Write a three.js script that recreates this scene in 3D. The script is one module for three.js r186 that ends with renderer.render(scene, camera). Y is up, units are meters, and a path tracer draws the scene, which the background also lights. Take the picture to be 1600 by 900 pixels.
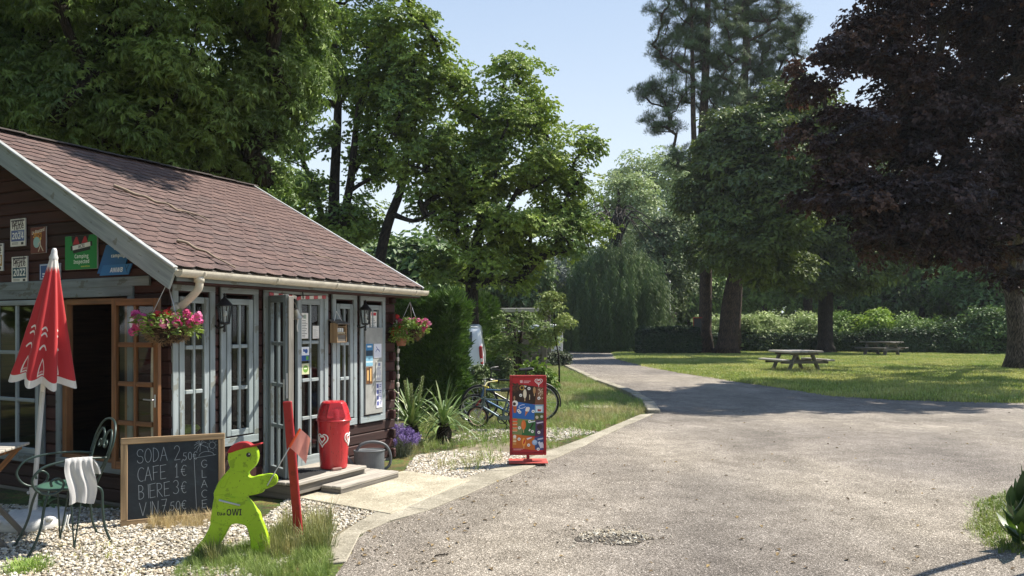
import * as THREE from 'three';
import { mergeGeometries, mergeVertices } from 'three/addons/utils/BufferGeometryUtils.js';
import { FontLoader } from 'three/addons/loaders/FontLoader.js';
import { TextGeometry } from 'three/addons/geometries/TextGeometry.js';

// ---------------------------------------------------------------- camera, sky, sun, exposure
const F = 1200, CX = 800, CY = 515, EYE = 1.6;              // lens and horizon as measured in the 1600 x 900 photograph
const scene = new THREE.Scene();
const camera = new THREE.PerspectiveCamera(2 * Math.atan(450 / F) * 180 / Math.PI, 16 / 9, 0.1, 900);
camera.position.set(0, EYE, 0);
camera.setViewOffset(1600, 900, 0, 450 - CY, 1600, 900);    // the horizon lies a little below the middle
const renderer = new THREE.WebGLRenderer({ antialias: true });
renderer.setSize(1024, 576);
renderer.toneMapping = THREE.LinearToneMapping;
renderer.toneMappingExposure = 1.86;
renderer.shadowMap.enabled = true;

const ELEV = 53 * Math.PI / 180;
const SUN = new THREE.Vector3(0.88, 0, -0.475).normalize().multiplyScalar(Math.cos(ELEV)).setY(Math.sin(ELEV));
{
  const W = 512, Hh = 256, data = new Float32Array(W * Hh * 4);
  const zen = [0.085, 0.17, 0.36], mid = [0.43, 0.52, 0.60], hor = [0.61, 0.655, 0.68];
  for (let j = 0; j < Hh; j++) {
    const el = ((j + 0.5) / Hh - 0.5) * Math.PI;
    for (let i = 0; i < W; i++) {
      const az = ((i + 0.5) / W - 0.5) * 2 * Math.PI;
      const x = Math.cos(az) * Math.cos(el), z = Math.sin(az) * Math.cos(el), y = Math.sin(el);
      const c = x * SUN.x + y * SUN.y + z * SUN.z, h = Math.max(0, y);
      const a = Math.pow(1 - h, 5), b = Math.pow(1 - h, 1.6);
      const glow = 0.12 * Math.exp((c - 1) * 4);
      for (let k = 0; k < 3; k++) {
        let v = zen[k] * (1 - b) + mid[k] * b;
        v = v * (1 - a) + hor[k] * a + glow * [1, 0.97, 0.9][k];
        if (y < 0) v = [0.2, 0.2, 0.17][k];
        data[(j * W + i) * 4 + k] = v;
      }
      data[(j * W + i) * 4 + 3] = 1;
    }
  }
  const t = new THREE.DataTexture(data, W, Hh, THREE.RGBAFormat, THREE.FloatType);
  t.mapping = THREE.EquirectangularReflectionMapping; t.magFilter = THREE.LinearFilter; t.needsUpdate = true;
  scene.background = t; scene.environment = t;
}
const sun = new THREE.DirectionalLight(new THREE.Color().setRGB(1, 0.93, 0.82), 5);
sun.position.copy(SUN).multiplyScalar(80); sun.castShadow = true; sun.name = 'sun';
Object.assign(sun.shadow.camera, { left: -60, right: 60, top: 60, bottom: -60, near: 1, far: 250 });
sun.shadow.mapSize.set(4096, 4096);
scene.add(sun); scene.add(sun.target);
scene.fog = new THREE.FogExp2(new THREE.Color(0.80, 0.88, 0.96), 0.0004);

// ---------------------------------------------------------------- helpers
const V = (x, y, z) => new THREE.Vector3(x, y, z);
const at = (u, v, d) => V((u - CX) / F * d, EYE - (v - CY) / F * d, -d);   // a point of the place seen at a pixel, d metres ahead
const G = (u, v, y = 0) => { const d = (EYE - y) * F / (v - CY); return V((u - CX) / F * d, y, -d); };
const rng = (s) => () => { s |= 0; s = s + 0x6D2B79F5 | 0; let t = Math.imul(s ^ s >>> 15, 1 | s); t = t + Math.imul(t ^ t >>> 7, 61 | t) ^ t; return ((t ^ t >>> 14) >>> 0) / 4294967296; };
const lerp = (a, b, t) => a + (b - a) * t, clamp = (x, a, b) => Math.max(a, Math.min(b, x)), PI = Math.PI;
const rgb = (r, g, b) => new THREE.Color().setRGB(r, g, b);

const used = new Map();
function numbered(n) { const k = used.get(n) || 0; used.set(n, k + 1); return k ? n + '_' + String(k).padStart(3, '0') : n; }
function tag(o, label, category, group, kind) {
  if (label) o.userData.label = label; if (category) o.userData.category = category;
  if (group) o.userData.group = group; if (kind) o.userData.kind = kind; return o;
}
function thing(name, label, category, p = V(0, 0, 0), turn = 0, group) {
  const o = new THREE.Group(); o.name = numbered(name); o.position.copy(p); o.rotation.y = turn; scene.add(o);
  return tag(o, label, category, group);
}
function part(name, geo, mat, parent, label) {
  const m = new THREE.Mesh(Array.isArray(geo) ? mg(geo) : geo, mat); m.name = name; m.castShadow = m.receiveShadow = true;
  if (label) m.userData.label = label; parent.add(m); return m;
}
function solo(name, label, category, geo, mat, p, turn = 0, group) {
  const m = part(numbered(name), geo, mat, scene); if (p) m.position.copy(p); m.rotation.y = turn; return tag(m, label, category, group);
}
function struct(name, geo, mat) { const m = part(numbered(name), geo, mat, scene); return tag(m, null, null, null, 'structure'); }
function instanced(name, geo, mat, list, parent, kind = 'stuff') {     // list: {m: Matrix4, c: Color}
  const im = new THREE.InstancedMesh(geo, mat, list.length); im.name = name;
  list.forEach((e, i) => { im.setMatrixAt(i, e.m); if (e.c) im.setColorAt(i, e.c); });
  im.castShadow = im.receiveShadow = true; parent.add(im); if (kind) im.userData.kind = kind; return im;
}
function strip(g) {
  g = g.index ? g.toNonIndexed() : g;
  for (const k of Object.keys(g.attributes)) if (!['position', 'normal', 'uv'].includes(k)) g.deleteAttribute(k);
  if (!g.attributes.normal) g.computeVertexNormals();
  if (!g.attributes.uv) g.setAttribute('uv', new THREE.BufferAttribute(new Float32Array(g.attributes.position.count * 2), 2));
  return g;
}
const mg = (list) => list.length === 1 ? list[0] : mergeGeometries(list.map(strip));
const mv = (g, x = 0, y = 0, z = 0) => g.translate(x, y, z);
function xf(g, p, e = [0, 0, 0], s = 1) {
  const m = new THREE.Matrix4().compose(p, new THREE.Quaternion().setFromEuler(new THREE.Euler(...e, 'YXZ')), V(s, s, s)); return g.applyMatrix4(m);
}
// box-projected uv in metres, grain runs along axis g (0, 1, 2)
function boxUV(geo, g = -1, ox = 0, oy = 0) {
  geo = geo.index ? geo.toNonIndexed() : geo; geo.computeVertexNormals();
  const p = geo.attributes.position, n = geo.attributes.normal, uv = new Float32Array(p.count * 2);
  if (g < 0) { geo.computeBoundingBox(); const s = geo.boundingBox.getSize(V()); g = s.x >= s.y && s.x >= s.z ? 0 : s.y >= s.z ? 1 : 2; }
  for (let i = 0; i < p.count; i++) {
    const c = [p.getX(i), p.getY(i), p.getZ(i)], m = [n.getX(i), n.getY(i), n.getZ(i)].map(Math.abs);
    const a = m[0] > m[1] && m[0] > m[2] ? 0 : m[1] > m[2] ? 1 : 2, o = [0, 1, 2].filter((k) => k !== a);
    const [b, d] = o[1] === g ? [o[1], o[0]] : o;
    uv[2 * i] = c[b] + ox; uv[2 * i + 1] = c[d] + oy + a * 0.37;
  }
  geo.setAttribute('uv', new THREE.BufferAttribute(uv, 2)); return geo;
}
function chbox(w, h, d, c = 0.004, g = -1, ox = 0, oy = 0) {      // box with chamfered edges, 44 triangles
  const E = [w / 2, h / 2, d / 2]; c = Math.min(c, E[0] * .8, E[1] * .8, E[2] * .8);
  const out = [], P = (s, a) => [0, 1, 2].map((k) => s[k] * (k === a ? E[k] : E[k] - c));
  const tri = (a, b, q) => {
    const n = V(b[0] - a[0], b[1] - a[1], b[2] - a[2]).cross(V(q[0] - a[0], q[1] - a[1], q[2] - a[2]));
    if (n.dot(V(a[0] + b[0] + q[0], a[1] + b[1] + q[1], a[2] + b[2] + q[2])) < 0) [b, q] = [q, b];
    out.push(...a, ...b, ...q);
  };
  const quad = (a, b, q, e) => { tri(a, b, q); tri(a, q, e); };
  for (let a = 0; a < 3; a++) for (const s of [-1, 1]) {
    const [b, e] = [0, 1, 2].filter((k) => k !== a), mk = (x, y) => { const v = []; v[a] = s; v[b] = x; v[e] = y; return P(v, a); };
    quad(mk(-1, -1), mk(1, -1), mk(1, 1), mk(-1, 1));
  }
  for (let k = 0; k < 3; k++) { const [a, b] = [0, 1, 2].filter((q) => q !== k);
    for (const sa of [-1, 1]) for (const sb of [-1, 1]) { const mk = (sk, f) => { const v = []; v[a] = sa; v[b] = sb; v[k] = sk; return P(v, f); };
      quad(mk(-1, a), mk(1, a), mk(1, b), mk(-1, b)); } }
  for (const x of [-1, 1]) for (const y of [-1, 1]) for (const z of [-1, 1]) tri(P([x, y, z], 0), P([x, y, z], 1), P([x, y, z], 2));
  const geo = new THREE.BufferGeometry(); geo.setAttribute('position', new THREE.BufferAttribute(new Float32Array(out), 3));
  return boxUV(geo, g, ox, oy);
}
// chamfered board between two points; w across, h in the up direction
function beam(a, b, w, h, c = 0.004, up = V(0, 1, 0), o = 0) {
  const d = b.clone().sub(a), L = d.length(), x = d.normalize(), z = x.clone().cross(up).normalize(), y = z.clone().cross(x);
  return chbox(L, h, w, c, 0, o, o * .7).applyMatrix4(new THREE.Matrix4().makeBasis(x, y, z).setPosition(a.clone().add(b).multiplyScalar(.5)));
}
// tapered tube through points with a radius each
function tube(pts, rad, seg = 6, close = true, bump) {
  const n = pts.length, pos = [], uv = [], idx = []; let N = null, len = 0;
  for (let i = 0; i < n; i++) {
    const t = pts[Math.min(n - 1, i + 1)].clone().sub(pts[Math.max(0, i - 1)]).normalize();
    if (!N) { N = Math.abs(t.y) < .9 ? V(0, 1, 0) : V(1, 0, 0); }
    N = N.clone().sub(t.clone().multiplyScalar(N.dot(t))); if (N.lengthSq() < 1e-8) N = V(t.y, t.z, t.x).cross(t); N.normalize();
    const B = t.clone().cross(N), r = typeof rad === 'number' ? rad : rad[i];
    if (i) len += pts[i].distanceTo(pts[i - 1]);
    for (let k = 0; k <= seg; k++) {
      const a = k / seg * 2 * PI, q = r * (bump ? bump(a, len, r) : 1);
      pos.push(pts[i].x + q * (Math.cos(a) * N.x + Math.sin(a) * B.x), pts[i].y + q * (Math.cos(a) * N.y + Math.sin(a) * B.y), pts[i].z + q * (Math.cos(a) * N.z + Math.sin(a) * B.z));
      uv.push(k / seg * Math.max(.3, Math.round(2 * PI * r / .3) * .3), len);
      if (i && k < seg) { const o = (i - 1) * (seg + 1) + k; idx.push(o, o + seg + 1, o + 1, o + 1, o + seg + 1, o + seg + 2); }
    }
  }
  if (close) for (const [e, s] of [[0, 1], [n - 1, -1]]) {
    const c = pos.length / 3; pos.push(pts[e].x, pts[e].y, pts[e].z); uv.push(0, 0);
    for (let k = 0; k < seg; k++) { const o = e * (seg + 1) + k; s > 0 ? idx.push(c, o, o + 1) : idx.push(c, o + 1, o); }
  }
  const g = new THREE.BufferGeometry(); g.setAttribute('position', new THREE.BufferAttribute(new Float32Array(pos), 3));
  g.setAttribute('uv', new THREE.BufferAttribute(new Float32Array(uv), 2)); g.setIndex(idx); g.computeVertexNormals();
  if (n > 2) { const nn = g.attributes.normal; for (let i = 0; i < n; i++) { const a = i * (seg + 1), b = a + seg, q = V(nn.getX(a) + nn.getX(b), nn.getY(a) + nn.getY(b), nn.getZ(a) + nn.getZ(b)).normalize(); nn.setXYZ(a, q.x, q.y, q.z); nn.setXYZ(b, q.x, q.y, q.z); } }
  return g;
}
const spline = (pts, n, closed = false) => new THREE.CatmullRomCurve3(pts, closed, 'centripetal').getPoints(n);
const wire = (pts, r, n = 24, seg = 7) => tube(spline(pts, n), r, seg);
const lathe = (prof, seg = 24) => new THREE.LatheGeometry(prof.map(([x, y]) => new THREE.Vector2(x, y)), seg);
const cyl = (r0, r1, h, seg = 16) => new THREE.CylinderGeometry(r1, r0, h, seg).translate(0, h / 2, 0);
const PI2 = 2 * PI;

// ---------------------------------------------------------------- noise and textures
function hash(x, y, s) { let h = Math.imul(x, 374761393) ^ Math.imul(y, 668265263) ^ Math.imul(s, 2147483647 ^ 0x5bd1e995); h = Math.imul(h ^ h >>> 13, 1274126177); return ((h ^ h >>> 16) >>> 0) / 4294967296; }
function vnoise(x, y, per, s = 1, pery = per) {      // value noise that repeats every per cells
  const xi = Math.floor(x), yi = Math.floor(y), fx = x - xi, fy = y - yi, m = (a, p) => ((a % p) + p) % p;
  const u = fx * fx * (3 - 2 * fx), v = fy * fy * (3 - 2 * fy), h = (i, j) => hash(m(xi + i, per), m(yi + j, pery), s);
  return lerp(lerp(h(0, 0), h(1, 0), u), lerp(h(0, 1), h(1, 1), u), v);
}
function fbm(x, y, per, oct = 4, s = 1) { let a = .5, t = 0, n = 0; for (let i = 0; i < oct; i++) { t += a * vnoise(x, y, per, s + i); n += a; x *= 2; y *= 2; per *= 2; a *= .55; } return t / n; }
function tex(size, metres, fn, srgb = true) {       // fn(u, v) in 0..1 gives r, g, b in 0..255
  const d = new Uint8Array(size * size * 4);
  for (let j = 0; j < size; j++) for (let i = 0; i < size; i++) { const c = fn(i / size, j / size), o = (j * size + i) * 4; d[o] = clamp(c[0], 0, 255); d[o + 1] = clamp(c[1], 0, 255); d[o + 2] = clamp(c[2], 0, 255); d[o + 3] = 255; }
  const t = new THREE.DataTexture(d, size, size); t.wrapS = t.wrapT = THREE.RepeatWrapping; t.magFilter = THREE.LinearFilter; t.minFilter = THREE.LinearMipmapLinearFilter; t.generateMipmaps = true;
  t.repeat.set(1 / metres, 1 / metres); if (srgb) t.colorSpace = THREE.SRGBColorSpace; t.needsUpdate = true; return t;
}
function canvasTex(w, h, draw) {
  const c = document.createElement('canvas'); c.width = w; c.height = h; draw(c.getContext('2d'), w, h);
  const t = new THREE.CanvasTexture(c); t.colorSpace = THREE.SRGBColorSpace; return t;
}
const std = (o) => new THREE.MeshStandardMaterial(o), phy = (o) => new THREE.MeshPhysicalMaterial(o);

const T = {};
T.wood = tex(512, 1, (u, v) => {            // painted or bare wood, grain along u
  const w = fbm(u * 2, v * 8, 2, 3, 5) * .35, g = vnoise(u * 3, (v + w * .08) * 60, 3, 7, 60), f = vnoise(u * 10, v * 256, 10, 9, 256), b = fbm(u * 4, v * 4, 4, 4, 3);
  const kx = u - .37, ky = (v - .58) * 2.2, knot = Math.exp(-(kx * kx + ky * ky) * 900) * 90;
  const k = 232 - 46 * Math.pow(g, 2) - 34 * f - 30 * (b - .5) - knot; return [k, k, k];
});
T.woodBump = tex(512, 1, (u, v) => { const g = vnoise(u * 3, v * 60, 3, 7, 60), f = vnoise(u * 10, v * 256, 10, 9, 256), k = 255 * (.5 + .5 * (.6 * g + .4 * f)); return [k, k, k]; }, false);
T.worn = tex(512, 1, (u, v) => {            // weathered paint: flakes with an outline
  const g = vnoise(u * 3, v * 60, 3, 7, 60), f = vnoise(u * 10, v * 256, 10, 9, 256), b = fbm(u * 6, v * 12, 6, 5, 21), fl = b > .685 ? 1 : 0;
  let k = 238 - 30 * g * g - 22 * f - 34 * (fbm(u * 3, v * 3, 3, 4, 33) - .5); return fl ? [k * .86, k * .83, k * .78] : [k, k, k];
});
T.speck = tex(512, .5, (u, v) => {           // mineral grit on bitumen shingles
  const i = Math.floor(u * 256), j = Math.floor(v * 256), r = hash(i, j, 4), b = fbm(u * 5, v * 5, 5, 4, 2), k = 175 + (r - .5) * 110 + (b - .5) * 90; return [k, k * (.98 + .04 * b), k * .98];
});
T.asphalt = tex(2048, 4, (u, v) => {
  const i = u * 1024, j = v * 1024, a = vnoise(i, j, 1024, 11), b = vnoise(i * .4, j * .4, 409.6 | 0, 12), l = fbm(u * 6, v * 6, 6, 5, 14), m = fbm(u * 24, v * 24, 24, 3, 17);
  let k = 102 + (l - .5) * 30 + (m - .5) * 34; let w = 0;
  if (a > .66) { k += (a - .66) * 400; w = 1; } if (a < .34) k -= (.34 - a) * 270; if (b > .74) { k += (b - .74) * 260; w = 1; } if (b < .22) k -= 28;
  return [k + 7, k + 1 - w * 2, k - 7 - w * 3];
});
T.asphaltBump = tex(1024, 2, (u, v) => { const a = vnoise(u * 256, v * 256, 256, 11), b = vnoise(u * 128, v * 128, 128, 12), k = 255 * (.6 * a + .4 * b); return [k, k, k]; }, false);
T.concrete = tex(1024, 2, (u, v) => {
  const l = fbm(u * 8, v * 8, 8, 5, 41), p = vnoise(u * 300, v * 300, 300, 42), r = vnoise(u * 150, v * 150, 150, 43); let k = 168 + (l - .5) * 70 + (p - .5) * 46; if (r > .82) k += 30; if (r < .12) k -= 40;
  return [k + 4, k, k - 12];
});
T.soil = tex(1024, 4, (u, v) => {
  const a = fbm(u * 14, v * 14, 14, 5, 51), b = vnoise(u * 400, v * 400, 400, 52), g = fbm(u * 40, v * 40, 40, 3, 53); const k = 70 + (a - .5) * 70 + (b - .5) * 50, q = g > .5 ? 1 : 0;
  return [k * (q ? 1.0 : 1.22), k * (q ? 1.12 : 1.05), k * (q ? .5 : .66)];
});
T.bark = tex(512, .6, (u, v) => { const f = vnoise(u * 22, v * 7, 22, 61, 7), g = fbm(u * 16, v * 10, 2, 4, 62), h = vnoise(u * 60, v * 30, 60, 63, 30), k = 120 + (f - .5) * 130 + (h - .5) * 70; return [k + 8, k, k - 10]; });
T.barkBump = tex(512, .6, (u, v) => { const f = vnoise(u * 22, v * 7, 22, 61, 7), h = vnoise(u * 60, v * 30, 60, 63, 30), k = 255 * (.75 * f + .25 * h); return [k, k, k]; }, false);
T.cloth = tex(256, .05, (u, v) => { const k = 225 + 18 * Math.sin(u * PI2 * 16) * Math.sin(v * PI2 * 16) + 14 * (vnoise(u * 64, v * 64, 64, 3) - .5); return [k, k, k]; });
T.fine = tex(512, .6, (u, v) => { const k = 228 + (fbm(u * 8, v * 8, 8, 5, 71) - .5) * 60 + (vnoise(u * 200, v * 200, 200, 72) - .5) * 14; return [k, k, k]; });
T.scuff = tex(1024, .8, (u, v) => {            // used plastic: fine scratches, rubbed spots and specks of dirt with edges of their own
  const n = fbm(u * 7, v * 7, 7, 5, 91), s = vnoise(u * 12, v * 320, 12, 92, 320), d = fbm(u * 20, v * 20, 20, 4, 93), sp = hash(Math.floor(u * 170), Math.floor(v * 170), 94); let k = 236 + (n - .5) * 36;
  if (s > .93) k += 16; if (d > .66) k -= 34; if (sp > .992) k -= 90; return [k, k * .995, k * .985];
});
T.rough = tex(256, .5, (u, v) => { const k = 150 + (fbm(u * 6, v * 6, 6, 5, 81) - .5) * 190; return [k, k, k]; }, false);

const M = {
  trim: std({ color: rgb(.43, .495, .51), map: T.worn, bumpMap: T.woodBump, bumpScale: .0012, roughness: .7 }),
  trimDark: std({ color: rgb(.27, .32, .335), map: T.worn, bumpMap: T.woodBump, bumpScale: .0012, roughness: .7 }),
  log: std({ color: rgb(.082, .022, .017), map: T.wood, bumpMap: T.woodBump, bumpScale: .0025, roughness: .72 }),
  logB: std({ color: rgb(.055, .020, .016), map: T.wood, bumpMap: T.woodBump, bumpScale: .0025, roughness: .75 }),
  oak: std({ color: rgb(.36, .155, .052), map: T.wood, bumpMap: T.woodBump, bumpScale: .001, roughness: .5 }),
  pale: std({ color: rgb(.55, .37, .20), map: T.wood, bumpMap: T.woodBump, bumpScale: .0015, roughness: .7 }),
  grey: std({ color: rgb(.60, .55, .47), map: T.wood, bumpMap: T.woodBump, bumpScale: .003, roughness: .85 }),
  greyDark: std({ color: rgb(.26, .235, .20), map: T.wood, bumpMap: T.woodBump, bumpScale: .003, roughness: .88 }),
  glass: phy({ color: rgb(.93, .96, .95), transmission: 1, roughness: .03, thickness: 0, ior: 1.5 }),
  cream: std({ color: rgb(.74, .68, .55), roughness: .45, map: T.fine }),
  black: std({ color: rgb(.018, .018, .02), roughness: .45 }),
  iron: std({ color: rgb(.028, .05, .043), roughness: .38, metalness: .2 }),
  white: std({ color: rgb(.78, .78, .76), roughness: .5, map: T.fine }),
  whiteP: std({ color: rgb(.80, .79, .75), roughness: .75 }),
  red: std({ color: rgb(.58, .03, .04), roughness: .42, map: T.scuff, roughnessMap: T.rough }),
  redDark: std({ color: rgb(.43, .02, .024), roughness: .6, map: T.scuff }),
  concrete: std({ color: rgb(.70, .67, .61), map: T.concrete, bumpMap: T.concrete, bumpScale: .004, roughness: .95 }),
  steel: std({ color: rgb(.55, .55, .55), roughness: .35, metalness: .9 }),
  rubber: std({ color: rgb(.02, .02, .02), roughness: .85 }),
};

// ---------------------------------------------------------------- ground, road, edging
function sheet(name, pts, y, mat) {              // pts: ground points; uv in metres
  const s = new THREE.Shape(pts.map((p) => new THREE.Vector2(p.x, -p.z))), g = new THREE.ShapeGeometry(s); g.rotateX(-PI / 2); g.translate(0, y, 0);
  return struct(name, g, mat);
}
{
  const g = new THREE.PlaneGeometry(700, 700); g.rotateX(-PI / 2); const uv = g.attributes.uv, p = g.attributes.position;
  for (let i = 0; i < uv.count; i++) uv.setXY(i, p.getX(i), p.getZ(i));
  struct('ground', g, std({ map: T.soil, color: rgb(.85, .95, .62), roughness: 1 }));
}
const roadL = [[540, 880], [562, 836], [610, 815], [669, 799], [720, 778], [765, 758], [869, 717], [947, 680], [1022, 647], [1013, 630], [975, 612], [938, 599], [905, 583], [877, 570], [850, 562], [790, 555]].map(([u, v]) => G(u, v));
const roadR = [[880, 549.5], [955, 552], [972, 558], [990, 566], [1013, 573], [1060, 583], [1114, 590], [1160, 599], [1222, 606], [1294, 618], [1381, 624], [1468, 628], [1600, 630]].map(([u, v]) => G(u, v));
const R0 = rng(77);
// the carriageway's edge frays a little, as old chippings do
const fray = (pts, amp, step) => { const o = []; for (let i = 0; i + 1 < pts.length; i++) { const a = pts[i], b = pts[i + 1], n = Math.max(1, Math.min(30, Math.round(a.distanceTo(b) / step))); for (let k = 0; k < n; k++) { const q = a.clone().lerp(b, k / n); q.x += (R0() - .5) * amp; q.z += (R0() - .5) * amp; o.push(q); } } o.push(pts[pts.length - 1]); return o; };
const roadPoly = [V(-1.15, 0, 6), V(-1.15, 0, -3.6), ...fray(roadL, .07, .22), V(-9, 0, -56), ...fray(roadR, .16, .3), V(22, 0, -17.4), V(60, 0, -18), V(60, 0, 6)];
M.road = std({ map: T.asphalt, bumpMap: T.asphaltBump, bumpScale: .006, roughness: .95, vertexColors: true });
{
  // the road is cut into small facets so that worn, paler and darker patches of chippings can vary over it
  const inside = (x, z) => { let c = false; for (let i = 0, j = roadPoly.length - 1; i < roadPoly.length; j = i++) { const a = roadPoly[i], b = roadPoly[j]; if ((a.z > z) !== (b.z > z) && x < (b.x - a.x) * (z - a.z) / (b.z - a.z) + a.x) c = !c; } return c; };
  const s = new THREE.Shape(roadPoly.map((p) => new THREE.Vector2(p.x, -p.z)));
  let g = new THREE.ShapeGeometry(s).toNonIndexed(); let arr = [...g.attributes.position.array];
  const limit = (cz) => cz < -30 ? 6 : cz < -14 ? 1.6 : .5;
  let work = []; for (let i = 0; i < arr.length; i += 9) work.push([[arr[i], arr[i + 1]], [arr[i + 3], arr[i + 4]], [arr[i + 6], arr[i + 7]]]);
  const done = []; let guard = 0;
  while (work.length && guard++ < 400000) {
    const t = work.pop(), L = [0, 1, 2].map((k) => Math.hypot(t[k][0] - t[(k + 1) % 3][0], t[k][1] - t[(k + 1) % 3][1])), k = L.indexOf(Math.max(...L));
    const cz = -Math.max(t[0][1], t[1][1], t[2][1]), cn = -Math.min(t[0][1], t[1][1], t[2][1]);
    if (L[k] > limit(Math.min(cn, 0)) * (Math.abs((t[0][0] + t[1][0] + t[2][0]) / 3) > 16 ? 8 : 1)) { const a = t[k], b = t[(k + 1) % 3], c = t[(k + 2) % 3], m = [(a[0] + b[0]) / 2, (a[1] + b[1]) / 2]; work.push([a, m, c], [m, b, c]); } else done.push(t);
  }
  const pos = [], col = [], uv = [];
  for (const t of done) for (const q of t) {
    const x = q[0], z = -q[1]; pos.push(x, .006, z); uv.push(x, z);
    const a = fbm(x * .55 + 40, z * .28 + 40, 999, 4, 5), b = fbm(x * 1.6 + 90, z * 1.1 + 90, 999, 3, 8), w = fbm((x + z * .3) * 1.1 + 9, z * .22 + 60, 999, 3, 19);
    let k = .98 + (a - .5) * .9 + (b - .5) * .5 + (w > .57 ? .12 : 0) - (fbm(x * .9 + 12, z * .35 + 12, 999, 4, 27) > .6 ? .10 : 0); k = clamp(k, .68, 1.45);
    col.push(k, k * .985, k * (.955 - (a - .5) * .12));
  }
  const gg = new THREE.BufferGeometry(); for (const [n, a, k] of [['position', pos, 3], ['color', col, 3], ['uv', uv, 2]]) gg.setAttribute(n, new THREE.BufferAttribute(new Float32Array(a), k));
  gg.setAttribute('normal', new THREE.BufferAttribute(new Float32Array(pos.length).map((_, i) => i % 3 === 1 ? 1 : 0), 3));
  struct('road', gg, M.road);
}
const bare = std({ map: T.concrete, color: rgb(.46, .41, .33), roughness: 1, bumpMap: T.concrete, bumpScale: .006 });
sheet('gravel_yard', [V(-9, 0, 2), V(-9, 0, -7.2), V(-3.2, 0, -6.7), V(-2.2, 0, -6.2), G(630, 742), G(640, 720), G(760, 690), G(840, 690), G(880, 700), G(840, 715), G(705, 760), G(606, 792), G(519, 845), V(-1.9, 0, -4), V(-1.9, 0, 2)], .003, bare);
// concrete edging strip, laid in lengths with open joints
{
  const out = [[488, 885], [519, 845], [560, 818], [606, 792], [655, 774], [706, 755], [760, 738], [812, 727 - 4], [858, 706], [905, 689], [950, 670], [1000, 649]], inn = [[540, 880], [562, 836], [610, 815], [669, 799], [720, 778], [765, 758], [820, 736], [869, 717], [908, 700], [947, 680], [985, 663], [1022, 647]];
  const holder = new THREE.Group(); holder.name = 'kerb'; holder.userData.kind = 'structure'; scene.add(holder);
  const slab = (q, h, nm) => { const c = V(); q.forEach((p) => c.add(p)); c.multiplyScalar(.25); const s = new THREE.Shape(q.map((p) => { const d = p.clone().sub(c).multiplyScalar(.988).add(c); return new THREE.Vector2(d.x, -d.z); }));
    let g = new THREE.ExtrudeGeometry(s, { depth: h + .05, bevelEnabled: true, bevelSize: .006, bevelThickness: .006, bevelSegments: 1, steps: 1 }); g.rotateX(-PI / 2); g.translate(0, -.05, 0); part(nm, boxUV(g, 0, c.x, c.z), M.concrete, holder); };
  for (let i = 0; i + 1 < out.length; i++) slab([G(...inn[i]), G(...inn[i + 1]), G(...out[i + 1]), G(...out[i])], .008 + R0() * .006, 'edging_slab');
  const far = [[1022, 647], [1013, 632], [994, 621], [975, 612], [956, 605], [938, 599], [921, 591], [905, 583], [890, 576], [877, 570]].map(([u, v]) => G(u, v));
  for (let i = 0; i + 1 < far.length; i++) { const n = Math.max(1, Math.round(far[i].distanceTo(far[i + 1]) / 1.4)); for (let k = 0; k < n; k++) { const a = far[i].clone().lerp(far[i + 1], (k + .03) / n), b = far[i].clone().lerp(far[i + 1], (k + .97) / n); const y = .0 + R0() * .03; a.y = y; b.y = y + (R0() - .5) * .02; part('kerb_stone', beam(a, b, .2 + R0() * .05, .16, .015, V(0, 1, 0), R0() * 3), M.concrete, holder); } }
}
struct('concrete_pad', (() => { const q = [G(442, 776), G(610, 806), G(733, 753), G(632, 739)]; const s = new THREE.Shape(q.map((p) => new THREE.Vector2(p.x, -p.z))); const g = new THREE.ExtrudeGeometry(s, { depth: .07, bevelEnabled: true, bevelSize: .01, bevelThickness: .01, bevelSegments: 2 }); g.rotateX(-PI / 2); g.translate(0, -.055, 0); return boxUV(g, 0); })(), std({ color: rgb(.92, .87, .76), map: T.concrete, bumpMap: T.concrete, bumpScale: .004, roughness: .95 }));
// pothole filled with loose chippings
sheet('road_patch', Array.from({ length: 26 }, (_, i) => { const a = i / 26 * PI2, c = G(958, 841), k = 1 + (R0() - .5) * .5; return V(c.x + Math.cos(a) * .27 * k, 0, c.z + Math.sin(a) * .20 * k); }), .010, std({ map: T.asphalt, color: rgb(.42, .41, .39), roughness: 1 }));

// ---------------------------------------------------------------- loose stones and grass
const pebbleGeo = (() => { const g = new THREE.IcosahedronGeometry(1, 1); const p = g.attributes.position; for (let i = 0; i < p.count; i++) { const v = V(p.getX(i), p.getY(i), p.getZ(i)); const k = .8 + .4 * hash(Math.round(v.x * 40), Math.round(v.y * 40), Math.round(v.z * 40)); v.multiplyScalar(k); p.setXYZ(i, v.x, v.y, v.z); } g.deleteAttribute('normal'); g.computeVertexNormals(); return g; })();
const inPoly = (P, x, z) => { let c = false; for (let i = 0, j = P.length - 1; i < P.length; j = i++) { const a = P[i], b = P[j]; if ((a.z > z) !== (b.z > z) && x < (b.x - a.x) * (z - a.z) / (b.z - a.z) + a.x) c = !c; } return c; };
const stoneCols = [[.62, .58, .50], [.55, .50, .41], [.43, .38, .30], [.69, .66, .59], [.28, .25, .21], [.49, .41, .29]];
const tmpM = () => new THREE.Matrix4();
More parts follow.
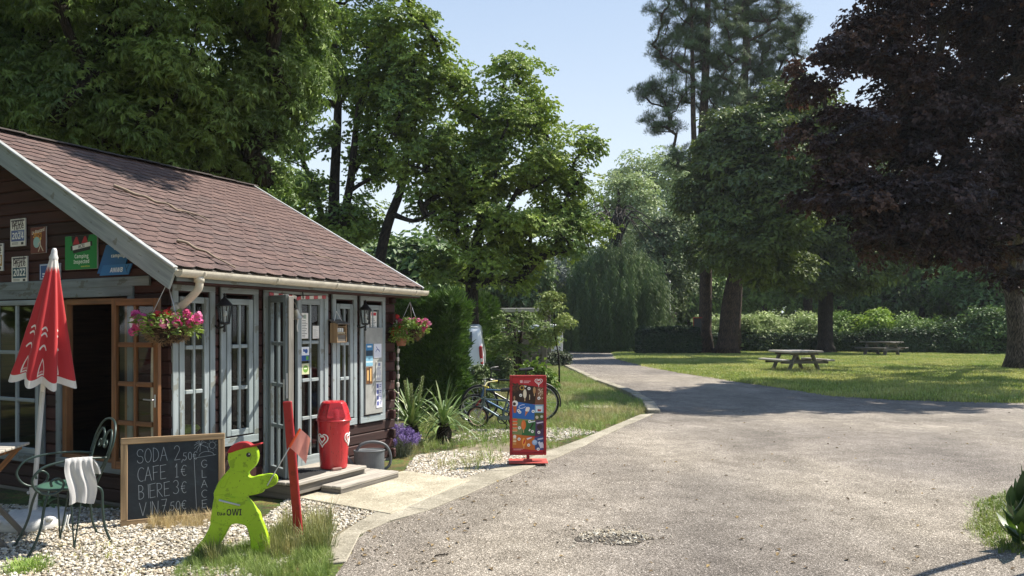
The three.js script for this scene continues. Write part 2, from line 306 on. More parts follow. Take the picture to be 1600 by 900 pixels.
function stones(P, n, r, list, y = .004, seed = 5, keep) {
  const R = rng(seed), xs = P.map((p) => p.x), zs = P.map((p) => p.z), x0 = Math.min(...xs), x1 = Math.max(...xs), z0 = Math.min(...zs), z1 = Math.max(...zs);
  for (let i = 0; i < n; i++) {
    const x = lerp(x0, x1, R()), z = lerp(z0, z1, R()), s = r * (.5 + R() * R() * 1.1), c = stoneCols[Math.floor(R() * 6)], k = .8 + R() * .35;
    const q = new THREE.Quaternion().setFromEuler(new THREE.Euler((R() - .5) * .9, R() * 6.28, (R() - .5) * .9)), sc = V(s * (.8 + R() * .7), s * (.45 + R() * .35), s * (.7 + R() * .5)), up = y + s * .25 + R() * .006;
    if (!inPoly(P, x, z) || (keep && R() > keep(x, z))) continue;
    list.push({ m: tmpM().compose(V(x, up, z), q, sc), c: rgb(c[0] * k, c[1] * k, c[2] * k) });
  }
}
{
  const L = [];
  const yard = [V(-4.9, 0, -4.3), V(-5.2, 0, -7.1), V(-3.2, 0, -6.75), V(-2.1, 0, -6.4), G(460, 772), G(602, 796), G(540, 826), G(500, 850), V(-1.6, 0, -4.9), V(-1.75, 0, -4.3)];
  stones(yard, 42000, .0102, L, .004, 5);
  const path = [G(632, 738), G(650, 712), G(700, 706), G(775, 706), G(830, 712), G(800, 724), G(712, 752)];
  stones(path, 13000, .0108, L, .004, 6);
  const walk = [G(690, 690), G(740, 672), G(890, 668), G(935, 676), G(860, 692), G(780, 690)];
  stones(walk, 12000, .011, L, .004, 7, (x, z) => fbm(x * 2 + 50, z * 2 + 50, 999, 3, 6) > .45 ? .9 : .15);
  instanced('gravel', pebbleGeo, std({ color: 0xffffff, roughness: .9 }), L, scene);
  const H2 = []; const c = G(958, 841);
  stones(Array.from({ length: 20 }, (_, i) => V(c.x + Math.cos(i / 20 * PI2) * .27, 0, c.z + Math.sin(i / 20 * PI2) * .21)), 1500, .0085, H2, .010, 8, (x, z) => fbm(x * 6 + 50, z * 6 + 50, 999, 3, 6) > .42 ? .85 : .2);
  stones(Array.from({ length: 20 }, (_, i) => V(c.x + Math.cos(i / 20 * PI2) * .5, 0, c.z + Math.sin(i / 20 * PI2) * .4)), 260, .006, H2, .007, 18);
  // chippings that came loose along the edging
  stones([G(545, 870), G(566, 838), G(770, 760), G(900, 705), G(915, 712), G(780, 775), G(620, 850), G(600, 880)], 2600, .006, H2, .007, 9, (x, z) => fbm(x * 3 + 50, z * 3 + 50, 999, 3, 6) > .5 ? .8 : .1);
  instanced('chippings', pebbleGeo, std({ color: rgb(.8, .79, .76), roughness: .9 }), H2, scene);
}
const geoOf = (pos) => { const g = new THREE.BufferGeometry(); g.setAttribute('position', new THREE.BufferAttribute(new Float32Array(pos), 3)); g.computeVertexNormals(); return g; };
function leafTris(pos, b, dir, up, len, wid, fold = .25) {         // a folded blade: two halves of two triangles
  const side = dir.clone().cross(up).normalize(), nn = side.clone().cross(dir).normalize();
  const tip = b.clone().add(dir.clone().multiplyScalar(len)).add(nn.clone().multiplyScalar(-len * .15)), mid = b.clone().add(dir.clone().multiplyScalar(len * .45));
  const l = mid.clone().add(side.clone().multiplyScalar(-wid / 2)).add(nn.clone().multiplyScalar(wid * fold)), r = mid.clone().add(side.clone().multiplyScalar(wid / 2)).add(nn.clone().multiplyScalar(wid * fold));
  for (const q of [b, tip, l, b, r, tip]) pos.push(q.x, q.y, q.z);
}
// a tuft: blades bent outward
function tuftGeo(n, h, w, spread, seed, droop = .4) {
  const R = rng(seed), pos = [];
  for (let i = 0; i < n; i++) {
    const a = R() * PI2, l = h * (.5 + R() * .6), b = V(Math.cos(a) * spread * R(), 0, Math.sin(a) * spread * R()), dir = V(Math.cos(a), 0, Math.sin(a)), side = V(-dir.z, 0, dir.x).multiplyScalar(w / 2), d = droop * (.3 + R());
    const p1 = b.clone().add(dir.clone().multiplyScalar(l * d * .35)).add(V(0, l * .6, 0)), p2 = b.clone().add(dir.clone().multiplyScalar(l * d)).add(V(0, l * (1 - d * .3), 0));
    const A = b.clone().sub(side), B = b.clone().add(side), C = p1.clone().sub(side.clone().multiplyScalar(.75)), D = p1.clone().add(side.clone().multiplyScalar(.75));
    for (const q of [A, B, C, C, B, D, C, D, p2]) pos.push(q.x, q.y, q.z);
  }
  const g = new THREE.BufferGeometry(); g.setAttribute('position', new THREE.BufferAttribute(new Float32Array(pos), 3)); g.computeVertexNormals(); return g;
}
M.grass = phy({ color: 0xffffff, roughness: .8, transmission: .35, thickness: 0, side: THREE.DoubleSide });
const grassA = tuftGeo(9, .16, .006, .07, 3), grassB = tuftGeo(9, .10, .012, .16, 4, .7), grassFar = tuftGeo(8, .12, .022, .26, 5, .6);
function grassOver(name, geo, P, n, seed, size, colA, colB, keep, parent = scene) {
  const R = rng(seed), L = [], xs = P.map((p) => p.x), zs = P.map((p) => p.z), x0 = Math.min(...xs), x1 = Math.max(...xs), z0 = Math.min(...zs), z1 = Math.max(...zs);
  for (let i = 0; i < n; i++) {
    const x = lerp(x0, x1, R()), z = lerp(z0, z1, R()), s = size * (.6 + R() * .8), t = R(), k = .75 + R() * .5, a = R() * PI2, tx = (R() - .5) * .3;
    if (!inPoly(P, x, z)) continue; const kp = keep ? keep(x, z) : 1; if (R() > kp) continue;
    const dry = clamp((fbm(x * .8 + 70, z * .8 + 70, 999, 4, 31) - .42) * 4, 0, 1), m = clamp(t * .5 + dry * .7, 0, 1);
    L.push({ m: tmpM().compose(V(x, 0, z), new THREE.Quaternion().setFromEuler(new THREE.Euler(tx, a, tx)), V(s, s * (.7 + R() * .6), s)), c: rgb(lerp(colA[0], colB[0], m) * k, lerp(colA[1], colB[1], m) * k, lerp(colA[2], colB[2], m) * k) });
  }
  return instanced(name, geo, M.grass, L, parent);
}
const GRN = [.12, .22, .03], DRY = [.46, .41, .19], LUSH = [.21, .36, .05], YEL = [.38, .43, .09];
const verge = [G(636, 722), G(640, 690), G(660, 640), G(730, 605), G(760, 575), G(800, 566), G(868, 570), G(905, 586), G(938, 602), G(1005, 632), G(1010, 644), G(940, 672), G(865, 704), G(815, 716), G(720, 745)];
const pathMask = (x, z) => fbm(x * 1.3 + 20, z * 1.3 + 20, 999, 4, 9);
grassOver('verge_grass', grassA, verge, 30000, 21, .72, LUSH, DRY, (x, z) => { const d = -z; const g = pathMask(x, z); if (d < 10.2) return g > .55 ? .55 : .06; if (d > 10.6 && d < 12.2 && x > -1) return g > .5 ? .4 : .12; if (d < 12.2) return g > .45 ? .8 : .3; return .95; });
const lawnP = [G(964, 561), G(1013, 574), G(1114, 591), G(1222, 607), G(1294, 619), G(1381, 625), G(1600, 631), V(24, 0, -17.2), V(42, 0, -30), V(46, 0, -62), V(8, 0, -62), G(958, 552)];
grassOver('lawn_grass', grassFar, lawnP, 150000, 22, .75, [.25, .36, .055], [.56, .56, .17], (x, z) => 1);
const leftLawn = [G(868, 569), G(800, 565), G(760, 575), V(-6, 0, -17), V(-16, 0, -24), V(-16, 0, -46), G(790, 556), G(850, 563)];
grassOver('field_grass', grassFar, leftLawn, 16000, 23, 1.2, LUSH, YEL);
// the tuft round the figure and the red post
const tuftP = [G(268, 905), G(300, 872), G(355, 862), G(410, 850), G(440, 835), G(500, 838), G(520, 870), G(512, 910)];
const gTall = tuftGeo(11, .17, .0045, .05, 8);
grassOver('tall_grass', gTall, tuftP, 4200, 24, .42, [.12, .24, .03], [.30, .38, .09], (x, z) => fbm(x * 5 + 60, z * 5 + 60, 999, 3, 4) > .40 ? 1 : .35);
grassOver('tall_grass', gTall, [G(300, 878), G(330, 868), G(350, 866), G(340, 886)], 160, 34, .8, [.10, .18, .025], [.34, .32, .12]);
grassOver('tall_grass', gTall, [G(398, 868), G(402, 850), G(440, 838), G(452, 862), G(430, 876)], 330, 35, .85, [.10, .18, .025], [.36, .34, .12]);
grassOver('dry_grass', gTall, [G(228, 828), G(236, 812), G(300, 808), G(345, 812), G(330, 825)], 300, 25, .62, [.5, .40, .2], [.62, .5, .26]);
grassOver('tall_grass', gTall, [G(445, 870), G(440, 830), G(520, 826), G(516, 862)], 230, 28, 1.15, [.11, .19, .03], [.42, .38, .16]);
grassOver('weeds', grassB, [G(20, 900), G(15, 885), G(60, 878), G(70, 892)], 240, 26, .5, LUSH, YEL);
grassOver('weeds', grassB, [G(1520, 828), G(1530, 790), G(1575, 770), G(1600, 800), G(1660, 850), G(1600, 866), G(1560, 862)], 2000, 27, .55, [.16, .26, .03], [.36, .36, .10]);
grassOver('weeds', grassB, [V(-5, 0, -4.4), G(0, 870), G(100, 850), G(260, 830), G(330, 850), G(500, 850), G(280, 890), V(-2, 0, -4.5)], 500, 29, .45, YEL, DRY, (x, z) => fbm(x * 2 + 9, z * 2 + 9, 999, 3, 4) > .56 ? .6 : .04);
grassOver('tall_grass', gTall, [G(1202, 590), G(1206, 578), G(1282, 578), G(1286, 588)], 300, 36, 1.3, [.12, .2, .03], [.46, .42, .2]);
// dead leaves and bits blown over the drive
{
  const R = rng(640), L = [], pos = []; leafTris(pos, V(-.02, 0, 0), V(1, .05, 0).normalize(), V(0, 1, 0), .04, .022, .18); const g = geoOf(pos);
  for (let i = 0; i < 520; i++) { const v = 612 + Math.pow(R(), 1.5) * 285, u = R() < .45 ? lerp(560, 760, R()) + (900 - v) * .9 - 60 : lerp(560, 1600, R()), p = G(u, v), s = .5 + R() * .9, m = R(); if (!inPoly(roadPoly, p.x, p.z)) continue; L.push({ m: tmpM().compose(V(p.x, .014, p.z), new THREE.Quaternion().setFromEuler(new THREE.Euler((R() - .5) * .6, R() * 6.3, (R() - .5) * .6)), V(s, s, s)), c: rgb(lerp(.10, .34, m), lerp(.065, .24, m), lerp(.04, .10, m)) }); }
  instanced('fallen_leaves', g, std({ color: 0xffffff, roughness: .9, side: THREE.DoubleSide }), L, scene);
}

// ---------------------------------------------------------------- the wooden hut (local: x along the front wall, z out of it, y up)
const HUT = V(-2.955, 0, -6.625), HT = 62.7 * PI / 180, HL = 3.21, HW = 5.17, RIDGE = 3.62, EAVE = 2.115;
const hut = thing('hut', 'dark red log hut with grey window frames and a brown shingle roof', 'hut', HUT, HT);
const hw = (x, y, z) => V(x, y, z).applyAxisAngle(V(0, 1, 0), HT).add(HUT);      // hut point in the world
const onHut = (o, x, y, z, t = 0) => { o.position.copy(hw(x, y, z)); o.rotation.y = HT + t; return o; };
const frontPt = (u, v, z = 0) => { const r = (u - CX) / F, e = V(Math.sin(27.3 * PI / 180), 0, -Math.cos(27.3 * PI / 180)), n = V(e.z * -1, 0, e.x), o = HUT.clone().add(n.clone().multiplyScalar(z)); const t = (r * -o.z - o.x) / (e.x + r * e.z); const d = -(o.z + t * e.z); return [t, EYE - (v - CY) / F * d, d]; };
const gablePt = (u, v, off = 0) => { const r = (u - CX) / F, a = .8886, b = .4586, ox = HUT.x - off * b, od = -HUT.z - off * a; const s = (ox - r * od) / (a + r * b), d = od + b * s; return [s, EYE - (v - CY) / F * d, d]; };
const RH = rng(31);
const slope = Math.atan2(RIDGE - EAVE, HW / 2 + .28);
const roofY = (z) => RIDGE - Math.abs(z + HW / 2) * Math.tan(slope);

const W = { w1: [.016, .475], w2: [.54, 1.003], door: [1.079, 2.016], w4: [2.088, 2.513], w5: [2.57, 3.05] };
// log planks; openings are left free
{
  const rowH = .118, mats = [M.log, M.logB];
  const plank = (a, b, row, face, y0, h = rowH) => {
    if (b - a < .02) return; const m = mats[Math.floor(RH() * 2)], o = RH() * 5;
    if (face === 'front') part('plank', chbox(b - a, h - .003, .055, .012, 0, o, o).translate((a + b) / 2, y0 + h / 2, -.0275 + (RH() - .5) * .003), m, hut);
    else part('plank', chbox(.055, h - .003, b - a, .012, 2, o, o).translate((face === 'gable' ? .0275 : HL - .0275) + (RH() - .5) * .003, y0 + h / 2, -(a + b) / 2), m, hut);
  };
  for (let r = 0; r < 17; r++) {
    const y = .03 + r * rowH, mid = y + rowH / 2; let cuts = [];
    if (mid > .51 && mid < 2.015) cuts = [W.w1, W.w2, W.door, W.w4, W.w5]; else if (mid > .17 && mid < 2.015) cuts = [W.door];
    let x = 0; for (const [a, b] of [...cuts, [HL + (r % 2 ? .07 : .02), 9]]) { plank(x, a, r, 'front', y); x = b; }
  }
  for (let r = 0; r < 31; r++) {
    const y = .03 + r * rowH, mid = y + rowH / 2, top = y + rowH; let cuts = [];
    if (mid > .40 && mid < 1.9) cuts = [[.50, 1.44], [1.80, 3.37]];
    const half = top < EAVE ? HW / 2 : Math.min(HW / 2, (RIDGE - top) / Math.tan(slope)); if (half < .08) break;
    const lo = HW / 2 - half - (top < EAVE && r % 2 === 0 ? .012 : 0), hi = HW / 2 + half; let x = lo;
    for (const [a, b] of [...cuts, [hi, 9]]) { plank(x, Math.min(a, hi), r, 'gable', y); x = b; }
    plank(HW / 2 - half - (top < EAVE && r % 2 === 0 ? .07 : 0), hi, r, 'far', y);
  }
  // inner lining, back wall and floor close the room
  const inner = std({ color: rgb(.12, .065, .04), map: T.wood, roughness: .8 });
  const bxs = [];
  for (const [a, b] of [[.06, HL - .06]]) bxs.push(chbox(b - a, 2.1, .06, .003).translate((a + b) / 2, 1.05, -HW + .03));
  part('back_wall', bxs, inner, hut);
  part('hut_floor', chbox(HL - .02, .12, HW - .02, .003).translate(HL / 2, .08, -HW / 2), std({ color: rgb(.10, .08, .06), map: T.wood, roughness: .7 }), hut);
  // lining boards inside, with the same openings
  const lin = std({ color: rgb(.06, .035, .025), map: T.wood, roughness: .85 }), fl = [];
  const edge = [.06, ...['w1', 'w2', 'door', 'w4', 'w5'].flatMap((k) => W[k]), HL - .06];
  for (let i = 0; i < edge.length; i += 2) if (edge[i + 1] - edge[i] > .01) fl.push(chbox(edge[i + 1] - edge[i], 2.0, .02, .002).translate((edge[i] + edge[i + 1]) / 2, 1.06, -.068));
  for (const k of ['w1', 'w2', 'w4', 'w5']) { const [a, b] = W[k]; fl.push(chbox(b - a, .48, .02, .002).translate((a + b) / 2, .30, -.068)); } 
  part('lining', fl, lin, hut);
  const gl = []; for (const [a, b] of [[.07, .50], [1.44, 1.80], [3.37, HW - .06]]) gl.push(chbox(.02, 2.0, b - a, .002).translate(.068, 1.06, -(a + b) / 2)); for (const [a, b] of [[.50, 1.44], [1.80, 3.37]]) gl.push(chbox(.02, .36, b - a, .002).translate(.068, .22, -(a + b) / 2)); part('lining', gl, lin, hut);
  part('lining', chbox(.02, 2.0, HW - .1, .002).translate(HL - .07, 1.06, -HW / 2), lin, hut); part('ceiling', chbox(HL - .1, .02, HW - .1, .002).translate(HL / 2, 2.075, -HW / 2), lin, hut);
  // sill plinth
  part('plinth', [chbox(HL, .06, .12, .01).translate(HL / 2, .0, -.06), chbox(.12, .06, HW, .01).translate(.06, .0, -HW / 2)], M.greyDark, hut);
}
// windows and doors: casing boards, sash, glazing bars, panes
function glazed(parent, name, w, h, cols, rows, o = {}) {      // local origin at the lower left corner, facing +z
  const g = new THREE.Group(); g.name = name; parent.add(g); const m = o.mat || M.trim, st = o.stile ?? .055, bt = o.bottom ?? st, tp = o.top ?? st, bar = o.bar ?? .026, dp = .038, oo = RH() * 4;
  part('stile', chbox(st, h, dp, .004, 1, oo, oo).translate(st / 2, h / 2, 0), m, g); part('stile', chbox(st, h, dp, .004, 1, oo + 1, oo).translate(w - st / 2, h / 2, 0), m, g);
  part('rail', chbox(w - 2 * st, bt, dp, .004, 0, oo, oo + 2).translate(w / 2, bt / 2, 0), m, g); part('rail', chbox(w - 2 * st, tp, dp, .004, 0, oo, oo + 3).translate(w / 2, h - tp / 2, 0), m, g);
  const pw = (w - 2 * st) / cols, ph = (h - bt - tp) / rows;
  for (let c = 1; c < cols; c++) part('glazing_bar', chbox(bar, h - bt - tp, dp * .8, .005, 1, oo, oo + 4).translate(st + c * pw, bt + (h - bt - tp) / 2, 0), m, g);
  for (let r = 1; r < rows; r++) for (let c = 0; c < cols; c++) { const wd = o.cross ?? .036; part('glazing_bar', chbox(pw - bar, wd, dp * .8, .005, 0, oo, oo + 5).translate(st + (c + .5) * pw, bt + r * ph, .001), m, g); }
  if (!o.noGlass) for (let c = 0; c < cols; c++) for (let r = 0; r < rows; r++) { const p = part('pane', new THREE.PlaneGeometry(pw - .012, ph - .02), M.glass, g); p.position.set(st + (c + .5) * pw, bt + (r + .5) * ph, -.004); p.rotation.set((RH() - .5) * .006, (RH() - .5) * .012, 0); }
  return g;
}
function casing(parent, a, b, y0, y1, wd, m, lift = 0, sill = true) {
  const t = .024, z = t / 2 + lift, o = RH() * 5, topw = wd + .015;
  part('casing', chbox(b - a, topw, t, .004, 0, o, o).translate((a + b) / 2, y1 - topw / 2, z + .001), m, parent);
  if (sill) part('casing', chbox(b - a, topw, t, .004, 0, o + 1, o).translate((a + b) / 2, y0 + topw / 2, z + .001), m, parent);
  const y = (sill ? y0 + topw : y0); for (const x of [a + wd / 2, b - wd / 2]) part('casing', chbox(wd, y1 - topw - y, t, .004, 1, o + 2, o).translate(x, (y + y1 - topw) / 2, z), m, parent);
}
for (const k of ['w1', 'w2', 'w4', 'w5']) {
  const [a, b] = W[k], g = new THREE.Group(); g.name = 'window'; hut.add(g); casing(g, a, b, .51, 2.015, .06, M.trim);
  const s = glazed(hut, 'window_sash', b - a - .14, 1.29, 2, 3); s.position.set(a + .07, .60, .004);
  // reveal between sash and casing
  part('reveal', [chbox(.012, 1.36, .06, .002).translate(a + .066, 1.26, -.03), chbox(.012, 1.36, .06, .002).translate(b - .066, 1.26, -.03), chbox(b - a - .13, .012, .06, .002).translate((a + b) / 2, 1.935, -.03), chbox(b - a - .13, .02, .06, .002).translate((a + b) / 2, .59, -.03)], M.log, g);
}
{ // door: frame, closed right leaf, left leaf swung out
  const [a, b] = W.door, g = new THREE.Group(); g.name = 'doorway'; hut.add(g); casing(g, a, b, .14, 2.04, .06, M.trim, .001, false);
  const lw = (b - a - .13) / 2, r = glazed(hut, 'door', lw, 1.77, 2, 4, { stile: .062, bottom: .10, top: .07 }); r.position.set(a + .065 + lw + .002, .165, -.004);
  const l = glazed(hut, 'door', lw, 1.77, 2, 4, { stile: .058, bottom: .10, top: .07, mat: M.trimDark }); l.position.set(a + .062, .165, .03); l.rotation.y = -112 * PI / 180;
  for (const [leaf, x, m] of [[l, lw - .03, M.white], [r, .03, M.steel]]) { if (leaf === r) continue;
    for (const s of [1, -1]) part('handle_plate', chbox(.028, .20, .004, .001).translate(x, .86, s * .021), m, leaf);
    part('door_handle', tube([V(x, .89, -.02), V(x, .89, -.06), V(x - .01, .89, -.065), V(x - .10, .89, -.065)], .008, 8), m, leaf); part('lock_plate', chbox(.004, .24, .022, .001).translate(lw + .0022, .9, 0), m, leaf); }
  // weathered edge boards of the leaf
  part('edge_strip', chbox(.02, 1.74, .05, .003, 1).translate(lw + .012, .885, -.03), M.grey, l);
}
{ // gable side: wide opening with an orange-brown frame and its leaf folded back, and a window beside it
  const gg = new THREE.Group(); gg.name = 'gable_window'; gg.rotation.y = -PI / 2; hut.add(gg);                 // now x runs along the gable towards the corner, z out
  const L = new THREE.Group(); L.name = 'casing_frame'; gg.add(L);
  const X = (s) => -s;                                                                                 // s measured from the corner
  const A = (s0, s1, y0, y1) => { casing(L, X(s1), X(s0), y0, y1, .075, M.trimDark); };
  A(.45, 1.56, .30, 1.99); A(1.744, 3.43, .30, 1.99);
  part('header_board', chbox(1.50, .085, .026, .004).translate(-.98, 2.03, .0145), M.trimDark, L); part('header_board', chbox(2.1, .085, .026, .004).translate(-2.80, 2.03, .0145), M.trimDark, L);
  const fr = new THREE.Group(); fr.name = 'opening_frame'; gg.add(fr);
  for (const x of [-1.455, -.555]) part('jamb', chbox(.06, 1.50, .07, .005, 1).translate(x, 1.13, -.03), M.oak, fr);
  for (const y of [.40, 1.86]) part('rail', chbox(.84, .055, .07, .005, 0).translate(-1.005, y, -.03), M.oak, fr);
  const leaf = glazed(gg, 'window_leaf', .58, 1.50, 2, 4, { mat: M.oak, stile: .058, top: .06, bottom: .07, bar: .032, cross: .042 }); leaf.position.set(-.60, .37, .105); leaf.rotation.y = .04;
  part('window_handle', [chbox(.022, .11, .006, .002).translate(.552, .62, .024), tube([V(.552, .63, .02), V(.552, .63, .05), V(.548, .63, .055), V(.45, .632, .055)], .007, 7)], M.steel, leaf);
  const s1 = glazed(gg, 'window_sash', .74, 1.50, 2, 3, { mat: M.trim, stile: .05, bar: .03 }); s1.position.set(X(3.33), .39, .004);
  const s2 = glazed(gg, 'window_sash', .74, 1.50, 2, 3, { mat: M.trim, stile: .05, bar: .03 }); s2.position.set(X(2.575), .39, .004);
}
// roof: deck boards, single shingles on the front slope, plain covering behind
{
  const x0 = -.16, x1 = 3.45, half = HW / 2 + .28, L = half / Math.cos(slope);
  const roof = new THREE.Group(); roof.name = 'roof'; hut.add(roof);
  const deck = (s) => { const g = chbox(x1 - x0 - .02, .03, L, .003).translate((x0 + x1) / 2, -.02, L / 2); g.rotateX(slope); if (s < 0) g.applyMatrix4(new THREE.Matrix4().makeScale(1, 1, -1)); g.translate(0, RIDGE, -HW / 2); return s < 0 ? boxUV(g.index ? g : g, 0) : g; };
  part('roof_deck', deck(1), M.greyDark, roof);
  { // far slope
    const g = new THREE.BoxGeometry(x1 - x0, .03, L).translate((x0 + x1) / 2, -.012, -L / 2); g.rotateX(-slope); g.translate(0, RIDGE, -HW / 2);
    part('roof_covering', boxUV(g, 0), std({ color: rgb(.16, .10, .09), map: T.speck, roughness: .95 }), roof);
  }
  const sh = [[.245, .158, .146], [.262, .163, .149], [.232, .155, .146], [.27, .172, .158], [.25, .164, .153], [.266, .154, .139]].map((c) => std({ color: rgb(...c), map: T.speck, bumpMap: T.speck, bumpScale: .0015, roughness: .95 }));
  const ex = .132, tabW = .205, rows = Math.ceil((L + .02) / ex);
  const variants = [0, 1, 2, 3].map((k) => {                        // hexagon-ended tab, lower edge towards +z
    const w = tabW - .004, c = .055, j = () => (RH() - .5) * .006; const s = new THREE.Shape([[-w / 2, 0], [w / 2, 0], [w / 2, ex + .04 - .036 + j()], [w / 2 - c, ex + .04 + j()], [-w / 2 + c, ex + .04 + j()], [-w / 2, ex + .04 - .036 + j()]].map(([x, y]) => new THREE.Vector2(x, -y)));
    const g = new THREE.ExtrudeGeometry(s, { depth: .009, bevelEnabled: false }); g.rotateX(-PI / 2); return boxUV(g, 0, k * .13, k * .29);
  });
  const list = [];
  for (let r = 0; r < rows; r++) { const off = (r % 2) * tabW / 2; for (let c = -1; c < 19; c++) { const x = x0 + c * tabW + off + tabW / 2; if (x < x0 + .02 || x > x1 - tabW / 2 + .02) continue; list.push({ r, x, c }); } }
  for (let r = 1; r < rows; r += 2) list.push({ r, x: x0 + tabW / 4, half: true });
  for (let r = 0; r < rows; r++) { const end = Math.max(...list.filter((e) => e.r === r).map((e) => e.x + tabW / 2)); if (x1 - end > .03) list.push({ r, x: (x1 + end) / 2, sx: (x1 - end) / tabW }); }
  const mat = (e) => { const d = L - e.r * ex - ex - .02 ; const lift = .003; return new THREE.Matrix4().makeTranslation(0, RIDGE, -HW / 2).multiply(new THREE.Matrix4().makeRotationX(slope)).multiply(new THREE.Matrix4().makeTranslation(e.x, lift + (RH() - .5) * .003, d)).multiply(new THREE.Matrix4().makeRotationX(-.052 - RH() * .014)).multiply(new THREE.Matrix4().makeRotationY((RH() - .5) * .02)); };
  list.forEach((e) => { e.m = mat(e); e.p = hw(...V(e.x, 0, 0).applyMatrix4(tmpM().makeTranslation(0, roofY(-HW / 2 + (L - e.r * ex) * Math.cos(slope)), 0)).toArray()); e.z = V().setFromMatrixPosition(e.m).applyAxisAngle(V(0, 1, 0), HT).add(HUT); e.show = e.z.x / -e.z.z > -.75 ? e.z.distanceTo(camera.position) : 99; });
  list.sort((a, b) => a.show - b.show);
  const rest = sh.map(() => []), cutEdge = std({ color: rgb(.022, .019, .018), roughness: .9 });
  list.forEach((e, i) => { const t = fbm(e.x * 1.2 + 30, e.r * .35 + 30, 999, 3, 12), mi = clamp(Math.floor(t * 5 + RH() * 2.4 - .8), 0, 5), g = variants[Math.floor(RH() * 4)];
    const fx = e.half ? .5 : e.sx; if (fx) e.m.multiply(tmpM().makeScale(fx, 1, 1));
    if (i < 300) { const m = part('shingle', g, [sh[mi], cutEdge], roof); m.applyMatrix4(e.m); } else rest[mi].push(g.clone().applyMatrix4(e.m)); });
  const all = rest.flat(); if (all.length) tag(part('far_shingles', all.map((q) => { q.clearGroups(); return q; }), sh[1], roof), null, null, null, 'stuff');
  // ridge caps
  for (let k = 0; k < 9; k++) { const w = (x1 - x0) / 9, g = new THREE.CylinderGeometry(.12, .125, w + .03, 10, 1, true, -1.05, 2.1); g.rotateX(-PI / 2); g.rotateY(PI / 2); g.rotateZ((RH() - .5) * .02); g.scale(1, .55, 1); g.translate(x0 + (k + .5) * w, RIDGE - .028 + (RH() - .5) * .012, -HW / 2); part('ridge_cap', g, std({ color: rgb(.10, .075, .07), map: T.speck, roughness: .95, side: THREE.DoubleSide }), roof); }
  // bargeboards with a pale metal edge; far rake dark with a pale edge
  const rake = (x, m, th, wd, name, lift) => { for (const s of [1, -1]) { const a = V(x, RIDGE + lift, -HW / 2), b = V(x, EAVE - .02 + lift, s > 0 ? .30 : -HW - .30); const up = V(0, Math.cos(slope), s * Math.sin(slope)); part(name, beam(a.add(up.clone().multiplyScalar(-wd / 2)), b.add(up.clone().multiplyScalar(-wd / 2)), th, wd, .004, up, x), m, roof); } };
  rake(x0 - .012, M.trim, .026, .185, 'bargeboard', .005); rake(x0 - .02, std({ color: rgb(.62, .64, .63), roughness: .4, metalness: .25, map: T.fine }), .05, .02, 'edge_trim', .026);
  rake(x1 + .008, std({ color: rgb(.05, .05, .06), roughness: .6 }), .026, .10, 'bargeboard', .012); rake(x1 + .016, std({ color: rgb(.62, .63, .63), roughness: .4, metalness: .25 }), .03, .018, 'edge_trim', .030);
  part('fascia_board', chbox(x1 - x0 - .03, .10, .02, .003).translate((x0 + x1) / 2, EAVE - .06, .262), M.trimDark, roof);
  for (let k = 0; k < 5; k++) part('soffit_board', chbox(x1 - x0 - .04, .012, .055, .002).translate((x0 + x1) / 2, EAVE - .118, .03 + k * .056 - .02), M.log, roof);
  // gutter and downpipe
  const gut = new THREE.Group(); gut.name = 'gutter'; hut.add(gut);
  { const s = new THREE.Shape(), r = .052; s.moveTo(-r, .01); for (let k = 0; k <= 14; k++) { const a = PI + k / 14 * PI; s.lineTo(Math.cos(a) * r, Math.sin(a) * r); } s.lineTo(r, .012); s.lineTo(r - .006, .014); for (let k = 14; k >= 0; k--) { const a = PI + k / 14 * PI; s.lineTo(Math.cos(a) * (r - .005), Math.sin(a) * (r - .005)); } s.lineTo(-r, .01);
    const g = new THREE.ExtrudeGeometry(s, { depth: x1 - x0 + .03, bevelEnabled: false, steps: 1 }); g.rotateY(PI / 2); g.rotateZ(-.0045); g.translate(x0 - .02, EAVE - .03, .33); part('gutter_channel', g, M.cream, gut);
    for (const xx of [x0 - .02, x1 + .008]) { const e = new THREE.Shape(); e.absarc(0, 0, .05, PI, PI2); const q = new THREE.ExtrudeGeometry(e, { depth: .006, bevelEnabled: false }); q.rotateY(PI / 2); q.translate(xx, EAVE - .03, .33); part('end_cap', q, M.cream, gut); }
    for (let k = 0; k < 5; k++) { const q = new THREE.CylinderGeometry(.0575, .0575, .035, 14, 1, true, PI * .5, PI); q.rotateX(PI / 2); q.rotateY(PI / 2); q.rotateX(0); const h = new THREE.TorusGeometry(.055, .006, 6, 12, PI); h.rotateZ(PI); h.rotateY(PI / 2); h.scale(2.4, 1, 1); h.translate([.05, .9, 1.75, 2.55, 3.2][k], EAVE - .03 - .0045 * [.05, .9, 1.75, 2.55, 3.2][k], .33); part('gutter_bracket', h, M.cream, gut); }
    const pts = [V(.03, EAVE - .07, .33), V(.03, EAVE - .15, .33), V(.02, EAVE - .20, .30), V(-.03, EAVE - .33, .16), V(-.05, EAVE - .42, .03), V(-.045, EAVE - .50, -.07), V(-.04, EAVE - .62, -.12), V(-.04, .08, -.12)];
    part('downpipe', tube(spline(pts, 40), .033, 14), M.cream, gut); part('pipe_collar', [tube([V(.03, EAVE - .07, .33), V(.03, EAVE - .115, .33)], .043, 14), tube([V(-.03, EAVE - .31, .162), V(-.045, EAVE - .36, .118)], .041, 14)], M.cream, gut); }
}
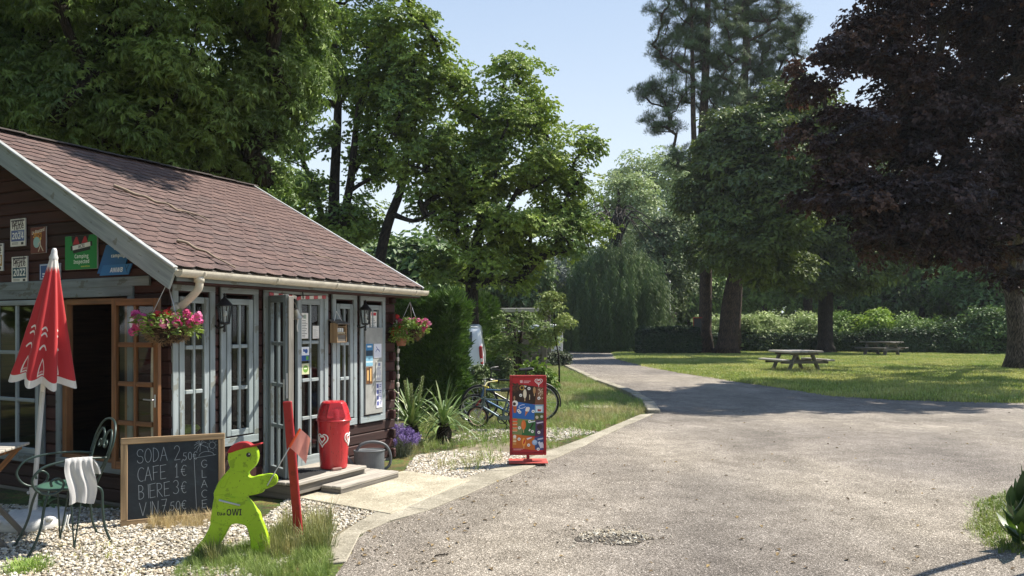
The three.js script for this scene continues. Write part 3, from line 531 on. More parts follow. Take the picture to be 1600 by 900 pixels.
// twigs that fell on the roof
{
  const onRoof = (x, s, lift = .046) => hw(x, RIDGE - s * Math.sin(slope) + lift * Math.cos(slope), -HW / 2 + s * Math.cos(slope) + lift * Math.sin(slope));
  const tw = (label, pts, r) => { const p = pts.map(([x, s]) => onRoof(x, s)); const o = p[0].clone(); const t = thing('twig', label, 'twig', o, 0); const q = spline(p.flatMap((v, i) => { const a = v.clone().sub(o); if (!i) return [a]; const m = a.clone().lerp(p[i - 1].clone().sub(o), .5); m.x += (RH() - .5) * .05; m.z += (RH() - .5) * .05; m.y += RH() * .02; return [m, a]; }), 40); part('stem', tube(q, q.map((_, i) => r * (1 - .65 * i / q.length) * (.85 + .3 * RH())), 6), std({ color: rgb(.26, .20, .145), roughness: .9 }), t); return [t, q, o]; };
  const [t1, q1, o1] = tw('longer forked twig lying across the middle of the shingle roof', [[.45, 1.35], [.58, 1.52], [.72, 1.66], [.86, 1.80], [1.0, 1.83], [1.12, 1.98]], .017);
  part('side_shoot', tube(spline([q1[30], onRoof(.97, 1.98).sub(o1), onRoof(1.0, 2.06).sub(o1)], 8), .006, 5), std({ color: rgb(.09, .07, .05), roughness: .9 }), t1);
  tw('short twig hanging over the roof edge above the gutter', [[.20, 2.72], [.30, 2.86], [.38, 3.02], [.45, 3.24]], .015);
  tw('thin dark twig on the far part of the shingle roof', [[2.0, 2.55], [2.15, 2.66], [2.30, 2.72], [2.5, 2.86]], .007);
}
// things seen inside the room
{
  const wall = (name, label, x, y, s, w, h, c) => { const t = solo(name, label, 'paper', chbox(w, h, .004, .001), std({ color: rgb(...c), roughness: .9 }), hw(x, y, -s), HT); return t; };
  wall('pinned_notice', 'pale notice pinned up inside the dark room, lower one of two', .95, 1.55, HW - .07, .3, .42, [.20, .19, .17]);
  wall('pinned_notice', 'pale notice pinned up inside the dark room, upper one of two', 1.1, 1.98, HW - .07, .3, .24, [.24, .23, .2]);
  const ch = thing('lounge_chair', 'yellow-green lounge chair inside the dark room', 'chair', hw(.85, .14, -1.15), HT + .5);
  const sg = new THREE.SphereGeometry(.32, 20, 12, 0, PI2, 0, PI / 2); sg.scale(1, 1.2, .35); sg.rotateX(-.2); part('backrest', sg.translate(0, .42, -.18), std({ color: rgb(.35, .5, .04), roughness: .6, side: THREE.DoubleSide }), ch); part('seat', chbox(.5, .07, .46, .03).translate(0, .42, .06), std({ color: rgb(.35, .5, .04), roughness: .6 }), ch);
  for (const [x, z] of [[-.2, -.15], [.2, -.15], [-.2, .25], [.2, .25]]) part('leg', cyl(.014, .016, .4, 8).translate(x, 0, z), M.black, ch);
  const tb = thing('counter', 'dark counter inside the room behind the open window', 'counter', hw(1.9, .14, -1.6), HT);
  part('counter_top', chbox(.5, .04, 1.7, .006).translate(0, .86, 0), M.greyDark, tb); part('counter_body', chbox(.44, .84, 1.6, .006).translate(.01, .42, 0), M.logB, tb);
}

// ---------------------------------------------------------------- trees and hedges
M.leaf = phy({ color: 0xffffff, roughness: .72, transmission: .36, thickness: 0, side: THREE.DoubleSide, ior: 1.45 });
M.leafDense = phy({ color: 0xffffff, roughness: .75, transmission: .35, thickness: 0, side: THREE.DoubleSide, ior: 1.4 });
M.needle = std({ color: 0xffffff, roughness: .8, side: THREE.DoubleSide });
M.bark = std({ color: rgb(.26, .21, .17), map: T.bark, bumpMap: T.barkBump, bumpScale: .03, roughness: .95 });
M.barkDark = std({ color: rgb(.12, .10, .085), map: T.bark, bumpMap: T.barkBump, bumpScale: .03, roughness: .95 });
M.barkRed = std({ color: rgb(.30, .22, .17), map: T.bark, bumpMap: T.barkBump, bumpScale: .04, roughness: .95 });
function sprayGeo({ n, len, wid, size, seed, lobed = 0, droop = .2, flat = .35 }) {     // a twig's worth of leaves around the origin, facing +y
  const R = rng(seed), pos = [];
  for (let i = 0; i < n; i++) {
    const a = i / n * PI2 * 2.4 + R() * .9, rr = size * Math.sqrt((i + .4) / n), b = V(Math.cos(a) * rr * .75, (R() - .5) * size * flat, Math.sin(a) * rr * .75);
    const dir = V(Math.cos(a + (R() - .5) * 1.4), -droop + (R() - .5) * .7, Math.sin(a + (R() - .5) * 1.4)).normalize(), up = V((R() - .5) * .9, 1, (R() - .5) * .9).normalize(), l = len * (.7 + R() * .6), w = wid * (.75 + R() * .5);
    leafTris(pos, b, dir, up, l, w);
    if (lobed) for (const s of [-1, 1]) { const d2 = dir.clone().applyAxisAngle(up, s * (.75 + R() * .25)); leafTris(pos, b.clone().add(dir.clone().multiplyScalar(l * .12)), d2, up, l * lobed, w * .7); }
  }
  return geoOf(pos);
}
const SP = {
  maple: sprayGeo({ n: 9, len: .15, wid: .12, size: .26, seed: 2, lobed: .62 }),
  oak: sprayGeo({ n: 9, len: .20, wid: .07, size: .27, seed: 3, lobed: .5, droop: .55 }),
  broad: sprayGeo({ n: 12, len: .30, wid: .20, size: .55, seed: 4 }),
  far: sprayGeo({ n: 12, len: .42, wid: .30, size: .85, seed: 5 }),
  small: sprayGeo({ n: 12, len: .075, wid: .04, size: .14, seed: 6 }),
  shrub: sprayGeo({ n: 12, len: .12, wid: .06, size: .2, seed: 7, droop: -.1 }),
};
SP.pine = (() => { const R = rng(12), pos = []; for (let i = 0; i < 34; i++) { const a = R() * PI2, e = -.25 + R() * 1.2, d = V(Math.cos(a) * Math.cos(e), Math.sin(e), Math.sin(a) * Math.cos(e)), s = V(-Math.sin(a), 0, Math.cos(a)).multiplyScalar(.017), b = V((R() - .5) * .5, (R() - .5) * .18, (R() - .5) * .5), t = b.clone().add(d.multiplyScalar(.22 + R() * .16)); for (const q of [b.clone().sub(s), b.clone().add(s), t]) pos.push(q.x, q.y, q.z); } return geoOf(pos); })();
SP.thuja = (() => { const R = rng(13), pos = []; for (let i = 0; i < 16; i++) { const a = -.9 + 1.8 * i / 15 + (R() - .5) * .3, l = .10 + R() * .08, d = V(Math.sin(a), Math.cos(a), (R() - .5) * .5).normalize(), b = V((R() - .5) * .08, R() * .05, (R() - .5) * .05); leafTris(pos, b, d, V(R() - .5, .2, 1).normalize(), l, .022, .2); } return geoOf(pos); })();
SP.willow = (() => { const R = rng(14), pos = []; for (let i = 0; i < 74; i++) { const t = i / 74, a = R() * PI2, b = V(Math.sin(t * 3) * .08 + (R() - .5) * .12, -t * 3.6, Math.cos(t * 2.3) * .08 + (R() - .5) * .12), d = V(Math.cos(a) * .5, -1, Math.sin(a) * .5).normalize(); leafTris(pos, b, d, V(Math.sin(a), .2, -Math.cos(a)), .22 + R() * .12, .045, .1); } return geoOf(pos); })();

function growTree(o) {
  const R = rng(o.seed), t = thing(o.name, o.label, o.category || 'tree', o.base, 0, o.group), B = o.base, loc = (p) => p.clone().sub(B);
  const nodes = [], trunks = [];
  for (const tr of o.trunks) {                                          // [[point, radius], ...]
    const n = 18, c = spline(tr.map((q) => loc(q[0])), n), rad = c.map((_, i) => { const f = i / n * (tr.length - 1), k = Math.min(tr.length - 2, Math.floor(f)); return lerp(tr[k][1], tr[k + 1][1], f - k); });
    const s0 = R() * 9; trunks.push(tube(c, rad, o.trunkSeg || 14, true, (a, l, r) => 1 + .10 * Math.sin(a * 3 + s0) * Math.exp(-l * 1.2) * 2 + .08 * (vnoise(a * 2 + s0, l * 1.6, 999, 5) - .5) + Math.exp(-l * 3.2) * .45));
    c.forEach((p, i) => { if (p.y > (o.limbFrom ?? 2)) nodes.push({ p, parent: -1, r: rad[i], trunk: true }); });
  }
  part('trunk', trunks, o.bark || M.bark, t);
  const clusters = [];
  for (const e of o.crown) { e.n = Math.max(1, Math.round(e.n * (o.thin ?? 1)));                                           // {c, r:[x,y,z], n}
    const c = loc(e.c); for (let i = 0; i < e.n; i++) {
      let q; do { q = V(R() * 2 - 1, R() * 2 - 1, R() * 2 - 1); } while (q.lengthSq() > 1 || q.lengthSq() < (e.hollow ?? .16));
      clusters.push({ p: V(c.x + q.x * e.r[0], c.y + q.y * e.r[1] * (o.tall ?? 1), c.z + q.z * e.r[2]), q, e, alt: o.colC && R() < .14 });
    }
  }
  // limbs: every clump is joined to the nearest piece of wood already grown
  const order = clusters.slice().sort((a, b) => a.p.lengthSq() - b.p.lengthSq()); const links = [];
  for (const c of order) {
    let best = null, bd = 1e9; for (const nd of nodes) { const dy = nd.p.y - c.p.y, d = nd.p.distanceTo(c.p) + Math.max(0, dy + .2) * (o.down || 1.3); if (d < bd) { bd = d; best = nd; } }
    if (!best) continue; const bi = nodes.indexOf(best), n = 3, d = c.p.clone().sub(best.p); let prev = bi; const chain = [best.p];
    for (let k = 1; k <= n; k++) { const f = k / n, p = best.p.clone().add(d.clone().multiplyScalar(f)); p.y += Math.sin(f * PI) * d.length() * (o.arch ?? .06); p.x += (R() - .5) * d.length() * .09; p.z += (R() - .5) * d.length() * .09; nodes.push({ p, parent: prev, n: 0 }); prev = nodes.length - 1; chain.push(p); }
    links.push({ first: bi, ids: [prev - 2, prev - 1, prev], end: prev });
  }
  for (const l of links) { let k = l.end; while (k >= 0 && !nodes[k].trunk) { nodes[k].n++; k = nodes[k].parent; } }
  const rr = (n) => Math.min(o.limbMax || .16, (o.limb || .016) * Math.pow(n, .52)); const limbs = [];
  for (const l of links) { const pts = [nodes[l.first].p, ...l.ids.map((k) => nodes[k].p)], ra = l.ids.map((k) => rr(nodes[k].n)); limbs.push(tube(pts, [nodes[l.first].trunk ? ra[0] * 1.25 : Math.max(ra[0], rr(nodes[l.first].n || 1) * .8), ...ra], 5, false)); }
  if (limbs.length) part('limbs', mg(limbs), o.bark || M.bark, t);
  const L = [], up = V(0, 1, 0), ctr = V(); clusters.forEach((c) => ctr.add(c.p)); ctr.multiplyScalar(1 / Math.max(1, clusters.length));
  for (const c of clusters) {
    const cr = o.clump * (.65 + R() * .7), tint = R(), out = c.q.clone().normalize(), K = Math.round(o.sprays * (.7 + R() * .6));
    for (let i = 0; i < K; i++) {
      const a = R() * PI2, z = R() * 2 - 1, r = Math.cbrt(.12 + .88 * R()) * cr, s = Math.sqrt(1 - z * z), p = c.p.clone().add(V(Math.cos(a) * s * r, z * r * (o.flat ?? .62), Math.sin(a) * s * r));
      const nrm = V((R() - .5) * 1.1, .75 + R() * .4, (R() - .5) * 1.1).add(out.clone().multiplyScalar(.55)).add(p.clone().sub(c.p).multiplyScalar(.35 / cr)).normalize();
      const q = new THREE.Quaternion().setFromUnitVectors(up, nrm).multiply(new THREE.Quaternion().setFromAxisAngle(up, R() * PI2)), sc = (o.size || 1) * (.7 + R() * .6), k = .75 + R() * .5, m = clamp(tint * .6 + R() * .5, 0, 1), A = c.alt ? o.colC : o.colA, Bc = c.alt ? o.colC : o.colB;
      L.push({ m: tmpM().compose(p, q, V(sc, sc, sc)), c: rgb(lerp(A[0], Bc[0], m) * k, lerp(A[1], Bc[1], m) * k, lerp(A[2], Bc[2], m) * k) });
    }
  }
  instanced('crown', o.spray, o.mat || M.leaf, L, t); t.userData.leaves = undefined; return t;
}
const E = (u, v, d, rx, ry, rz, n, x = {}) => ({ c: at(u, v, d), r: [rx, ry, rz], n, ...x });
const ground = (u, d) => V((u - CX) / F * d, 0, -d);
const OAK_A = [.11, .195, .052], OAK_B = [.28, .39, .085], LIME_A = [.30, .43, .07], LIME_B = [.38, .50, .08];

// large oaks behind the hut
growTree({ name: 'oak_tree', label: 'huge dark oak at the left edge, thick upright trunk above the roof', seed: 101, base: ground(50, 14.5), bark: M.barkDark, limbMax: .2,
  trunks: [[[ground(50, 14.5), .46], [at(58, 260, 14.5), .40], [at(66, 120, 14.4), .34], [at(62, -60, 14.2), .27], [at(90, -260, 14), .15]]],
  crown: [E(-120, 60, 14, 2.6, 2.8, 2.2, 60), E(40, 40, 13.3, 2.0, 2.2, 1.5, 52), E(20, 190, 13.6, 2.2, 1.0, 1.6, 34), E(60, -220, 13.6, 3.6, 2.4, 3, 80), E(-60, -150, 14, 2.5, 2.4, 2.4, 40)], spray: SP.oak, sprays: 30, clump: .62, size: .64, thin: .68, colA: OAK_A, colB: OAK_B });
growTree({ name: 'oak_tree', label: 'tall oak with a slanting trunk behind the ridge, drooping over the shingles', seed: 102, base: ground(120, 13.2), bark: M.barkDark, limbMax: .2,
  trunks: [[[ground(120, 13.2), .40], [at(138, 250, 13.2), .34], [at(160, 150, 13.1), .29], [at(196, 20, 12.9), .24], [at(230, -150, 12.6), .14]]],
  crown: [E(200, 40, 13, 2.2, 2.2, 1.8, 58), E(300, 90, 13.3, 1.7, 1.7, 1.5, 46), E(130, 170, 13.0, 1.5, 1.0, 1.2, 26), E(230, 205, 13.2, 1.5, .75, 1.2, 24), E(330, 200, 13.4, 1.2, .8, 1.0, 20), E(385, 60, 13.6, 1.1, 1.8, 1.1, 34), E(440, 90, 14, .62, 1.2, .8, 18), E(455, 30, 14, .5, .7, .7, 9), E(420, 175, 14, .6, .5, .6, 9), E(390, 250, 14.4, .6, .45, .6, 7), E(300, -160, 12.2, 3.6, 2.2, 3, 84), E(420, -230, 11.4, 1.5, 1.1, 1.5, 18), E(545, -165, 10.4, .75, .22, .4, 7), E(490, -150, 10.2, .6, .2, .4, 5), E(600, -172, 10.6, .6, .2, .4, 5), E(250, -300, 11, 1.6, 1, 1.6, 16)], spray: SP.oak, sprays: 30, clump: .56, size: .64, thin: .68, colA: OAK_A, colB: OAK_B });
// maples beyond the hut
const MAP_A = [.115, .21, .04], MAP_B = [.33, .44, .066], MAP_C = [.40, .50, .075];
growTree({ name: 'maple_tree', label: 'tall maple with several upright stems rising over the far end of the hut', seed: 103, base: ground(505, 23), bark: M.barkDark, limb: .02,
  trunks: [[[ground(505, 23), .24], [at(520, 420, 23), .2], [at(522, 300, 23), .16], [at(528, 150, 23), .11], [at(520, 30, 23), .06]], [[at(521, 400, 23), .14], [at(545, 300, 22.6), .12], [at(560, 170, 22.4), .08], [at(580, 60, 22.4), .04]], [[at(517, 420, 23), .12], [at(498, 320, 23.4), .10], [at(470, 240, 23.4), .07], [at(455, 160, 23.4), .04]]],
  crown: [E(530, 20, 23, 2.2, 1.5, 1.8, 46), E(480, 70, 23, 1.4, 1.4, 1.4, 30), E(570, 110, 22.6, 1.3, 1.2, 1.3, 28), E(500, 130, 23.4, 1.2, .8, 1.2, 14), E(445, 205, 23.4, .7, .6, .7, 7), E(480, 380, 23, 1.3, 1.1, 1.2, 26), E(555, 370, 22.6, 1.2, .9, 1.2, 24), E(440, 310, 24, .8, .8, .8, 12), E(520, -110, 23, 2, 1.4, 2, 30), E(545, 225, 22.8, 1.3, .7, 1.2, 14), E(470, 265, 23.2, .8, .7, .9, 10), E(585, 265, 22.6, .8, .6, .8, 9), E(530, 320, 23, 1.2, .6, 1, 12), E(600, 190, 22.4, .8, .7, .8, 10)], spray: SP.maple, sprays: 19, clump: .55, size: .78, thin: .62, colA: MAP_A, colB: MAP_B });
growTree({ name: 'maple_tree', label: 'slender maple leaning right between the hut gable end and the broad maple', seed: 104, base: ground(583, 22), bark: M.barkDark,
  trunks: [[[ground(583, 22), .2], [at(592, 420, 22), .16], [at(606, 350, 22), .14], [at(628, 290, 22), .12], [at(640, 190, 21.8), .09], [at(650, 90, 21.8), .04]], [[at(612, 335, 22), .07], [at(650, 345, 21.6), .05], [at(680, 330, 21.4), .03]]],
  crown: [E(630, 60, 21.8, 1.1, 1.0, 1.1, 26), E(670, 110, 21.8, 1.0, .9, 1, 20), E(620, 150, 22, 1.1, .9, 1, 20), E(660, 190, 21.6, .9, .8, .9, 18), E(650, 255, 21.5, .8, .5, .8, 11), E(690, 235, 21.8, .9, .9, .9, 16), E(670, 300, 21.8, .6, .4, .6, 7), E(620, -60, 22, 1.2, .8, 1.2, 16)], spray: SP.maple, sprays: 19, clump: .52, size: .76, thin: .68, colA: MAP_A, colB: MAP_C });
growTree({ name: 'maple_tree', label: 'broad rounded maple beside the road, the most complete crown in view', seed: 105, base: ground(742, 23), bark: M.barkDark, limb: .02,
  trunks: [[[ground(742, 23), .22], [at(738, 430, 23), .18], [at(755, 330, 23), .14], [at(772, 220, 23), .09], [at(790, 120, 23), .04]], [[at(738, 440, 23), .10], [at(780, 350, 22.6), .08], [at(830, 260, 22.4), .05]]],
  crown: [E(775, 165, 23, 1.7, 1.3, 1.7, 40), E(805, 110, 23, .8, .5, .8, 11), E(735, 250, 23, 1.5, 1.5, 1.5, 38), E(830, 230, 22.6, 1.6, 1.3, 1.6, 40), E(790, 310, 22.2, 1.9, 1.3, 1.6, 48), E(720, 350, 22.8, 1.2, 1.0, 1.2, 24), E(875, 290, 22.8, 1.0, .9, 1.1, 18), E(910, 345, 22.8, .75, .6, .8, 12), E(855, 360, 22.4, 1.1, .7, 1.1, 20), E(770, 410, 22.6, 1.5, .75, 1.3, 26), E(700, 420, 23, .8, .7, .8, 12), E(910, 230, 23, .45, .5, .5, 6)], spray: SP.maple, sprays: 19, clump: .52, size: .76, thin: .685, colA: MAP_A, colB: MAP_C });
// pines on the far lawn
const PINE_A = [.065, .11, .035], PINE_B = [.125, .18, .05];
const pineBase = { spray: SP.pine, mat: M.needle, sprays: 8, clump: .55, flat: .38, size: .72, thin: 5.6, tall: 1.4, colA: PINE_A, colB: PINE_B, bark: M.barkRed, limb: .014, limbMax: .10, arch: .02, down: 3 };
growTree({ ...pineBase, name: 'pine_tree', label: 'tall airy pine left of the pair, with open layered branches against the sky', seed: 106, base: ground(1100, 51), limbFrom: 9,
  trunks: [[[ground(1100, 51), .44], [at(1103, 420, 51), .40], [at(1096, 280, 51), .33], [at(1103, 100, 51), .25], [at(1106, -40, 51), .16], [at(1100, -150, 51), .05]], [[at(1100, 330, 51), .2], [at(1086, 240, 50.6), .19], [at(1082, 100, 50.4), .14], [at(1080, -20, 50.4), .07]]],
  crown: [E(1060, 140, 51, 2.6, .7, 2.6, 12), E(1035, 190, 51, 1.6, .5, 1.6, 7), E(1070, 80, 51, 2.4, .9, 2.2, 15), E(1060, 20, 51, 2.2, 1, 2.2, 15), E(1090, -60, 51, 3, 1.6, 3, 24), E(1120, 60, 51, 2.2, 1.6, 2, 17), E(1130, 150, 51, 2, 1, 2, 11), E(1075, 245, 51, 2, .6, 2, 8), E(1120, 215, 51, 1.8, .8, 1.8, 8), E(1010, 140, 51, .9, .4, .9, 3)] });
growTree({ ...pineBase, name: 'pine_tree', label: 'tall pine right of the pair, its denser top behind the purple maple', seed: 107, base: ground(1146, 55), limbFrom: 9,
  trunks: [[[ground(1146, 55), .42], [at(1155, 380, 55), .36], [at(1162, 180, 55), .28], [at(1166, 20, 55), .2], [at(1166, -120, 55), .06]]],
  crown: [E(1190, 50, 55, 3, 1.8, 3, 28), E(1160, -10, 55, 3, 1.5, 3, 24), E(1215, 100, 55, 2, 1.4, 2, 14), E(1160, 130, 55, 2.5, 1.2, 2.5, 15), E(1200, -70, 55, 3, 1.5, 3, 18), E(1240, 40, 55, 1, .7, 1, 4)] });
// dark dense trees on the lawn
const DK_A = [.075, .115, .027], DK_B = [.18, .235, .045];
const dense = { spray: SP.broad, mat: M.leafDense, sprays: 20, clump: .85, size: .9, colA: DK_A, colB: DK_B, bark: M.barkRed, limb: .03 };
growTree({ ...dense, name: 'chestnut_tree', label: 'dense dark green tree with a thick leaning trunk behind the picnic lawn', seed: 108, base: ground(1135, 50),
  trunks: [[[ground(1135, 50), .62], [at(1142, 470, 50), .56], [at(1160, 390, 50), .46], [at(1180, 290, 50), .25]]],
  crown: [E(1150, 225, 42, 2.2, 1.9, 2.2, 36), E(1130, 310, 42, 2.1, 2.2, 2.1, 36), E(1195, 270, 41, 2.7, 2.9, 2.6, 60), E(1180, 370, 41, 2.7, 1.9, 2.4, 44), E(1120, 390, 49, 1.8, 1.6, 1.8, 18), E(1240, 180, 42, 2.2, 1.9, 2.2, 32), E(1225, 320, 40, 1.9, 2.0, 2.0, 30), E(1240, 255, 39.4, .9, 1.2, .9, 11), E(1215, 420, 43, 1.7, .8, 1.5, 14)] });
growTree({ ...dense, name: 'lime_tree', label: 'dark tree with a straight black trunk behind the sunlit picnic table', seed: 109, base: ground(1289, 52), bark: M.barkDark,
  trunks: [[[ground(1289, 52), .5], [at(1290, 470, 52), .46], [at(1296, 380, 52), .36], [at(1300, 260, 52), .15]]],
  crown: [E(1290, 350, 51, 3.6, 2.6, 2.4, 52), E(1330, 420, 51, 3.2, 1.6, 2.4, 40), E(1270, 430, 51, 2.4, 1.2, 2, 22), E(1380, 380, 51, 3, 2, 2.4, 36), E(1320, 260, 52, 3.4, 2.6, 2.6, 44)] });
// purple-leaved maple on the right
const PUR_A = [.046, .025, .022], PUR_B = [.12, .058, .038], RUST = [.17, .085, .045];
M.leafPurple = phy({ color: 0xffffff, roughness: .6, transmission: .5, thickness: 0, side: THREE.DoubleSide, ior: 1.4 });
{
  const P = (u, v, d, rx, ry, rz, n, x = {}) => E(u, v, d, rx * d / 30, ry * d / 30, rz * d / 26, n, x);
  growTree({ name: 'maple_tree', label: 'great purple-leaved maple on the right with a lichen-spotted trunk', seed: 110, base: ground(1594, 31), bark: std({ color: rgb(.33, .29, .25), map: T.bark, bumpMap: T.barkBump, bumpScale: .03, roughness: .95 }), limb: .024, limbMax: .2, trunkSeg: 18,
  trunks: [[[ground(1594, 31), .42], [at(1588, 500, 31), .33], [at(1580, 440, 31), .32], [at(1545, 340, 29.5), .2], [at(1500, 200, 28), .12], [at(1480, 80, 27), .06]], [[at(1582, 450, 31), .24], [at(1610, 330, 31), .17], [at(1620, 150, 31), .1]], [[at(1572, 430, 31), .16], [at(1510, 380, 28), .12], [at(1420, 320, 24), .07]], [[at(1575, 430, 31), .18], [at(1600, 330, 27), .14], [at(1580, 200, 23), .08]]],
  crown: [P(1500, 90, 25, 3.4, 2.8, 3, 120), P(1590, 50, 24, 3, 3, 3, 90), P(1560, -60, 23, 4, 2.2, 3, 70), P(1470, -95, 21.5, 3, 1.8, 2.6, 100), P(1560, -130, 21, 3, 2, 2.6, 90), P(1690, -20, 21, 3.2, 3, 3, 130), P(1720, 230, 22, 3, 2.4, 3, 50), P(1400, -20, 22, 1.6, 1, 1.6, 20), P(1430, 180, 23, 2.6, 2.1, 2.4, 90), P(1530, 230, 22.5, 3.2, 2.4, 2.4, 110), P(1375, 90, 22.5, 1.5, 1.3, 1.5, 34), P(1315, 75, 22.3, .9, .6, .9, 13), P(1345, 35, 22.5, .6, .45, .7, 7), P(1395, 30, 22.8, .6, .5, .7, 9), P(1340, 215, 21.8, 1.6, 1.4, 1.5, 36), P(1270, 135, 22, .75, .4, .8, 8), P(1250, 105, 22, .3, .2, .4, 2), P(1350, 310, 21.5, 1.8, 1.1, 1.5, 34), P(1285, 300, 21.5, .85, .8, .9, 12), P(1255, 210, 22, .4, .4, .5, 4), P(1450, 320, 21.5, 2.5, 1.3, 2, 56), P(1560, 350, 22, 2.4, 1.4, 2, 52), P(1385, 375, 21.5, 1.3, .7, 1.3, 14), P(1490, 395, 22, 1.5, .6, 1.3, 15), P(1660, 200, 26, 3, 4, 3, 70), P(1600, 430, 25, 1.3, .6, 1, 10), P(1640, 300, 33, 3, 3, 3, 40), P(1540, 150, 33, 3.4, 3, 3, 50)], spray: SP.maple, sprays: 14, clump: .42, size: 1.0, colA: PUR_A, colB: PUR_B, colC: RUST, mat: M.leafPurple, thin: .6 });
}
// weeping willow
{
  const R = rng(120), d = 58, b = ground(965, d), t = thing('willow_tree', 'weeping willow whose curtain of strands hangs to the ground at the bend of the road', 'tree', b);
  const P = (u, v, dd = d) => at(u, v, dd).sub(b);
  part('trunk', [tube(spline([V(0, -.1, 0), P(962, 470), P(968, 400), P(950, 340)], 12), [...Array(13)].map((_, i) => .5 - .025 * i), 10)], M.barkDark, t);
  const limbs = []; const L = [];
  for (let k = 0; k < 26; k++) { const a = R() * PI2, q = P(lerp(900, 1025, R()), lerp(330, 390, R())); q.z += Math.sin(a) * 3; limbs.push(tube(spline([P(960, 400), P(960, 350).lerp(q, .4).add(V(0, 1, 0)), q], 8), [...Array(9)].map((_, i) => .11 - .011 * i), 5, false)); }
  part('limbs', mg(limbs), M.barkDark, t);
  for (let k = 0; k < 190; k++) {                                       // every bough end carries its own veil of strands
    const a = R() * PI2, f = Math.pow(R(), .45), u = 960 + Math.cos(a) * f * 80, dome = lerp(362, 440, f * f), top = dome + R() * R() * 130, tint = R(), cr = .35 + R() * .5, c = P(u, top); c.z += Math.sin(a) * f * 4.4;
    const n = 5 + R() * 7; for (let q = 0; q < n; q++) {
      const p = c.clone().add(V((R() - .5) * 2 * cr, (R() - .5) * .7, (R() - .5) * 2 * cr)), room = p.y + b.y - .15, len = Math.max(.7, Math.min(room, 1.6 + R() * 3.8 + (f > .6 ? R() * 4.5 : 0))), m = clamp(tint * .6 + R() * .5, 0, 1), kk = .8 + R() * .4, A = [.085, .15, .045], Bq = [.17, .25, .07];
      L.push({ m: tmpM().compose(p, new THREE.Quaternion().setFromEuler(new THREE.Euler((R() - .5) * .16, R() * 6, (R() - .5) * .16)), V(1.6, len / 3.6, 1.6)), c: rgb(lerp(A[0], Bq[0], m) * kk, lerp(A[1], Bq[1], m) * kk, lerp(A[2], Bq[2], m) * kk) }); } }
  instanced('crown', SP.willow, M.leafDense, L, t);
}
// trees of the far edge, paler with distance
const FAR = { spray: SP.far, mat: M.leafDense, sprays: 14, clump: 1.35, size: .95, limb: .03, bark: M.bark, trunkSeg: 8 };
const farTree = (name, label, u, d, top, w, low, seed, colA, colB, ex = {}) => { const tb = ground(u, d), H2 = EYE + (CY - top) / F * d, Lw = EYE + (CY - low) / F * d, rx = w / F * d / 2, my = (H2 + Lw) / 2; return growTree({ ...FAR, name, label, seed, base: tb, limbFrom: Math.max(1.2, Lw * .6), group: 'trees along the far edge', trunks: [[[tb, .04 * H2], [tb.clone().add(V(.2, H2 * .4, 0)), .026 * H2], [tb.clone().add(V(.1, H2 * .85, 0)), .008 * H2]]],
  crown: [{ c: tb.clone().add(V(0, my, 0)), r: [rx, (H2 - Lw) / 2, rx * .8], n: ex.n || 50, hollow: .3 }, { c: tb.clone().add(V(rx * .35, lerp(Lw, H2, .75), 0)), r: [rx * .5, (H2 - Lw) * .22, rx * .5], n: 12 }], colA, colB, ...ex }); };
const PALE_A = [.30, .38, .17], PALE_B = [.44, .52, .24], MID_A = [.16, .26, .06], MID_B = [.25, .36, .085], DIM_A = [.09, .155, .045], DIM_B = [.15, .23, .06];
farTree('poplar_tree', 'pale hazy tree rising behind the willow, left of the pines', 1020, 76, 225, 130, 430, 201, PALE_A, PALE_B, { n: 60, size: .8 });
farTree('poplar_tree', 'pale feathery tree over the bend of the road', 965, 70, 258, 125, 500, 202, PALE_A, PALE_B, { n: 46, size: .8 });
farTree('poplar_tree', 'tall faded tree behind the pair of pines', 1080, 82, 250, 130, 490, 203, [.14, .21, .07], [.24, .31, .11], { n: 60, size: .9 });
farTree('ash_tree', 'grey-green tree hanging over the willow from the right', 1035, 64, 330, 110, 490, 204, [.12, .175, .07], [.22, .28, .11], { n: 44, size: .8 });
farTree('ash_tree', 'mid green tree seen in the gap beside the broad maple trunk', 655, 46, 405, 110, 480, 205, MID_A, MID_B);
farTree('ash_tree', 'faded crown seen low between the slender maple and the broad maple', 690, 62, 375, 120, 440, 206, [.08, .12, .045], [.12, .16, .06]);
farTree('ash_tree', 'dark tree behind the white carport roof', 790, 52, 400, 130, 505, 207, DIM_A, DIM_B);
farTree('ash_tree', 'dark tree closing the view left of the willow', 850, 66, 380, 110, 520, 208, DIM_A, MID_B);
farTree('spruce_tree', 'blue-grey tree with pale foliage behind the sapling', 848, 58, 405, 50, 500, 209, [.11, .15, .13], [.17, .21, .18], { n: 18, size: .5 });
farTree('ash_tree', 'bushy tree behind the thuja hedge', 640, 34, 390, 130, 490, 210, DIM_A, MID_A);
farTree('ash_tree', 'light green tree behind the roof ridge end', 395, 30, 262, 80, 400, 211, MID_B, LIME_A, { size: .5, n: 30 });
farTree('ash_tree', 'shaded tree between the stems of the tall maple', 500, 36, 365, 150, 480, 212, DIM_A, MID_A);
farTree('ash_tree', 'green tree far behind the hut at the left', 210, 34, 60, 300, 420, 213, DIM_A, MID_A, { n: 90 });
farTree('ash_tree', 'shaded tree far behind the oaks at the left edge', 0, 36, -20, 300, 430, 214, DIM_A, MID_A, { n: 90 });
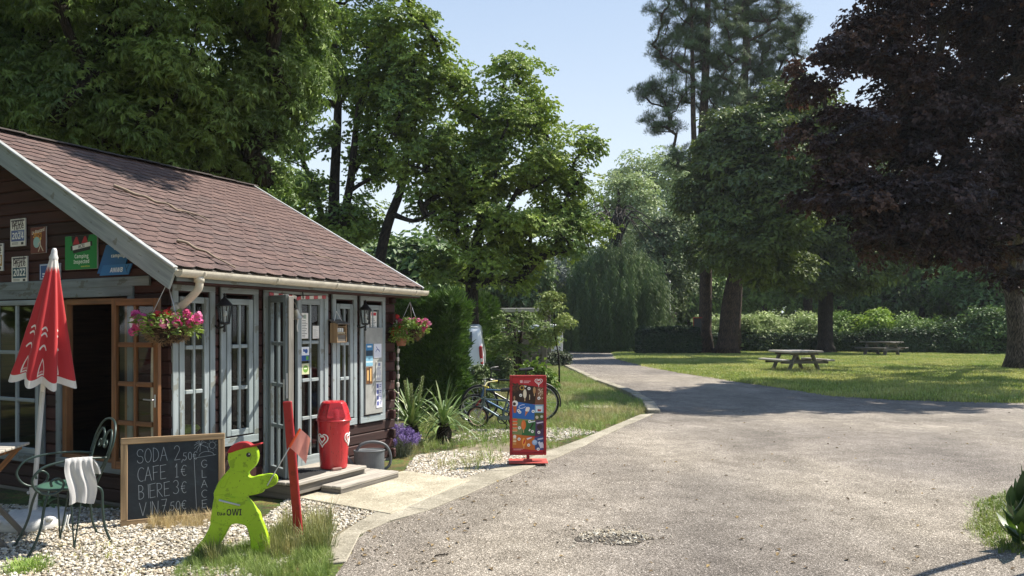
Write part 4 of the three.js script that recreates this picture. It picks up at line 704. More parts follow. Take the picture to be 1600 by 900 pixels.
for (const [i, u, d, top, w, low, A, Bq] of [[0, 1190, 74, 360, 120, 480, MID_A, MID_B], [1, 1075, 72, 400, 100, 500, MID_A, MID_B], [2, 1340, 70, 330, 160, 500, DIM_A, DIM_B], [3, 1440, 66, 330, 180, 530, DIM_A, DIM_B], [4, 1545, 60, 340, 170, 530, DIM_A, MID_A], [5, 1640, 58, 200, 200, 530, DIM_A, DIM_B], [6, 1260, 78, 300, 150, 470, DIM_A, MID_A]])
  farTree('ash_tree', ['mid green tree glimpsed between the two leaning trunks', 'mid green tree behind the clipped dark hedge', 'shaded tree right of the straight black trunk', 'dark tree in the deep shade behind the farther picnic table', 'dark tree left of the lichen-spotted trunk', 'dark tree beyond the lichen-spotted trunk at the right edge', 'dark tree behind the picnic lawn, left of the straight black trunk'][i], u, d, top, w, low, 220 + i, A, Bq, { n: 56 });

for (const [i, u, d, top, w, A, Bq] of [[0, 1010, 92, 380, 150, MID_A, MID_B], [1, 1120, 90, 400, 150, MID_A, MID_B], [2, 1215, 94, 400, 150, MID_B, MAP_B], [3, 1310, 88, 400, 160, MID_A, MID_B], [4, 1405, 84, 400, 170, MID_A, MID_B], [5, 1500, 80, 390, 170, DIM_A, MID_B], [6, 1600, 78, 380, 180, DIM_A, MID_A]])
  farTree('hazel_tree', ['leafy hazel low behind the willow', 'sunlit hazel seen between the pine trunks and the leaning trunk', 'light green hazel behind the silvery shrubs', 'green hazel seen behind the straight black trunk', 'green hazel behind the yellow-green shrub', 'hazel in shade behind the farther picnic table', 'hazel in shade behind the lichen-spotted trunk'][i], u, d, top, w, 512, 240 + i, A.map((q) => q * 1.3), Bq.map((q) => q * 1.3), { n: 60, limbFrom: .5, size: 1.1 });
// trees all round the clearing, out of the picture but mirrored in the panes and shading the gable from the open sky
for (const [i, x, z, h] of [[0, -13, 1, 13], [1, -11, 8, 14], [2, -17, -6, 14], [3, -3, 14, 14], [4, 8, 15, 13]]) { const tb = V(x, 0, z); growTree({ ...FAR, name: 'oak_tree', label: ['oak to the left of the clearing, mirrored in the gable panes', 'oak at the left behind the viewer', 'oak far left of the hut gable', 'oak behind the viewer', 'oak behind the viewer on the right'][i], seed: 260 + i, base: tb, limbFrom: 2, trunks: [[[tb, .4], [V(x, h * .5, z), .25], [V(x, h * .9, z), .06]]], crown: [{ c: V(x, h * .58, z), r: [4.2, h * .42, 4.2], n: 70, hollow: .25 }], spray: SP.broad, size: 1.5, sprays: 22, clump: 1.3, colA: OAK_A, colB: OAK_B }); }

// clipped hedges: a dark woody core under a coat of sprays
function hedge(name, label, p, turn, w, h, dp, spray, n, size, colA, colB, seed, o = {}) {
  const R = rng(seed), t = thing(name, label, 'hedge', p, turn), L = [];
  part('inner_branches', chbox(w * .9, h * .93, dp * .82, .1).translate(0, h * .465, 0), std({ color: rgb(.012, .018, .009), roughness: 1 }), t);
  const faces = [[0, 1, w * dp, 'top'], [1, 0, w * h, 'front'], [-1, 0, w * h, 'back'], [2, 0, dp * h, 'right'], [-2, 0, dp * h, 'left']], tot = faces.reduce((a, f) => a + f[2], 0);
  for (const f of faces) for (let i = 0; i < n * f[2] / tot; i++) {
    let x = (R() - .5) * w, y = R() * h, z = (R() - .5) * dp, nx = 0, ny = 0, nz = 0; const k = (R() - .35) * (o.shag || .10);
    if (f[3] === 'top') { y = h + k + (o.tuft || 0) * R() * R(); ny = 1; } else if (Math.abs(f[0]) === 1) { z = f[0] * (dp / 2 + k); nz = f[0]; } else { x = Math.sign(f[0]) * (w / 2 + k); nx = Math.sign(f[0]); }
    const wob = .10 * (fbm(x * 1.5 + 20 + z, y * 1.5 + 20, 99, 3, seed) - .5) * 2; x += nx * wob; z += nz * wob; y += ny * wob;
    const q = new THREE.Quaternion(); 
    if (o.fan) { const lean = V(nx * .7 + (R() - .5) * .6, 1, nz * .7 + (R() - .5) * .6).normalize(); q.setFromUnitVectors(V(0, 1, 0), lean).multiply(new THREE.Quaternion().setFromAxisAngle(V(0, 1, 0), R() * PI2)); }
    else { const nr = V(nx + (R() - .5) * .9, ny + .3 + (R() - .5) * .6, nz + (R() - .5) * .9).normalize(); q.setFromUnitVectors(V(0, 1, 0), nr).multiply(new THREE.Quaternion().setFromAxisAngle(V(0, 1, 0), R() * PI2)); }
    const m = R(), kk = .75 + R() * .5, s = size * (.7 + R() * .6);
    L.push({ m: tmpM().compose(V(x, y, z), q, V(s, s, s)), c: rgb(lerp(colA[0], colB[0], m) * kk, lerp(colA[1], colB[1], m) * kk, lerp(colA[2], colB[2], m) * kk) });
  }
  instanced('foliage', spray, M.leafDense, L, t); return t;
}
{
  const c = at(706, 600, 14).setY(0), e1 = V(.4586, 0, -.8886), e2 = V(-.8886, 0, -.4586), mid = (a, b) => c.clone().add(e1.clone().multiplyScalar(a)).add(e2.clone().multiplyScalar(b));
  hedge('thuja_hedge', 'tall clipped thuja hedge beside the hut, one face in deep shade and one sunlit', mid(.22, 1.7), HT, .44, 2.03, 3.4, SP.thuja, 8000, 1.05, [.05, .11, .016], [.12, .22, .028], 301, { fan: true, tuft: .25, shag: .14 });
  hedge('thuja_hedge', 'lower thuja bush behind the tall hedge, next to the white van', ground(728, 26), HT, 1.5, 2.35, 1.5, SP.thuja, 3200, 1.6, [.05, .11, .014], [.105, .20, .022], 302, { fan: true, tuft: .3, shag: .16 });
  hedge('clipped_hedge', 'low dark clipped hedge between the willow and the two thick trunks', at(1043, 552, 50).setY(0), 0, 3.4, 1.45, 1.2, SP.shrub, 3000, 1.6, [.03, .06, .022], [.06, .10, .035], 303, { shag: .2, tuft: .15 });
  hedge('clipped_hedge', 'dark hedge in the distance behind the sapling', at(895, 540, 64).setY(0), 0, 4.2, 2.6, 1.5, SP.shrub, 2600, 2, [.03, .06, .022], [.06, .10, .035], 304, { shag: .3 });
}
// shrubs
function shrub(name, label, p, w, h, dp, spray, n, size, colA, colB, seed, mat = M.leaf, group, low = .08) {
  const R = rng(seed), t = thing(name, label, 'shrub', p, 0, group), L = [], st = [];
  for (let k = 0; k < 9; k++) { const a = R() * PI2, r = R() * .5; st.push(tube(spline([V(0, -.05, 0).add(V(Math.cos(a) * w * .06, 0, Math.sin(a) * dp * .06)), V(Math.cos(a) * w * .2 * r, h * .45, Math.sin(a) * dp * .2 * r), V(Math.cos(a) * w * .4 * r, h * .85, Math.sin(a) * dp * .4 * r)], 6), [...Array(7)].map((_, i) => .02 * h * (1 - i / 8)), 5)); }
  part('stems', mg(st), M.bark, t);
  const cl = []; for (let i = 0; i < Math.max(8, n / 28); i++) { let q; do q = V(R() * 2 - 1, R(), R() * 2 - 1); while (q.length() > 1); cl.push(V(q.x * w / 2, low * h + q.y * h * (.94 - low), q.z * dp / 2)); }
  for (let i = 0; i < n; i++) { const c = cl[Math.floor(R() * cl.length)], rr = .16 * Math.min(w, h * 1.4), p2 = c.clone().add(V((R() - .5) * 2 * rr, (R() - .5) * 1.5 * rr, (R() - .5) * 2 * rr)); if (p2.y < .03) p2.y = .03 + R() * .1;
    const nr = V(p2.x / w + (R() - .5) * .9, .8, p2.z / dp + (R() - .5) * .9).normalize(), m = R(), kk = .75 + R() * .5, s = size * (.7 + R() * .6);
    L.push({ m: tmpM().compose(p2, new THREE.Quaternion().setFromUnitVectors(V(0, 1, 0), nr).multiply(new THREE.Quaternion().setFromAxisAngle(V(0, 1, 0), R() * PI2)), V(s, s, s)), c: rgb(lerp(colA[0], colB[0], m) * kk, lerp(colA[1], colB[1], m) * kk, lerp(colA[2], colB[2], m) * kk) }); }
  instanced('foliage', spray, mat, L, t); return t;
}
const g0 = (u, d) => ground(u, d);
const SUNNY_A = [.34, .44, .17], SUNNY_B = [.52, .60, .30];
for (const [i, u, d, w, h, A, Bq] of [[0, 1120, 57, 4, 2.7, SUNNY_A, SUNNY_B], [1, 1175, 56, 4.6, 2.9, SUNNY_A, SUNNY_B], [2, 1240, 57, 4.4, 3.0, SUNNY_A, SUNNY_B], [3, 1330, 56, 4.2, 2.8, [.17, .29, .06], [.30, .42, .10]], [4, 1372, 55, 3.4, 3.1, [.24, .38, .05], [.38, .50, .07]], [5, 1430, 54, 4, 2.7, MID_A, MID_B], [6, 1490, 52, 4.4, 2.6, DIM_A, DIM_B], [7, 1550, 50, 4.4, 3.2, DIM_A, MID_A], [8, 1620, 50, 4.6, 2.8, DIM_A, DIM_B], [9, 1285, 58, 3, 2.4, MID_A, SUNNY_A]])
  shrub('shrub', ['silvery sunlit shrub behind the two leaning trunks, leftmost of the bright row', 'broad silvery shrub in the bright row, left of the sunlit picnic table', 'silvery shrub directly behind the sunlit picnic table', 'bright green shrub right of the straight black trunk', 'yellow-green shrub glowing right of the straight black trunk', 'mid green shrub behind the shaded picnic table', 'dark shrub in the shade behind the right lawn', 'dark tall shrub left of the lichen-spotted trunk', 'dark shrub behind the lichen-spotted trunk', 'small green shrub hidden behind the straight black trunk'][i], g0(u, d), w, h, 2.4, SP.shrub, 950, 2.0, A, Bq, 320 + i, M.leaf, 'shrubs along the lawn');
for (const [i, u, d, w, h] of [[0, 1150, 58.5, 5, 1.0], [1, 1225, 58, 5, .95], [2, 1330, 57, 4, 1.0], [3, 1410, 55, 4, 1.3]]) hedge('low_hedge', ['dark lower hedge under the silvery shrubs, left length', 'dark lower hedge behind the sunlit picnic table', 'dark lower hedge right of the straight black trunk', 'dark lower hedge behind the shaded picnic table'][i], g0(u, d - 3), 0, w, h, 1, SP.shrub, 1300, 1.9, [.04, .08, .03], [.08, .13, .045], 340 + i, { shag: .35 });
shrub('shrub', 'leafy shrub with drooping branches in front of the grey wooden gate', g0(812, 24), 2.3, 2.2, 1.3, SP.maple, 230, .62, [.14, .23, .05], [.24, .33, .08], 360, M.leaf, null, .42);
shrub('shrub', 'pale bush between the white van and the grey gate', g0(778, 22), .9, .95, .7, SP.shrub, 260, .8, [.10, .16, .05], [.18, .24, .07], 361);
shrub('shrub', 'bright green young bush beside the tree stump', g0(832, 18.5), 1.0, .85, .7, SP.shrub, 210, 1.2, [.14, .24, .03], [.22, .32, .05], 362);
shrub('shrub', 'small dark bush at the foot of the gate post', g0(868, 33), 1.6, .8, 1, SP.shrub, 260, 1.1, [.05, .08, .03], [.09, .12, .05], 363);
shrub('shrub', 'thin weedy bush in front of the van bumper', g0(745, 15), .8, .95, .6, SP.small, 260, 1.1, [.08, .13, .03], [.14, .2, .05], 364);
growTree({ name: 'sapling', label: 'slim young sapling with a bare thin stem on the verge', category: 'tree', seed: 370, base: G(874, 606), bark: M.barkDark, trunkSeg: 7, limbFrom: 1.6, limb: .006, limbMax: .012,
  trunks: [[[G(874, 606), .026], [at(873, 560, 21), .022], [at(867, 520, 21), .018], [at(866, 470, 21), .010]]], crown: [E(862, 480, 21, .42, .42, .4, 10), E(880, 500, 21, .25, .12, .2, 4), E(852, 530, 21, .2, .1, .2, 2), E(868, 520, 21, .12, .1, .12, 2)], spray: SP.small, sprays: 12, clump: .16, size: 1.15, colA: [.24, .32, .08], colB: [.38, .44, .13] });

// ---------------------------------------------------------------- things on and round the hut
const font = await new FontLoader().loadAsync('fonts/droid/droid_sans_bold.typeface.json');
function board(name, label, category, p, turn, w, h, th, draw, pxm = 900, group, frame) {
  const t = thing(name, label, category, p, turn, group);
  part('plate', chbox(w, h, th, .002).translate(0, 0, th / 2), frame || std({ color: rgb(.5, .5, .5), roughness: .5 }), t);
  const f = part('printed_face', new THREE.PlaneGeometry(w - .003, h - .003), std({ map: canvasTex(Math.round(w * pxm), Math.round(h * pxm), draw), roughness: .45 }), t); f.position.z = th + .0015; return t;
}
const txt = (c, s, x, y, px, col, fam = 'bold', align = 'center', maxw) => { c.fillStyle = col; c.font = `${fam} ${px}px sans-serif`; c.textAlign = align; c.textBaseline = 'alphabetic'; c.fillText(s, x, y, maxw); };
function onGable(u0, u1, v0, v1) { const um = (u0 + u1) / 2, vm = (v0 + v1) / 2, [s, y, d] = gablePt(um, vm, .004), [sa] = gablePt(u0, vm), [sb] = gablePt(u1, vm); return { p: hw(-.006, y, -s), w: Math.abs(sa - sb), h: (v1 - v0) / F * d, t: HT - PI / 2 }; }
const guide = (year, c1) => (c, w, h) => {
  c.fillStyle = '#e9e6dc'; c.fillRect(0, 0, w, h); c.fillStyle = c1; c.fillRect(w * .06, h * .42, w * .88, h * .40); c.fillStyle = '#2a2430'; c.fillRect(w * .06, h * .04, w * .88, h * .05);
  c.save(); c.translate(w * .5, h * .24); c.rotate(-.10); txt(c, 'petit', -w * .02, 0, w * .34, '#3a1c26'); txt(c, 'futé', w * .06, h * .15, w * .34, '#3a1c26'); c.restore();
  c.fillStyle = '#c8ccd8'; c.fillRect(w * .5, h * .46, w * .38, h * .025); c.fillRect(w * .56, h * .51, w * .32, h * .025);
  txt(c, year, w * .5, h * .74, w * .36, '#f4f2ea'); c.fillStyle = '#9a9890'; c.fillRect(w * .1, h * .86, w * .42, h * .03); c.fillRect(w * .1, h * .91, w * .42, h * .025); c.fillStyle = '#333'; c.fillRect(w * .72, h * .86, w * .16, h * .09);
};
{
  let q = onGable(18.5, 42, 342, 385); board('guide_plaque', 'white petit futé plaque reading 2024 high on the gable', 'plaque', q.p, q.t, q.w, q.h, .012, guide('2024', '#5a6a9e'), 1500, 'guide plaques on the gable');
  q = onGable(20.5, 45, 401, 442); board('guide_plaque', 'white petit futé plaque reading 2022 below the 2024 one', 'plaque', q.p, q.t, q.w, q.h, .012, guide('2022', '#27505e'), 1500, 'guide plaques on the gable');
  q = onGable(-16, 7, 381, 424); board('guide_plaque', 'petit futé plaque with an ochre band cut by the left edge', 'plaque', q.p, q.t, q.w, q.h, .012, guide('2023', '#b0803a'), 1500, 'guide plaques on the gable');
  q = onGable(50, 74, 355, 396); board('guide_plaque', 'brown plaque with yellow 2021 and a walking traveller on the gable', 'plaque', q.p, q.t, q.w, q.h, .012, (c, w, h) => {
    c.fillStyle = '#6e2d1c'; c.fillRect(0, 0, w, h); c.save(); c.translate(w * .5, h * .22); c.rotate(-.14); txt(c, 'Le Routard', 0, 0, w * .19, '#f2ead8', 'italic bold', 'center', w * .85); c.restore(); txt(c, '2021', w * .46, h * .40, w * .27, '#e8a63c');
    c.fillStyle = '#9fc4bf'; c.beginPath(); c.arc(w * .40, h * .58, w * .22, 0, 7); c.fill(); c.strokeStyle = '#d8c8b0'; c.lineWidth = w * .05; c.lineCap = 'round'; c.beginPath(); c.moveTo(w * .64, h * .5); c.lineTo(w * .66, h * .70); c.lineTo(w * .52, h * .93); c.moveTo(w * .66, h * .70); c.lineTo(w * .82, h * .92); c.moveTo(w * .64, h * .56); c.lineTo(w * .5, h * .66); c.stroke(); c.fillStyle = '#e8c860'; c.beginPath(); c.arc(w * .65, h * .45, w * .06, 0, 7); c.fill(); }, 1500, 'guide plaques on the gable');
  q = onGable(64, 96, 412, 437); board('small_sign', 'small blue sign half hidden behind the parasol tip', 'sign', q.p, q.t, q.w, q.h, .012, (c, w, h) => { c.fillStyle = '#2b548f'; c.fillRect(0, 0, w, h); c.strokeStyle = '#cfd8e4'; c.lineWidth = w * .03; c.strokeRect(w * .04, h * .06, w * .92, h * .88); txt(c, 'VR', w * .5, h * .46, h * .42, '#e8edf4'); c.fillStyle = '#e8edf4'; c.fillRect(w * .14, h * .58, w * .5, h * .1); c.fillRect(w * .14, h * .74, w * .6, h * .1); }, 1500);
  q = onGable(104, 154, 368, 421); board('camping_sign', 'square green sign reading Camping Inspected on the gable', 'sign', q.p, q.t, q.w, q.h, .014, (c, w, h) => {
    c.fillStyle = '#0f8a3c'; c.fillRect(0, 0, w, h); c.fillStyle = '#16110f'; c.beginPath(); c.moveTo(w * .2, 0); c.lineTo(w * .76, 0); c.lineTo(w * .68, h * .30); c.lineTo(w * .25, h * .34); c.fill();
    c.fillStyle = '#b3202e'; for (const x of [.36, .63]) { c.beginPath(); c.moveTo(w * (x - .12), h * .26); c.lineTo(w * (x - .02), h * .03); c.lineTo(w * (x + .03), h * .03); c.lineTo(w * (x + .10), h * .25); c.fill(); }
    c.save(); c.translate(w * .52, h * .33); c.rotate(-.11); c.fillStyle = '#16110f'; c.fillRect(-w * .27, h * .02, w * .54, h * .13); c.fillRect(-w * .34, -h * .09, w * .68, h * .14); c.fillStyle = '#f2f2ee'; c.fillRect(-w * .28, -h * .08, w * .56, h * .13); txt(c, 'ACSI', 0, h * .03, h * .135, '#16110f'); c.restore();
    txt(c, 'Camping', w * .52, h * .67, h * .155, '#f2f6ee'); txt(c, 'Inspected', w * .52, h * .83, h * .155, '#f2f6ee'); txt(c, 'www.ACSI.eu', w * .64, h * .94, h * .065, '#e8d84a'); }, 1300);
  // two overlapping slanted blue plates
  q = onGable(153, 209, 382, 430); const t = thing('camping_sign', 'slanted blue sign reading camping and ANWB under the bargeboard', 'sign', q.p, q.t);
  const para = (x0, x1, y0, y1, sl, z, draw, name, lb) => { const s = new THREE.Shape([[x0, y0], [x1, y0], [x1 + sl, y1], [x0 + sl, y1]].map(([x, y]) => new THREE.Vector2(x, y))), g = new THREE.ExtrudeGeometry(s, { depth: .008, bevelEnabled: false }); g.translate(0, 0, z); part(name, g, std({ color: rgb(.03, .16, .40), roughness: .45 }), t);
    const f = new THREE.ShapeGeometry(s), uv = f.attributes.uv, p = f.attributes.position; const xx = x0 + Math.min(0, sl), ww = x1 - x0 + Math.abs(sl); for (let i = 0; i < uv.count; i++) uv.setXY(i, (p.getX(i) - xx) / ww, (p.getY(i) - y0) / (y1 - y0)); f.translate(0, 0, z + .0095); part('printed_face', f, std({ map: canvasTex(Math.round(ww * 1500), Math.round((y1 - y0) * 1500), draw), roughness: .45 }), t); };
  const w = q.w, h = q.h;
  para(-w * .50, w * .22, -h * .42, h * .5, w * .26, 0, (c, W2, H2) => { c.fillStyle = '#2467a8'; c.fillRect(0, 0, W2, H2); txt(c, 'erkend', W2 * .62, H2 * .20, H2 * .15, '#b8c0b0', 'bold', 'center', W2 * .4); txt(c, 'camping', W2 * .60, H2 * .46, H2 * .18, '#eef2f4', 'bold', 'center', W2 * .55); }, 'upper_plate');
  para(-w * .40, w * .40, -h * .5, -h * .16, w * .10, .010, (c, W2, H2) => { c.fillStyle = '#2f78b8'; c.fillRect(0, 0, W2, H2); txt(c, 'ANWB', W2 * .52, H2 * .74, H2 * .62, '#f2f4f4', 'italic bold'); c.strokeStyle = '#0d2346'; c.lineWidth = H2 * .06; c.beginPath(); c.moveTo(W2 * .80, H2 * .12); c.lineTo(W2 * .86, H2 * .86); c.moveTo(W2 * .9, H2 * .1); c.lineTo(W2 * .84, H2 * .5); c.stroke(); }, 'lower_plate');
}
// wall lanterns
function lantern(label, u, v) {
  const [x, y] = frontPt(u, v, .14), t = thing('wall_lantern', label, 'lantern', hw(x, y, 0), HT, 'wall lanterns between the windows');
  const m = M.black, r = .052;
  part('bracket', [chbox(.04, .13, .012, .004).translate(0, -.06, .006), tube(spline([V(0, -.10, .012), V(0, -.13, .05), V(0, -.125, .10), V(0, -.115, .14)], 12), .009, 8), mv(new THREE.SphereGeometry(.014, 10, 8), 0, -.155, .14), tube([V(0, -.15, .14), V(0, -.10, .14)], .01, 8)], m, t);
  part('roof_cap', [lathe([[.001, .165], [.012, .16], [.014, .145], [.03, .128], [.062, .092], [.078, .075], [.078, .068], [.001, .068]], 6).translate(0, 0, .14), mv(new THREE.SphereGeometry(.013, 10, 8), 0, .172, .14)], m, t);
  const bars = []; for (let k = 0; k < 6; k++) { const a = k / 6 * PI2 + PI / 6; bars.push(tube([V(Math.cos(a) * r * .78, -.088, .14 + Math.sin(a) * r * .78), V(Math.cos(a) * r * 1.22, .07, .14 + Math.sin(a) * r * 1.22)], .0055, 5)); }
  part('cage', bars, m, t); part('base_ring', lathe([[.001, -.102], [.03, -.10], [.05, -.09], [.05, -.08], [.001, -.08]], 6).translate(0, 0, .14), m, t);
  part('glass_pane', lathe([[r * .72, -.08], [r * 1.16, .068]], 6).translate(0, 0, .14), phy({ color: rgb(.9, .92, .9), transmission: 1, roughness: .12, thickness: 0, side: THREE.DoubleSide }), t);
  part('bulb', [mv(new THREE.SphereGeometry(.022, 14, 10).scale(1, 1.4, 1), 0, .0, .14), mv(cyl(.012, .012, .05, 10), 0, -.078, .14)], M.white, t); return t;
}
lantern('black wall lantern between the two tall windows at the near end', 351, 490); lantern('black wall lantern at the far corner beside the poster board', 571, 494);
// hanging insect house
{
  const [x, y] = frontPt(529, 520, .10), t = thing('insect_house', 'small pale wooden insect house hanging from a cord on a window frame', 'insect house', hw(x, y, .05), HT);
  const w = .155, h = .215, d = .10;
  part('side_board', [chbox(.012, h, d, .002).translate(-w / 2, 0, d / 2)], M.pale, t); part('side_board', chbox(.012, h, d, .002).translate(w / 2, 0, d / 2), M.pale, t); part('back_board', chbox(w, h, .008, .002).translate(0, 0, .004), M.pale, t);
  part('roof_board', chbox(w + .05, .014, d + .05, .003).rotateX(.32).translate(0, h / 2 + .012, d / 2 + .01), M.greyDark, t);
  for (const yy of [-h / 2 + .006, -.02, .068]) part('shelf', chbox(w - .012, .011, d - .01, .002).translate(0, yy, d / 2), M.pale, t);
  for (let k = 0; k < 5; k++) part('reed', cyl(.011, .011, .07, 9).rotateX(PI / 2).translate(-.05 + k * .025, -.001, .02), std({ color: rgb(.5, .4, .25), roughness: .8 }), t);
  for (let k = 0; k < 3; k++) part('bark_piece', chbox(.03, .05, .06, .006).translate(-.04 + k * .04, .03, .045), M.whiteP, t); part('mesh_front', chbox(w - .02, .075, .003, .001).translate(0, -.062, d - .01), M.greyDark, t);
  part('cord', [tube([V(-w / 2, h / 2, d / 2), V(.0, h / 2 + .13, .02)], .0035, 6), tube([V(w / 2, h / 2, d / 2), V(0, h / 2 + .13, .02)], .0035, 6)], M.whiteP, t);
}
// bell by the door
{
  const [x, y] = frontPt(465, 492, .16), t = thing('bell', 'small brass bell with a rope end hanging beside the open door', 'bell', hw(x, y, 0), HT);
  const br = std({ color: rgb(.52, .47, .38), roughness: .35, metalness: .7 });
  part('bracket', [tube(spline([V(0, .10, .0), V(0, .12, .05), V(0, .13, .11), V(0, .075, .15)], 12), .006, 7), tube(spline([V(0, .05, .0), V(-.01, .10, .05), V(0, .115, .09)], 8), .005, 7)], br, t);
  const b = lathe([[.001, .05], [.02, .048], [.027, .03], [.031, .0], [.042, -.03], [.058, -.05], [.058, -.055], [.04, -.045], [.028, 0], [.001, .03]], 22); b.rotateZ(.35); b.translate(0, .02, .15); part('bell_body', b, br, t);
  part('rope', tube(spline([V(.01, -.01, .15), V(.012, -.07, .152), V(.004, -.12, .15), V(.012, -.17, .151)], 10), .006, 6), M.whiteP, t);
}
// striped tape over the door
{
  const p = hw(W.door[0] + .05, 1.955, .032), t = thing('barrier_tape', 'red and white striped tape strung across the top of the doorway', 'tape', p, HT);
  const n = 13, w = (W.door[1] - W.door[0] - .10) / n; for (let k = 0; k < n; k++) { const sag = (i) => -.018 * Math.sin(i / n * PI) - (i > 5.5 && i < 7 ? .012 : 0); const g = chbox(w, .036, .003, .0008); g.rotateZ(Math.atan2(sag(k + 1) - sag(k), w)); g.translate((k + .5) * w, sag(k + .5), (k % 2) * .0005); part(k % 2 ? 'white_stripe' : 'red_stripe', g, k % 2 ? M.whiteP : M.red, t); }
  part('hook', tube([V(.47, .05, .004), V(.47, .0, .012), V(.475, -.03, .01)], .006, 6), M.black, t);
}
// papers behind and on the glass
function paper(label, u0, u1, v0, v1, draw, z = .012, tilt = 0) {
  const [x, y, d] = frontPt((u0 + u1) / 2, (v0 + v1) / 2, z), [xa] = frontPt(u0, v0, z), [xb] = frontPt(u1, v0, z), w = xb - xa, h = (v1 - v0) / F * d, t = thing('notice', label, 'notice', hw(x, y, z), HT, 'notices on the door and windows'); t.rotation.z = tilt; t.rotation.order = 'YXZ';
  part('sheet', chbox(w, h, .0016, .0004), M.whiteP, t); const f = part('printed_face', new THREE.PlaneGeometry(w * .985, h * .985), std({ map: canvasTex(160, Math.round(160 * h / w), draw), roughness: .6 }), t); f.position.z = .0022; return t;
}
const lines = (head, c1 = '#555') => (c, w, h) => { const R = rng(w + h + head.length); c.fillStyle = '#eceae2'; c.fillRect(0, 0, w, h); c.fillStyle = head; c.fillRect(w * .3, h * .06, w * .4, h * .16); c.fillStyle = c1; for (let y = .28; y < .94; y += .065) c.fillRect(w * .1, h * y, w * (.4 + R() * .4), h * .022); };
paper('white typed notice behind the upper left pane of the door', 470.5, 481.5, 489, 529, lines('#9aa89a'));
paper('white notice in the upper right pane of the door', 488.5, 498.5, 509, 529, lines('#e6e4dc', '#b4b4b0'));
paper('blue and white service sticker on the middle pane of the door', 471, 483, 542, 564, (c, w, h) => { c.fillStyle = '#e8ecf2'; c.fillRect(0, 0, w, h); c.fillStyle = '#1f4f96'; c.fillRect(0, h * .6, w, h * .4); c.fillRect(w * .2, h * .14, w * .2, h * .2); c.beginPath(); c.arc(w * .6, h * .3, h * .16, 0, 7); c.fill(); c.fillStyle = '#58a040'; c.fillRect(w * .58, h * .66, w * .34, h * .28); });
paper('green leaflet on the middle pane of the door', 471.5, 483, 568, 585, (c, w, h) => { c.fillStyle = '#cfd2a8'; c.fillRect(0, 0, w, h); c.fillStyle = '#6d9a3a'; c.beginPath(); c.arc(w * .5, h * .5, h * .34, 0, 7); c.fill(); c.fillStyle = '#e4e8c8'; c.fillRect(w * .3, h * .4, w * .4, h * .12); });
paper('printed sheet with a red heading in the upper pane by the far lantern', 579, 588.5, 487, 526, (c, w, h) => { lines('#e8e6de')(c, w, h); c.fillStyle = '#c0303a'; c.fillRect(w * .1, h * .03, w * .8, h * .12); });
paper('pale sheet in the narrow upper pane beneath the far lantern', 571.5, 577, 500, 526, lines('#d8d8d0', '#909090'));
{ // board with posters fixed over the last window
  const [x0, y0] = frontPt(571, 640, .03), [x1, y1] = frontPt(597, 536, .03);
  solo('poster_board', 'pale grey board carrying posters over the lower part of the far window', 'board', chbox(.33, 1.02, .012, .003), std({ color: rgb(.45, .45, .42), map: T.fine, roughness: .6 }), hw(2.808, 1.115, .034), HT);
  const z = .043;
  paper('blue seascape poster at the top left of the poster board', 571.5, 582.5, 537, 572, (c, w, h) => { const g = c.createLinearGradient(0, 0, 0, h); c.fillStyle = '#3f86b8'; c.fillRect(0, 0, w, h * .3); c.fillStyle = '#1d3b50'; c.fillRect(0, h * .3, w, h * .3); c.fillStyle = '#7fb4cc'; c.fillRect(0, h * .55, w, h * .45); c.fillStyle = '#e4eef2'; c.fillRect(w * .2, h * .08, w * .6, h * .08); c.fillStyle = '#c8d8dc'; c.fillRect(0, h * .78, w, h * .07); }, z);
  paper('brown poster with two figures on the poster board', 572, 582, 573, 600, (c, w, h) => { c.fillStyle = '#6a4420'; c.fillRect(0, 0, w, h); c.fillStyle = '#d8b070'; c.fillRect(w * .15, h * .2, w * .25, h * .6); c.fillRect(w * .6, h * .1, w * .22, h * .75); c.fillStyle = '#2a1a0c'; c.fillRect(w * .42, 0, w * .12, h); }, z);
  paper('white sheet with a blue drawing at the top right of the poster board', 584, 596, 537, 559, (c, w, h) => { c.fillStyle = '#e2e4ee'; c.fillRect(0, 0, w, h); c.strokeStyle = '#48559a'; c.lineWidth = 8; c.beginPath(); c.arc(w * .5, h * .62, w * .25, 3.2, 6.2); c.moveTo(w * .3, h * .2); c.lineTo(w * .6, h * .5); c.stroke(); }, z);
  paper('crumpled white notice in the middle right of the poster board', 587.5, 596.5, 565, 595, lines('#8890b0', '#6a70a0'), z + .002, -.05);
  paper('long white leaflet of small pictures at the lower right of the poster board', 587.5, 597, 597, 637, (c, w, h) => { c.fillStyle = '#e0e0ea'; c.fillRect(0, 0, w, h); c.fillStyle = '#5a62a0'; for (let k = 0; k < 4; k++) { c.fillRect(w * .1, h * (.06 + k * .23), w * .34, h * .16); c.fillRect(w * .55, h * (.09 + k * .23), w * .35, h * .03); c.fillRect(w * .55, h * (.16 + k * .23), w * .28, h * .03); } }, z, .03);
}
// oval sticker on the brown window leaf
{ const [s, y] = gablePt(207.5, 505, .12); const t = solo('sticker', 'oval white sticker on the glass of the brown window leaf', 'sticker', new THREE.CylinderGeometry(.042, .042, .002, 24).rotateX(PI / 2).scale(.9, 1.25, 1), M.whiteP, hw(-.125, y, -s), HT - PI / 2); }

